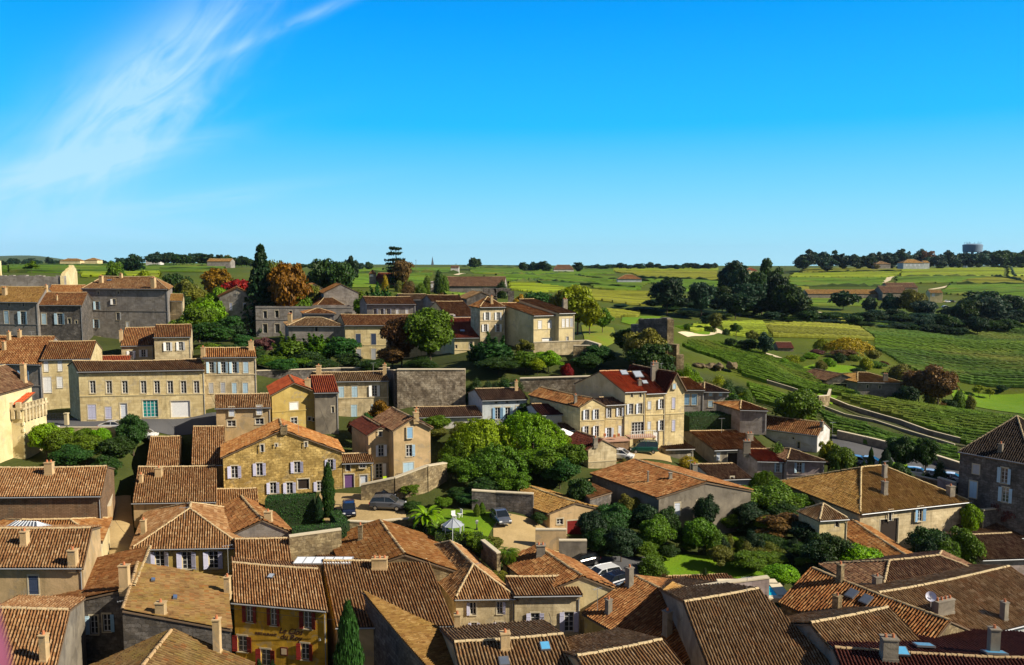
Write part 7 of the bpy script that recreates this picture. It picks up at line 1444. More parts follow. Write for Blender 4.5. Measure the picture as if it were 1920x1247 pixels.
# ================================================================ cars
def car(label, u, v, Y, heading, col, kind='hatch', group=None, open_door=False, z=None, cat='car', name='parked_car'):
    """heading: degrees, direction of the bonnet, 0 = towards the right of the picture"""
    p = at(u, v, Y); z = g1(p[0], p[1]) + .08 if z is None else z
    root = empty(name, (p[0], p[1], z), R(heading), label, cat, group)
    L, W_, H_ = {'hatch': (4.0, 1.72, 1.48), 'suv': (4.4, 1.85, 1.65), 'van': (4.15, 1.75, 1.82), 'estate': (4.6, 1.78, 1.46), 'sedan': (4.4, 1.76, 1.42)}[kind]
    st = {'hatch': [(-.5, .55, .80), (-.47, .42, .95), (-.30, .30, .98), (.18, .28, .96), (.40, .30, .80), (.49, .40, .66), (.5, .5, .55)],
          'van': [(-.5, .45, .9), (-.48, .35, 1.05), (-.30, .30, 1.08), (.22, .28, 1.06), (.40, .30, .95), (.49, .4, .75), (.5, .5, .6)]}.get(kind if kind == 'van' else 'hatch')
    k_ = 1.12 if kind == 'suv' else 1.0
    pm = NT.__new__(NT); key = ('car', col)
    if key not in _mc: t = NT('car_paint'); _mc[key] = t.out(c4(col), .25, spec=.6, metal=.15, **{'Coat Weight': .8, 'Coat Roughness': .08})
    paint = _mc[key]; dark = plain('car_trim', (.015, .015, .017), .5); gl = plain('car_glass', (.012, .016, .02), .06, spec=.9)
    b = MB(); rings = []
    for (fx, zb, zt) in st:
        hw = W_ / 2 * (1 - .16 * (abs(fx) / .5) ** 4); zt *= k_; x = fx * L
        rings.append([(x, -hw * .94, .26 + (zb - .26) * .6 if abs(fx) > .45 else .26), (x, -hw, .48), (x, -hw * .99, zt - .12), (x, -hw * .90, zt), (x, 0, zt + .04), (x, hw * .90, zt), (x, hw * .99, zt - .12), (x, hw, .48), (x, hw * .94, .26 + (zb - .26) * .6 if abs(fx) > .45 else .26)])
    for i in range(len(rings) - 1):
        for j in range(8): b.face([rings[i][j], rings[i][j + 1], rings[i + 1][j + 1], rings[i + 1][j]])
        b.face([rings[i][8], rings[i][0], rings[i + 1][0], rings[i + 1][8]])
    b.face(rings[0]); b.face(list(reversed(rings[-1])))
    # roof and pillars
    cab = {'hatch': [(-.45, .97), (-.36, 1.38), (-.10, 1.48), (.10, 1.44), (.30, .93)], 'suv': [(-.46, 1.1), (-.40, 1.55), (-.10, 1.66), (.08, 1.62), (.28, 1.05)], 'van': [(-.485, 1.06), (-.46, 1.74), (-.1, 1.83), (.14, 1.76), (.33, 1.02)],
           'estate': [(-.47, .97), (-.42, 1.36), (-.10, 1.46), (.08, 1.42), (.28, .93)], 'sedan': [(-.38, .95), (-.24, 1.36), (-.05, 1.43), (.08, 1.40), (.28, .93)]}[kind]
    hw0, hw1 = W_ * .44, W_ * .36; up = [(fx * L, zz) for fx, zz in cab]; zmin = min(up[0][1], up[-1][1])
    wfun = lambda zz: hw0 + (hw1 - hw0) * (zz - zmin) / (max(q[1] for q in up) - zmin)
    rf = up[1:4]
    for i in range(2):
        (x0, z0), (x1, z1) = rf[i], rf[i + 1]; a0, a1 = wfun(z0) + .01, wfun(z1) + .01
        b.face([(x0, -a0, z0 + .012), (x1, -a1, z1 + .012), (x1, a1, z1 + .012), (x0, a0, z0 + .012)])
    for s_ in (-1, 1):
        for (i, j) in ((0, 1), (3, 4), (1, 2), (2, 3)): b.bar((up[i][0], s_ * wfun(up[i][1]), up[i][1]), (up[j][0], s_ * wfun(up[j][1]), up[j][1]), .07)
        b.bar((-.05 * L, s_ * (hw0 + .0), zmin), (-.05 * L, s_ * (hw1 + .01), rf[1][1] - .02), .07)
        b.bar((.33 * L * .75, s_ * (W_ / 2 + .08), zmin + .06), (.33 * L * .75 - .08, s_ * (W_ / 2 + .08), zmin + .06), .12, .12)
    bo = b.build('body', paint, root)
    g = MB(); P0 = [(x, -wfun(z) + .01, z) for x, z in up]; P1 = [(x, wfun(z) - .01, z) for x, z in up]
    g.face(P0); g.face(list(reversed(P1))); g.face([P0[0], P0[1], P1[1], P1[0]]); g.face([P0[3], P0[4], P1[4], P1[3]]); g.build('window', gl, root)
    for sx in (-1, 1):
        for sy in (-1, 1):
            w = MB(); c = (sx * L * .31, sy * (W_ / 2 - .08), .31); w.tube([(c[0], c[1] - .1, c[2]), (c[0], c[1] + .1, c[2])], .31, 14); wo = w.build('wheel', dark, root)
            w = MB(); w.tube([(c[0], c[1] + sy * .09, c[2]), (c[0], c[1] + sy * .112, c[2])], .19, 10); w.build('rim', plain('alloy', (.5, .5, .52), .3, metal=.8), wo)
    for sy in (-1, 1):
        h = MB(); h.box((L * .485, sy * W_ * .34, .58 * k_), (.1, .34, .14)); h.build('headlight', plain('headlight_glass', (.75, .77, .8), .1, spec=.8), root)
        h = MB(); h.box((-L * .488, sy * W_ * .38, .66 * k_), (.08, .22, .2)); h.build('tail_light', plain('tail_light_glass', (.4, .01, .01), .2), root)
    h = MB(); h.box((L * .49, 0, .36), (.06, .5, .11)); h.box((-L * .495, 0, .42), (.05, .5, .11)); h.build('number_plate', plain('plate', (.75, .75, .72), .5), root)
    if open_door:
        d = MB(); h0 = Vector((.20 * L, -W_ / 2 + .02, 0)); a = R(-62); ex_ = Vector((-math.cos(a), math.sin(a), 0)); e1 = h0 + ex_ * 1.05
        for (z0, z1) in ((.3, .95), (1.36, 1.42)): d.bar(h0 + Vector((0, 0, (z0 + z1) / 2)), e1 + Vector((0, 0, (z0 + z1) / 2)), .07, z1 - z0)
        d.bar(e1 + Vector((0, 0, .9)), e1 + Vector((0, 0, 1.4)), .05); d.bar(h0 + Vector((0, 0, .9)), h0 + Vector((0, 0, 1.4)) + ex_ * .3, .05); d.build('door', paint, root)
    return root
NAVY, GREY_, BLACK, WHITE_, SILV, GREEN_, BLUE_ = (.012, .016, .035), (.10, .105, .12), (.008, .008, .01), (.75, .76, .78), (.42, .45, .50), (.006, .06, .045), (.03, .09, .20)
car('dark blue car with its right door standing open on the gravel', 654, 961, 97, -78, NAVY, 'hatch', open_door=True)
car('grey estate car with a panoramic roof on the gravel', 727, 947, 98, -6, GREY_, 'suv')
car('black car half hidden behind the grey estate car', 713, 934, 101.5, -8, BLACK, 'estate')
car('lone dark car in the shadow of the long wall', 938, 982, 94, -72, GREY_, 'sedan')
car('white car partly hidden behind the beige gable house', 1163, 850, 115, -20, WHITE_, 'hatch')
car('dark green van parked under the yellow row terrace', 1207, 847, 118, 178, GREEN_, 'van')
car('white car at the top of the lower parking row', 1127, 1061, 83, -148, WHITE_, 'estate')
car('dark blue car in the middle of the lower parking row', 1150, 1070, 81.5, -146, NAVY, 'hatch')
car('silver blue car at the front of the lower parking row', 1170, 1086, 79.5, -144, (.16, .21, .27), 'estate')
car('very dark car in the shade behind the lower parking row', 1092, 1043, 86, -150, BLACK, 'hatch')
car('white car on the street behind the round dark tree', 268, 797, 117.5, 2, WHITE_, 'hatch')
car('black and white car on the street left of the round dark tree', 214, 797, 118.5, 2, (.5, .5, .52), 'sedan')
for i, (u, v, Y, c, l) in enumerate([(1574, 834, 124.5, (.35, .33, .45), 'pale violet car just right of the barn gable'), (1588, 838, 124, (.02, .03, .06), 'dark car second from the barn gable'), (1610, 843, 123.5, (.16, .22, .30), 'blue grey car in the middle of the roadside row'), (1634, 850, 123, SILV, 'silver car at the right of the roadside row'),
                                     (1722, 866, 118, WHITE_, 'white car seen between the pruned trees'), (1747, 872, 117.5, SILV, 'silver car right of the slender pruned tree'), (1765, 874, 117, BLACK, 'black car before the right edge house'), (1786, 882, 116.5, WHITE_, 'white car nearest the right edge house')]):
    car(l, u, v, Y, -32, c, 'sedan' if i % 2 else 'hatch', group='cars parked along the vineyard road')
car('white car on the field track beside the house with the yellow gable', 1773, 569, 455, 10, WHITE_, 'hatch'); car('white car in the far vineyard car park', 1777, 553, 500, 0, WHITE_, 'hatch', group='cars in the far vineyard car park'); car('dark car in the far vineyard car park', 1786, 553, 500, 0, BLACK, 'hatch', group='cars in the far vineyard car park'); car('pale car alone at the right of the far vineyard car park', 1807, 554, 490, 0, WHITE_, 'hatch')
car('white car at the right edge of the bright meadow', 1912, 768, 168, 175, WHITE_, 'estate')

# ================================================================ people
def person(label, u, v, Y, top, legs, rz=0, pose='stand', z=None):
    p = at(u, v, Y); z = g1(p[0], p[1]) + .08 if z is None else z; root = empty('person', (p[0], p[1], z), rz, label, 'person')
    st = .16 if pose == 'walk' else .02
    J = [(0, 0, .95, .15), (0, 0, 1.12, .13), (0, 0, 1.34, .16), (0, 0, 1.47, .06), (0, .02, 1.56, .075), (0, .02, 1.68, .085),
         (.09, 0, .88, .10), (.10, st, .48, .065), (.10, st * .4, .09, .045), (.10, st * .4 + .13, .04, .04), (-.09, 0, .88, .10), (-.10, -st, .48, .065), (-.10, -st * 1.6, .10, .045), (-.10, -st * 1.6 + .13, .05, .04),
         (.20, 0, 1.38, .055), (.25, -.04, 1.12, .042), (.24, .10, .90, .035), (-.20, 0, 1.38, .055), (-.25, .03, 1.12, .042), (-.24, .14, .92, .035)]
    E = [(0, 1), (1, 2), (2, 3), (3, 4), (4, 5), (0, 6), (6, 7), (7, 8), (8, 9), (0, 10), (10, 11), (11, 12), (12, 13), (2, 14), (14, 15), (15, 16), (2, 17), (17, 18), (18, 19)]
    J = list(J)
    for (wi, sx) in ((16, 1), (19, -1)):
        w = J[wi]
        for k, (dx, dy, l) in enumerate(((-.02, .03, .07), (-.007, .035, .085), (.007, .035, .085), (.02, .03, .07), (-.035 * sx, .04, .05))): J.append((w[0] + dx, w[1] + dy, w[2] - l, .011)); E.append((wi, len(J) - 1))
    me = bpy.data.meshes.new('body'); me.from_pydata([j[:3] for j in J], E, []); o = link('body', me, root)
    sk = o.modifiers.new('skin', 'SKIN'); 
    for i, d in enumerate(me.skin_vertices[0].data): d.radius = (J[i][3], J[i][3] * (.75 if i in (0, 1, 2) else 1)); d.use_root = (i == 0)
    o.modifiers.new('sub', 'SUBSURF').levels = 1
    t = NT('clothing'); sz = t.n('ShaderNodeSeparateXYZ', {0: t.n('ShaderNodeTexCoord').outputs['Object']}).outputs[2]
    c = t.mix(t.math('GREATER_THAN', sz, .92), c4(legs), c4(top)); c = t.mix(t.math('GREATER_THAN', sz, 1.46), c, c4((.48, .28, .18))); c = t.mix(t.math('LESS_THAN', sz, .10), c, c4((.03, .02, .02)))
    me.materials.append(t.out(c, .85, spec=.1))
    bm = bmesh.new(); r = bmesh.ops.create_uvsphere(bm, u_segments=12, v_segments=8, radius=.1, matrix=Matrix.Translation((0, -.005, 1.69)) @ Matrix.Diagonal((.95, 1.05, 1.1, 1)))
    bmesh.ops.delete(bm, geom=[v_ for v_ in bm.verts if v_.co.z < 1.66 and v_.co.y > 0], context='VERTS'); me2 = bpy.data.meshes.new('hair'); bm.to_mesh(me2); bm.free(); link('hair', me2, root, plain('hair', (.03, .02, .015), .8))
person('person in pale blue walking on the vineyard road', 1657, 856, 121, (.45, .50, .62), (.05, .06, .10), R(40), 'walk')
person('person in blue standing by the restaurant window', 581, 1259, 68.5, (.03, .07, .22), (.02, .02, .03), R(180), 'stand', z=10.9)

# ================================================================ small things in town
def post_lamp(label, u, vtop, Y, vb=None, hgt_=None):
    p = at(u, vtop, Y); gz = g1(p[0], Y); h = p[2] - gz; root = empty('street_lamp', (p[0], Y, gz), 0, label, 'lamp'); m = MB(); m.tube([(0, 0, -.1), (0, 0, h * .5), (0, 0, h - .45)], [.07, .05, .035], 8); m.box((0, 0, 0), (.22, .22, .3)); m.build('pole', plain('iron_post', (.03, .03, .035), .5), root)
    m = MB(); m.box((0, 0, h - .45), (.22, .22, .32), taper=1.4); m.box((0, 0, h - .12), (.36, .36, .12), taper=.2); m.build('lantern', plain('lamp_glass', (.35, .35, .33), .2), root)
post_lamp('thin iron lamp post beside the L shaped hedge', 508 + 168, 1000, 92)if False else None
post_lamp('slim lamp post on the garden lawn', 894, 975, 91)
def wall_lamp(label, u, v, Y):
    p = at(u, v, Y); root = empty('wall_lamp', p, 0, label, 'lamp'); m = MB(); m.tube([(-.1, .3, 1.3), (0, .05, 1.1), (.1, -.25, .8), (.05, -.45, .45)], .03, 6); m.tube([(0, .3, .6), (.0, -.2, .62)], .02, 5); m.build('bracket', plain('iron', (.03, .03, .03), .5), root)
    m = MB(); m.box((.05, -.45, .05), (.18, .18, .32), taper=1.5); m.box((.05, -.45, .37), (.3, .3, .12), taper=.1); m.build('lantern', plain('lamp_glass', (.35, .35, .33), .2), root)
wall_lamp('wrought iron wall lantern between the two french windows', 1031, 1176, 74.6)
# parasols
def parasol(label, u, v, Y, w, h, closed=False, col=(.85, .85, .86)):
    p = at(u, v, Y); z0 = p[2]; gz = g1(p[0], Y); hh = max(1.5, z0 - gz); root = empty('parasol', (p[0], Y, gz), 0, label, 'parasol'); m = MB(); m.tube([(0, 0, 0), (0, 0, hh)], .035, 7); m.box((0, 0, -.02), (.6, .6, .1)); m.build('pole', plain('pole_white', (.6, .6, .6), .4), root)
    c = MB(); n = 8; R0 = w / 2; zt = hh; zb = hh - h
    for i in range(n):
        a, b = 2 * math.pi * i / n, 2 * math.pi * (i + 1) / n; A = (math.cos(a) * R0, math.sin(a) * R0, zb); B = (math.cos(b) * R0, math.sin(b) * R0, zb)
        am = (a + b) / 2; Mi = (math.cos(am) * R0 * .9, math.sin(am) * R0 * .9, zb + .02)
        c.face([(0, 0, zt), A, Mi]); c.face([(0, 0, zt), Mi, B]); c.face([A, (A[0], A[1], zb - .18), (Mi[0], Mi[1], zb - .14), Mi]); c.face([Mi, (Mi[0], Mi[1], zb - .14), (B[0], B[1], zb - .18), B])
    c.build('canopy', plain('canvas_' + str(round(col[1], 2)), col, .9), root)
parasol('white parasol folded to a tall cone on the cafe terrace', 1026, 786, 119, .9, 1.9); parasol('open white parasol on the cafe terrace', 1055, 803, 118, 3.2, .7); parasol('pinkish parasol between the folded and the open white one', 1038, 807, 117.5, 2.6, .5, col=(.75, .62, .55))
parasol('small folded white parasol before the low white wall', 853, 790, 123, .5, 1.4)
# gazebo
p = at(850, 1010, 88.5); gz = g1(p[0], 88.5); root = empty('gazebo', (p[0], 88.5, gz), 0, 'grey zinc roofed octagonal gazebo in the garden', 'gazebo'); hh = 2.5; n = 8; rr = 1.25
m = MB()
for i in range(n):
    a, b = 2 * math.pi * i / n, 2 * math.pi * (i + 1) / n; m.face([(math.cos(a) * rr, math.sin(a) * rr, hh), (math.cos(b) * rr, math.sin(b) * rr, hh), (0, 0, hh + .75)]); m.face([(math.cos(b) * rr, math.sin(b) * rr, hh), (math.cos(a) * rr, math.sin(a) * rr, hh), (0, 0, hh + .7)]); m.bar((math.cos(a) * rr, math.sin(a) * rr, hh + .02), (0, 0, hh + .78), .05)
m.tube([(0, 0, hh + .7), (0, 0, hh + 1.15)], [.06, .01], 6); m.build('roof', plain('zinc_roof', (.38, .41, .45), .4, metal=.2), root)
m = MB(); [m.tube([(math.cos(2 * math.pi * i / n) * rr * .93, math.sin(2 * math.pi * i / n) * rr * .93, -.1), (math.cos(2 * math.pi * i / n) * rr * .93, math.sin(2 * math.pi * i / n) * rr * .93, hh)], .05, 6) for i in range(n)]; m.build('post', plain('gazebo_post', (.5, .52, .55), .5), root)
# garden bits
def simple(label, name, cat, u, v, Y, parts, rz=0, z=None):
    p = at(u, v, Y); z = g1(p[0], Y) + .08 if z is None else z; root = empty(name, (p[0], Y, z), rz, label, cat)
    for nm, mb_, mt in parts: mb_.build(nm, mt, root)
    return root
whitep = plain('white_paint', (.75, .75, .73), .5)
def bx(*b):
    m = MB(); [m.box(*q) for q in b]; return m
simple('white garden table on the small lawn', 'garden_table', 'table', 838, 992, 91, [('tabletop', bx(((0, 0, .68), (1.6, .9, .05))), whitep), ('frame', bx(((-.6, -.3, 0), (.06, .06, .68)), ((.6, -.3, 0), (.06, .06, .68)), ((-.6, .3, 0), (.06, .06, .68)), ((.6, .3, 0), (.06, .06, .68))), whitep)], .3)
def chair_(label, u, v, Y, mt, rz=0, group=None):
    o = simple(label, 'garden_chair', 'chair', u, v, Y, [('seat', bx(((0, 0, .42), (.5, .5, .05))), mt), ('backrest', bx(((0, .24, .47), (.5, .05, .5))), mt)] + [('leg', bx(((x, y, 0), (.05, .05, .42))), mt) for x in (-.21, .21) for y in (-.21, .21)], rz)
    if group: o['group'] = group
chair_('white garden chair nearest the banana plant', 851, 971, 94, whitep, .4); chair_('white garden chair beside the rose border', 862, 967, 94.6, whitep, -1)
chair_('blue garden chair beside the dark ball bush', 1311, 1074, 83, plain('blue_plastic', (.03, .18, .30), .5), .4)
chair_('lime green chair outside the open door', 722, 903, 105.8, plain('lime_plastic', (.45, .62, .02), .5), .3)
simple('terracotta pots outside the open door', 'flower_pots', 'pots', 701, 905, 105.6, [('pot', bx(((0, 0, 0), (.35, .35, .4)), ((.5, .1, 0), (.3, .3, .35)), ((-.4, 0, 0), (.25, .25, .3))), plain('terracotta', (.5, .16, .06), .8))])
for i, (u, v) in enumerate([(1134, 818), (1152, 820), (1160, 818)]): simple(['leftmost', 'middle', 'rightmost'][i] + ' terracotta pot on the yellow row terrace', 'flower_pot', 'pot', u, v, 117.8, [('pot', bx(((0, 0, 0), (.35, .35, .4))), plain('terracotta', (.5, .16, .06), .8))], z=at(u, v, 117.8)[2])['group'] = 'pots on the yellow row terrace'
# steps
st_ = MB(); [st_.box((0, i * .3, -.2), (2.0, .32, .2 + .17 * (i + 1))) for i in range(6)]
simple('stone steps rising to the parking court', 'stone_steps', 'steps', 690, 1000, 91.2, [('flight', st_, plain('step_stone', (.5, .42, .26), .9, bump=.3))])
# terrace and balcony of the yellow row
tz = at(1130, 826, 118)
simple('raised terrace slab in front of the narrow yellow house', 'terrace', 'terrace', 1140, 838, 118.3, [('slab', bx(((0, 0, 1.3), (6.0, 2.4, .2))), plain('terrace_tiles', (.40, .24, .17), .8)), ('base', bx(((0, .1, -1), (5.8, 2.2, 2.28))), wallmat('brown'))], R(14))
bal = MB(); [bal.box((-1.9 + i * .32, -1.0, 0), (.04, .04, .95)) for i in range(13)]; bal.box((0, -1.0, .93), (4.0, .06, .06))
simple('balcony with a pale railing on the tall yellow house', 'balcony', 'balcony', 1201, 817, 120.0, [('slab', bx(((0, 0, -.16), (4.2, 2.2, .16))), plain('terrace_tiles', (.40, .24, .17), .8)), ('railing', bal, whitep), ('pillar', bx(((-1.9, -.8, -3.5), (.5, .5, 3.34)), ((1.9, -.8, -3.5), (.3, .3, 3.34))), wallmat('yellow'))], R(14), z=at(1201, 817, 120)[2])
# greenhouse roof by the restaurant
gr = MB(); 
for i in range(6): gr.box((-2.4 + i * .96, 0, 0), (.90, 1.7, .06))
gf = MB(); [gf.box((-2.88 + i * .96, 0, -.02), (.06, 1.76, .12)) for i in range(7)]; gf.box((0, -.88, -.06), (5.8, .06, .12)); gf.box((0, .88, -.06), (5.8, .06, .12))
simple('flat white glazed canopy behind the big striped roof', 'glass_canopy', 'canopy', 607, 1051, 79.5, [('pane', gr, plain('milky_glass', (.80, .82, .84), .2)), ('frame', gf, plain('canopy_frame', (.25, .25, .25), .5)), ('post', bx(((-2.7, 0, -4), (.1, .1, 4)), ((2.7, 0, -4), (.1, .1, 4))), plain('canopy_frame', (.25, .25, .25), .5))], z=at(607, 1051, 79.5)[2])
# glass lantern
lw, ld, lh = 6.4, 4.4, 1.6
fr = MB(); gg = MB(); c_ = [(-lw / 2, -ld / 2, 0), (lw / 2, -ld / 2, 0), (lw / 2, ld / 2, 0), (-lw / 2, ld / 2, 0)]; r0, r1 = (-.6, 0, lh), (1.6, 0, lh)
for (a, b, c, d) in ((c_[0], c_[1], r1, r0), (c_[2], c_[3], r0, r1), (c_[1], c_[2], r1, r1), (c_[3], c_[0], r0, r0)):
    gg.face([a, b, c, d] if c != d else [a, b, c]); k = 8
    for i in range(k + 1):
        t = i / k; A = [a[j] + (b[j] - a[j]) * t for j in range(3)]; B = [d[j] + (c[j] - d[j]) * t for j in range(3)]; fr.bar((A[0], A[1], A[2] + .04), (B[0], B[1], B[2] + .04), .07)
    fr.bar((a[0], a[1], .04), (b[0], b[1], .04), .1); M0 = [(a[j] + d[j]) / 2 for j in range(3)]; M1 = [(b[j] + c[j]) / 2 for j in range(3)]; fr.bar((M0[0], M0[1], M0[2] + .04), (M1[0], M1[1], M1[2] + .04), .06)
lp = at(42, 1006, 80)
simple('pyramid shaped glass lantern rising between the orange roofs', 'glass_lantern', 'skylight', 42, 1004, 80, [('pane', gg, plain('lantern_glass', (.10, .12, .16), .1, spec=.8)), ('frame', fr, plain('lantern_frame', (.62, .66, .72), .4)), ('base', bx(((0, 0, -4), (lw, ld, 4.0))), wallmat('grey'))], R(-4), z=lp[2])
# pool
p = ground(1412, 1106); simple('small turquoise swimming pool behind the white parapet', 'swimming_pool', 'pool', 1412, 1107, 77, [('water', bx(((0, 0, .3), (4, 3.0, .05))), plain('pool_water', (.02, .42, .42), .05, spec=.8)), ('surround', bx(((0, -1.8, 0), (6, .7, .42)), ((0, 2.0, 0), (6, 1.2, .42)), ((-2.5, 0, 0), (1, 3.2, .42)), ((2.6, 0, 0), (1.2, 3.2, .42))), plain('pool_stone', (.66, .56, .38), .8))], z=at(1412, 1107, 77)[2] - .3)
# antennas
def antenna(label, u, vb, Y, h, mast=True):
    p = at(u, vb, Y); root = empty('tv_antenna', p, random.random(), label, 'antenna', 'roof antennas' if False else None); m = MB(); m.tube([(0, 0, -.5), (0, 0, h)], .025, 5); m.build('mast', plain('antenna_metal', (.5, .5, .5), .4, metal=.6), root)
    m = MB(); m.bar((-.5, 0, h), (.5, 0, h), .025); [m.bar((x, -.22, h), (x, .22, h), .018) for x in (-.45, -.25, -.05, .15, .35)]; m.build('aerial', plain('antenna_metal', (.5, .5, .5), .4, metal=.6), root)
antenna('antenna with a bent arm on the wide barn roof', 1353, 806, 123, 1.8); antenna('antenna on the ridge behind the big square roof', 1294, 889, 108, 1.9); antenna('antenna by the chimneys of the barn gable', 1561, 806, 126, 1.2); antenna('tall antenna by the restaurant gutter', 428, 1065, 74, 2.2); antenna('antenna among the roofs of the mossy roof', 233, 1160, 66, 1.6)
for u, v, Y, h, l in [(346, 965, 86, .8, 'short mast at the tip of the pyramid roof'), (178, 930, 92, 1.8, 'antenna above the right end of the long barn roof'), (560, 810, 106, 1.6, 'antenna near the chimney of the yellow gable house'), (893, 1075, 79, 1.0, 'small finial mast on the tall tan house'), (1120, 1135, 72, 1.6, 'antenna on the wide brown roof'), (1400, 1120, 68, 1.8, 'antenna on the large striped roof'), (700, 700, 138, 1.8, 'antenna behind the pale pilastered house'), (250, 680, 130, 1.8, 'antenna on the long yellow building roof'), (1660, 890, 104, 1.8, 'antenna on the mossy farmhouse ridge'), (1240, 700, 128, 1.6, 'antenna by the chimney of the maroon roof'), (60, 640, 150, 1.8, 'antenna on the left edge roof'), (960, 735, 132, 1.5, 'antenna on the pale blue house')]: antenna(l, u, v, Y, h)
def cable(label, a, b, sag=.5):
    A, B = at(*a), at(*b); m = MB(); m.tube([A + (B - A) * t - np.array([0, 0, sag * math.sin(math.pi * t)]) for t in np.linspace(0, 1, 14)], .016, 5); tag(m.build('cable', plain('cable_black', (.02, .02, .02), .6)), label, 'cable')
cable('cable crossing the alley above the pyramid roofed house', (215, 975, 90), (256, 1010, 85)); cable('cable between the ochre gable and the yellow gable house', (600, 765, 121), (640, 850, 104), .8); cable('cable slung over the street to the dormered cottage', (385, 712, 123), (410, 770, 117), .4)
# satellite dish
p = at(1746, 1118, 68.5); root = empty('satellite_dish', p, R(-20), 'pale satellite dish on the huge striped roof', 'satellite dish'); bm = bmesh.new(); bmesh.ops.create_uvsphere(bm, u_segments=16, v_segments=10, radius=.75); bmesh.ops.delete(bm, geom=[v_ for v_ in bm.verts if v_.co.z > -.45], context='VERTS'); bmesh.ops.transform(bm, matrix=Matrix.Rotation(R(62), 4, 'X') @ Matrix.Translation((0, 0, .5)), verts=bm.verts); me = bpy.data.meshes.new('dish'); bm.to_mesh(me); bm.free(); link('dish', me, root, plain('dish_paint', (.55, .55, .66), .5)); m = MB(); m.tube([(0, 0, -1), (0, .1, 0)], .04, 6); m.build('mast', plain('antenna_metal', (.5, .5, .5), .4), root)
# restaurant lettering, menu board, planters, cable
O = REST; W2 = O['Wd']
def text(body, u, v, size, name, italic=False, col=(.05, .015, .02)):
    r = ray(u, v); A = W2(0, 0); ya = O['root'].rotation_euler[2]; nn = np.array([math.sin(ya), -math.cos(ya)]); t = (nn @ A[:2] + .014) / (nn @ r[:2]); p = Vector((r[0] * t, r[1] * t, CAM_Z + r[2] * t))
    cu = bpy.data.curves.new(name, 'FONT'); cu.body = body; cu.size = size; cu.align_x = 'CENTER'; cu.align_y = 'CENTER'; cu.extrude = .003; cu.shear = .3 if italic else 0; cu.offset = .012; cu.space_line = .8
    o = bpy.data.objects.new(name, cu); dg = None; COL.objects.link(o); bpy.context.view_layer.update(); me = bpy.data.meshes.new_from_object(o.evaluated_get(bpy.context.evaluated_depsgraph_get())); COL.objects.unlink(o); bpy.data.objects.remove(o)
    q = link(name, me, O['root'], plain('sign_paint', col, .6)); q.matrix_world = Matrix.Translation(p) @ Matrix.Rotation(ya, 4, 'Z') @ Matrix.Rotation(R(90), 4, 'X')
    q.matrix_parent_inverse = Matrix.Identity(4); q.matrix_local = Matrix.Rotation(-ya, 4, 'Z') @ Matrix.Translation(p - O['root'].location) @ Matrix.Rotation(ya, 4, 'Z') @ Matrix.Rotation(R(90), 4, 'X')
    return q
text('RESTAURANT', 499, 1189.5, .35, 'lettering'); text('Le Clos\ndu Roy', 545, 1190, .74, 'lettering', True)
def on_rest(name, u, v, w, h, d, mat, cat_=None):
    r = ray(u, v); A = W2(0, 0); ya = O['root'].rotation_euler[2]; nn = np.array([math.sin(ya), -math.cos(ya)]); t = (nn @ A[:2] + d / 2) / (nn @ r[:2]); p = Vector((r[0] * t, r[1] * t, CAM_Z + r[2] * t))
    m = MB(); m.box((0, 0, -h / 2), (w, d, h)); q = m.build(name, mat, O['root']); q.matrix_local = Matrix.Rotation(-ya, 4, 'Z') @ Matrix.Translation(p - O['root'].location) @ Matrix.Rotation(ya, 4, 'Z'); return q
b_ = on_rest('menu_board', 532.5, 1221.5, .72, .82, .06, plain('menu_frame', (.12, .03, .02), .6)); c_ = MB(); c_.box((0, -.035, -.28), (.5, .02, .56)); c_.build('menu', plain('paper', (.6, .45, .3), .7), b_)
on_rest('wall_lamp', 600, 1199, .16, .2, .2, plain('lamp_glass', (.35, .35, .33), .2))
for x, l in ((486, 'dark clipped ball shrub left of the restaurant door'), (513, 'dark clipped ball shrub right of the restaurant door')): bush(l, x, 1232, 70, 17, 'deep', base=11.3)
cab = MB(); A_ = at(432, 1140, 71.2); B_ = at(640, 1163, 69.5); pts = [A_ + (B_ - A_) * t - np.array([0, 0, .12 * math.sin(math.pi * t)]) for t in np.linspace(0, 1, 14)]
cab.tube(pts, .018, 5); tag(cab.build('cable', plain('cable_black', (.02, .02, .02), .6)), 'black cable slung across the restaurant front', 'cable')
# crenellated tower at the left edge
tw, td = 7.5, 5.5; tp = at(42, 768, 108); zt = tp[2]; gz = 22.0; hh = zt - gz
root = empty('castle_tower', (tp[0] - tw / 2, 108 + td / 2, gz), 0, 'crenellated stone tower with a sunlit flank and tiny red roof', 'tower')
mb = MB(); mb.box((0, 0, -3), (tw, td, hh + 3)); mb.build('wall', wallmat('cream'), root)
mb = MB()
for i in range(9): mb.box((-tw / 2 + .4 + i * .84, -td / 2 - .12, hh - 1.3), (.42, .3, 1.25)); 
for i in range(7): mb.box((tw / 2 + .12, -td / 2 + .4 + i * .78, hh - 1.7), (.3, .36, 1.65)); mb.box((tw / 2 + .1, -td / 2 + .4 + i * .78, hh), (.4, .42, .75))
mb.box((0, 0, hh - .05), (tw + .5, td + .5, .3)); [mb.box((-tw / 2 + .4 + i * 1.1, -td / 2, hh + .2), (.6, .4, .8)) for i in range(7)]; mb.build('battlement', wallmat('beige'), root)
Rf = Roof(); Rf.plane((-tw / 2, -td / 2 + .3, hh + .5), (tw / 2 - .6, -td / 2 + .3, hh + .5), (tw / 2 - .6, 1.2, hh + 1.6), (-tw / 2, 1.2, hh + 1.6), detail=1); Rf.build('brightred', root)
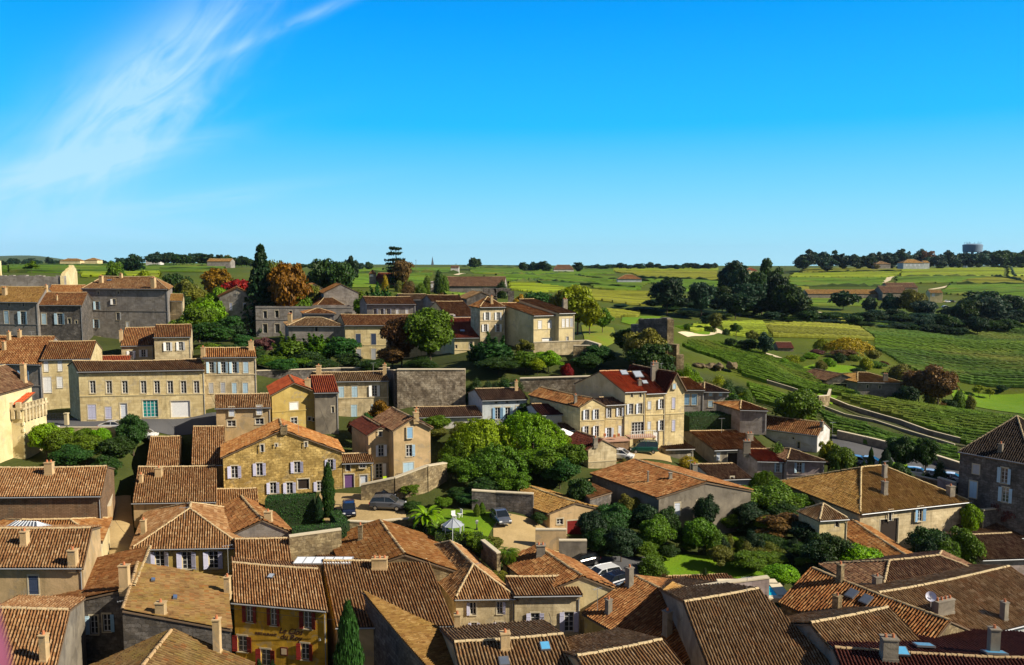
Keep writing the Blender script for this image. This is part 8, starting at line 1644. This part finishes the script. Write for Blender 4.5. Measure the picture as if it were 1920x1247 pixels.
for x, z, w, h in ((1.0, hh - 6.2, 1.0, 2.2), (1.0, hh - 10.2, 1.0, 2.0)):
    M = Matrix(((1, 0, 0, x), (0, -1, 0, -td / 2 + .19 - .38), (0, 0, 1, z), (0, 0, 0, 1))); M = Matrix.Translation((x, -td / 2 - .02, z)) @ Matrix(((1, 0, 0, 0), (0, -1, 0, 0), (0, 0, 1, 0), (0, 0, 0, 1))); opening(root, M, 'C', w, h, 'blue')
for i in range(int(hh / .9)): mb = MB(); mb.box((tw / 2 + .02, -td / 2 + .02, -1 + i * .9), (.24, .24, .45)); mb.build('quoin', plain('quoin_stone', (.75, .68, .45), .9), root)
# parapet of the street and balustrade
def rail(label, px, h=1.0, n=16, mat=None, name='railing'):
    A, B = [at(*p) for p in px]; c = (A + B) / 2; root = empty(name, c, 0, label, 'railing'); m = MB()
    for i in range(n + 1): q = A + (B - A) * i / n - c; m.box(q, (.05, .05, h))
    for z in (h, h * .5, .08): m.bar(A - c + [0, 0, z], B - c + [0, 0, z], .05)
    m.build('bars', mat or plain('iron', (.03, .03, .03), .5), root)
rail('iron railing in the dark passage below the yellow house', [(84, 788, 122), (124, 788, 122)], 1.1, 14)
rail('thin railing above the rough terrace wall', [(742, 900, 104), (795, 892, 105)], .8, 16)
simple('stone gate post at the street passage', 'gate_post', 'post', 125, 788, 121, [('shaft', bx(((0, 0, 0), (.5, .5, 1.7)), ((0, 0, 1.7), (.62, .62, .15))), plain('post_stone', (.5, .42, .26), .9))])
simple('white marker post on the street edge', 'marker_post', 'post', 109, 805, 118, [('shaft', bx(((0, 0, 0), (.35, .3, .7))), whitep)])
# ================================================================ far landmarks
p = at(1822, 495, 1050); root = empty('water_tower', (p[0], 1050, g1(p[0], 1050)), 0, 'grey blue concrete water tower above the hilltop wood', 'water tower'); top = at(1822, 457, 1050)[2] - root.location[2]; rr = 17 / FC * 1050
m = MB(); m.tube([(0, 0, top - 11), (0, 0, top - 10.5), (0, 0, top - 2), (0, 0, top - 1.2), (0, 0, top)], [rr * .85, rr * .95, rr, rr * .98, rr * .55], 28); con = plain('tower_concrete', (.16, .24, .34), .8); m.build('tank', con, root)
for i in range(8): m = MB(); a = i * math.pi / 4 + .2; m.tube([(math.cos(a) * rr * .8, math.sin(a) * rr * .8, -2), (math.cos(a) * rr * .8, math.sin(a) * rr * .8, top - 10.6)], 1.1, 8); m.build('leg', con, root)
for a in [random.random() * 6.28 for _ in range(12)]: m = MB(); m.tube([(math.cos(a) * rr * .8, math.sin(a) * rr * .8, top - .6), (math.cos(a) * rr * .8, math.sin(a) * rr * .8, top + random.uniform(1.2, 3))], .22, 5); m.build('antenna', con, root)
p = at(811, 500, 2200); m = MB(); m.box((0, 0, -10), (7, 7, 24)); m.box((0, 0, 14), (7, 7, 22), taper=.03); tag(m.build('church_spire', plain('spire_slate', (.10, .14, .18), .8), loc=(p[0], 2200, p[2] - 8)), 'tiny pointed church spire on the far skyline', 'spire')
for u, h, l_ in ((768, 12, 'thin utility pole just right of the layered cedar'), (780, 14, 'taller utility pole left of the church spire'), (855, 10, 'utility pole by the pale ended skyline house'), (1472, 9, 'utility pole on the bare skyline left of the wood')):
    p = at(u, 503, 900); m = MB(); m.tube([(0, 0, -4), (0, 0, h)], [.25, .15], 6); m.bar((-1.2, 0, h - .8), (1.2, 0, h - .8), .2); tag(m.build('utility_pole', plain('pole_wood', (.12, .10, .08), .9), loc=(p[0], 900, g1(p[0], 900))), l_, 'utility pole', 'utility poles on the skyline')
# blurred pink shape at the lower left: smooth and rounded, right beside the camera
m = MB(); q = [at(-14, 1110, .62), at(30, 1190, .60), at(52, 1262, .58), at(60, 1330, .56)]; rings_ = []
m.tube([q[0] + [-.082, 0, .03], q[1] + [-.078, 0, 0], q[2] + [-.078, 0, 0], q[3] + [-.078, 0, 0]], [.045, .055, .055, .055], 20)
tag(m.build('near_blob', plain('pink_blob', (.22, .06, .11), .8), smooth=True), 'smooth pinkish ledge leaning into the lower left corner', 'blob')
# ================================================================ air
hz = bpy.data.materials.new('haze'); hz.use_nodes = True; nt = hz.node_tree; nt.nodes.clear(); pv = nt.nodes.new('ShaderNodeVolumePrincipled'); pv.inputs['Color'].default_value = (.55, .75, 1, 1); pv.inputs['Density'].default_value = 0.00003; pv.inputs['Anisotropy'].default_value = .3
mo = nt.nodes.new('ShaderNodeOutputMaterial'); nt.links.new(pv.outputs[0], mo.inputs[1])
m = MB(); m.box((0, 0, -2), (19400, 19400, 190)); ho = m.build('haze', hz); ho['kind'] = 'stuff'; ho['label'] = 'thin blue haze over the far fields'; ho['category'] = 'haze'
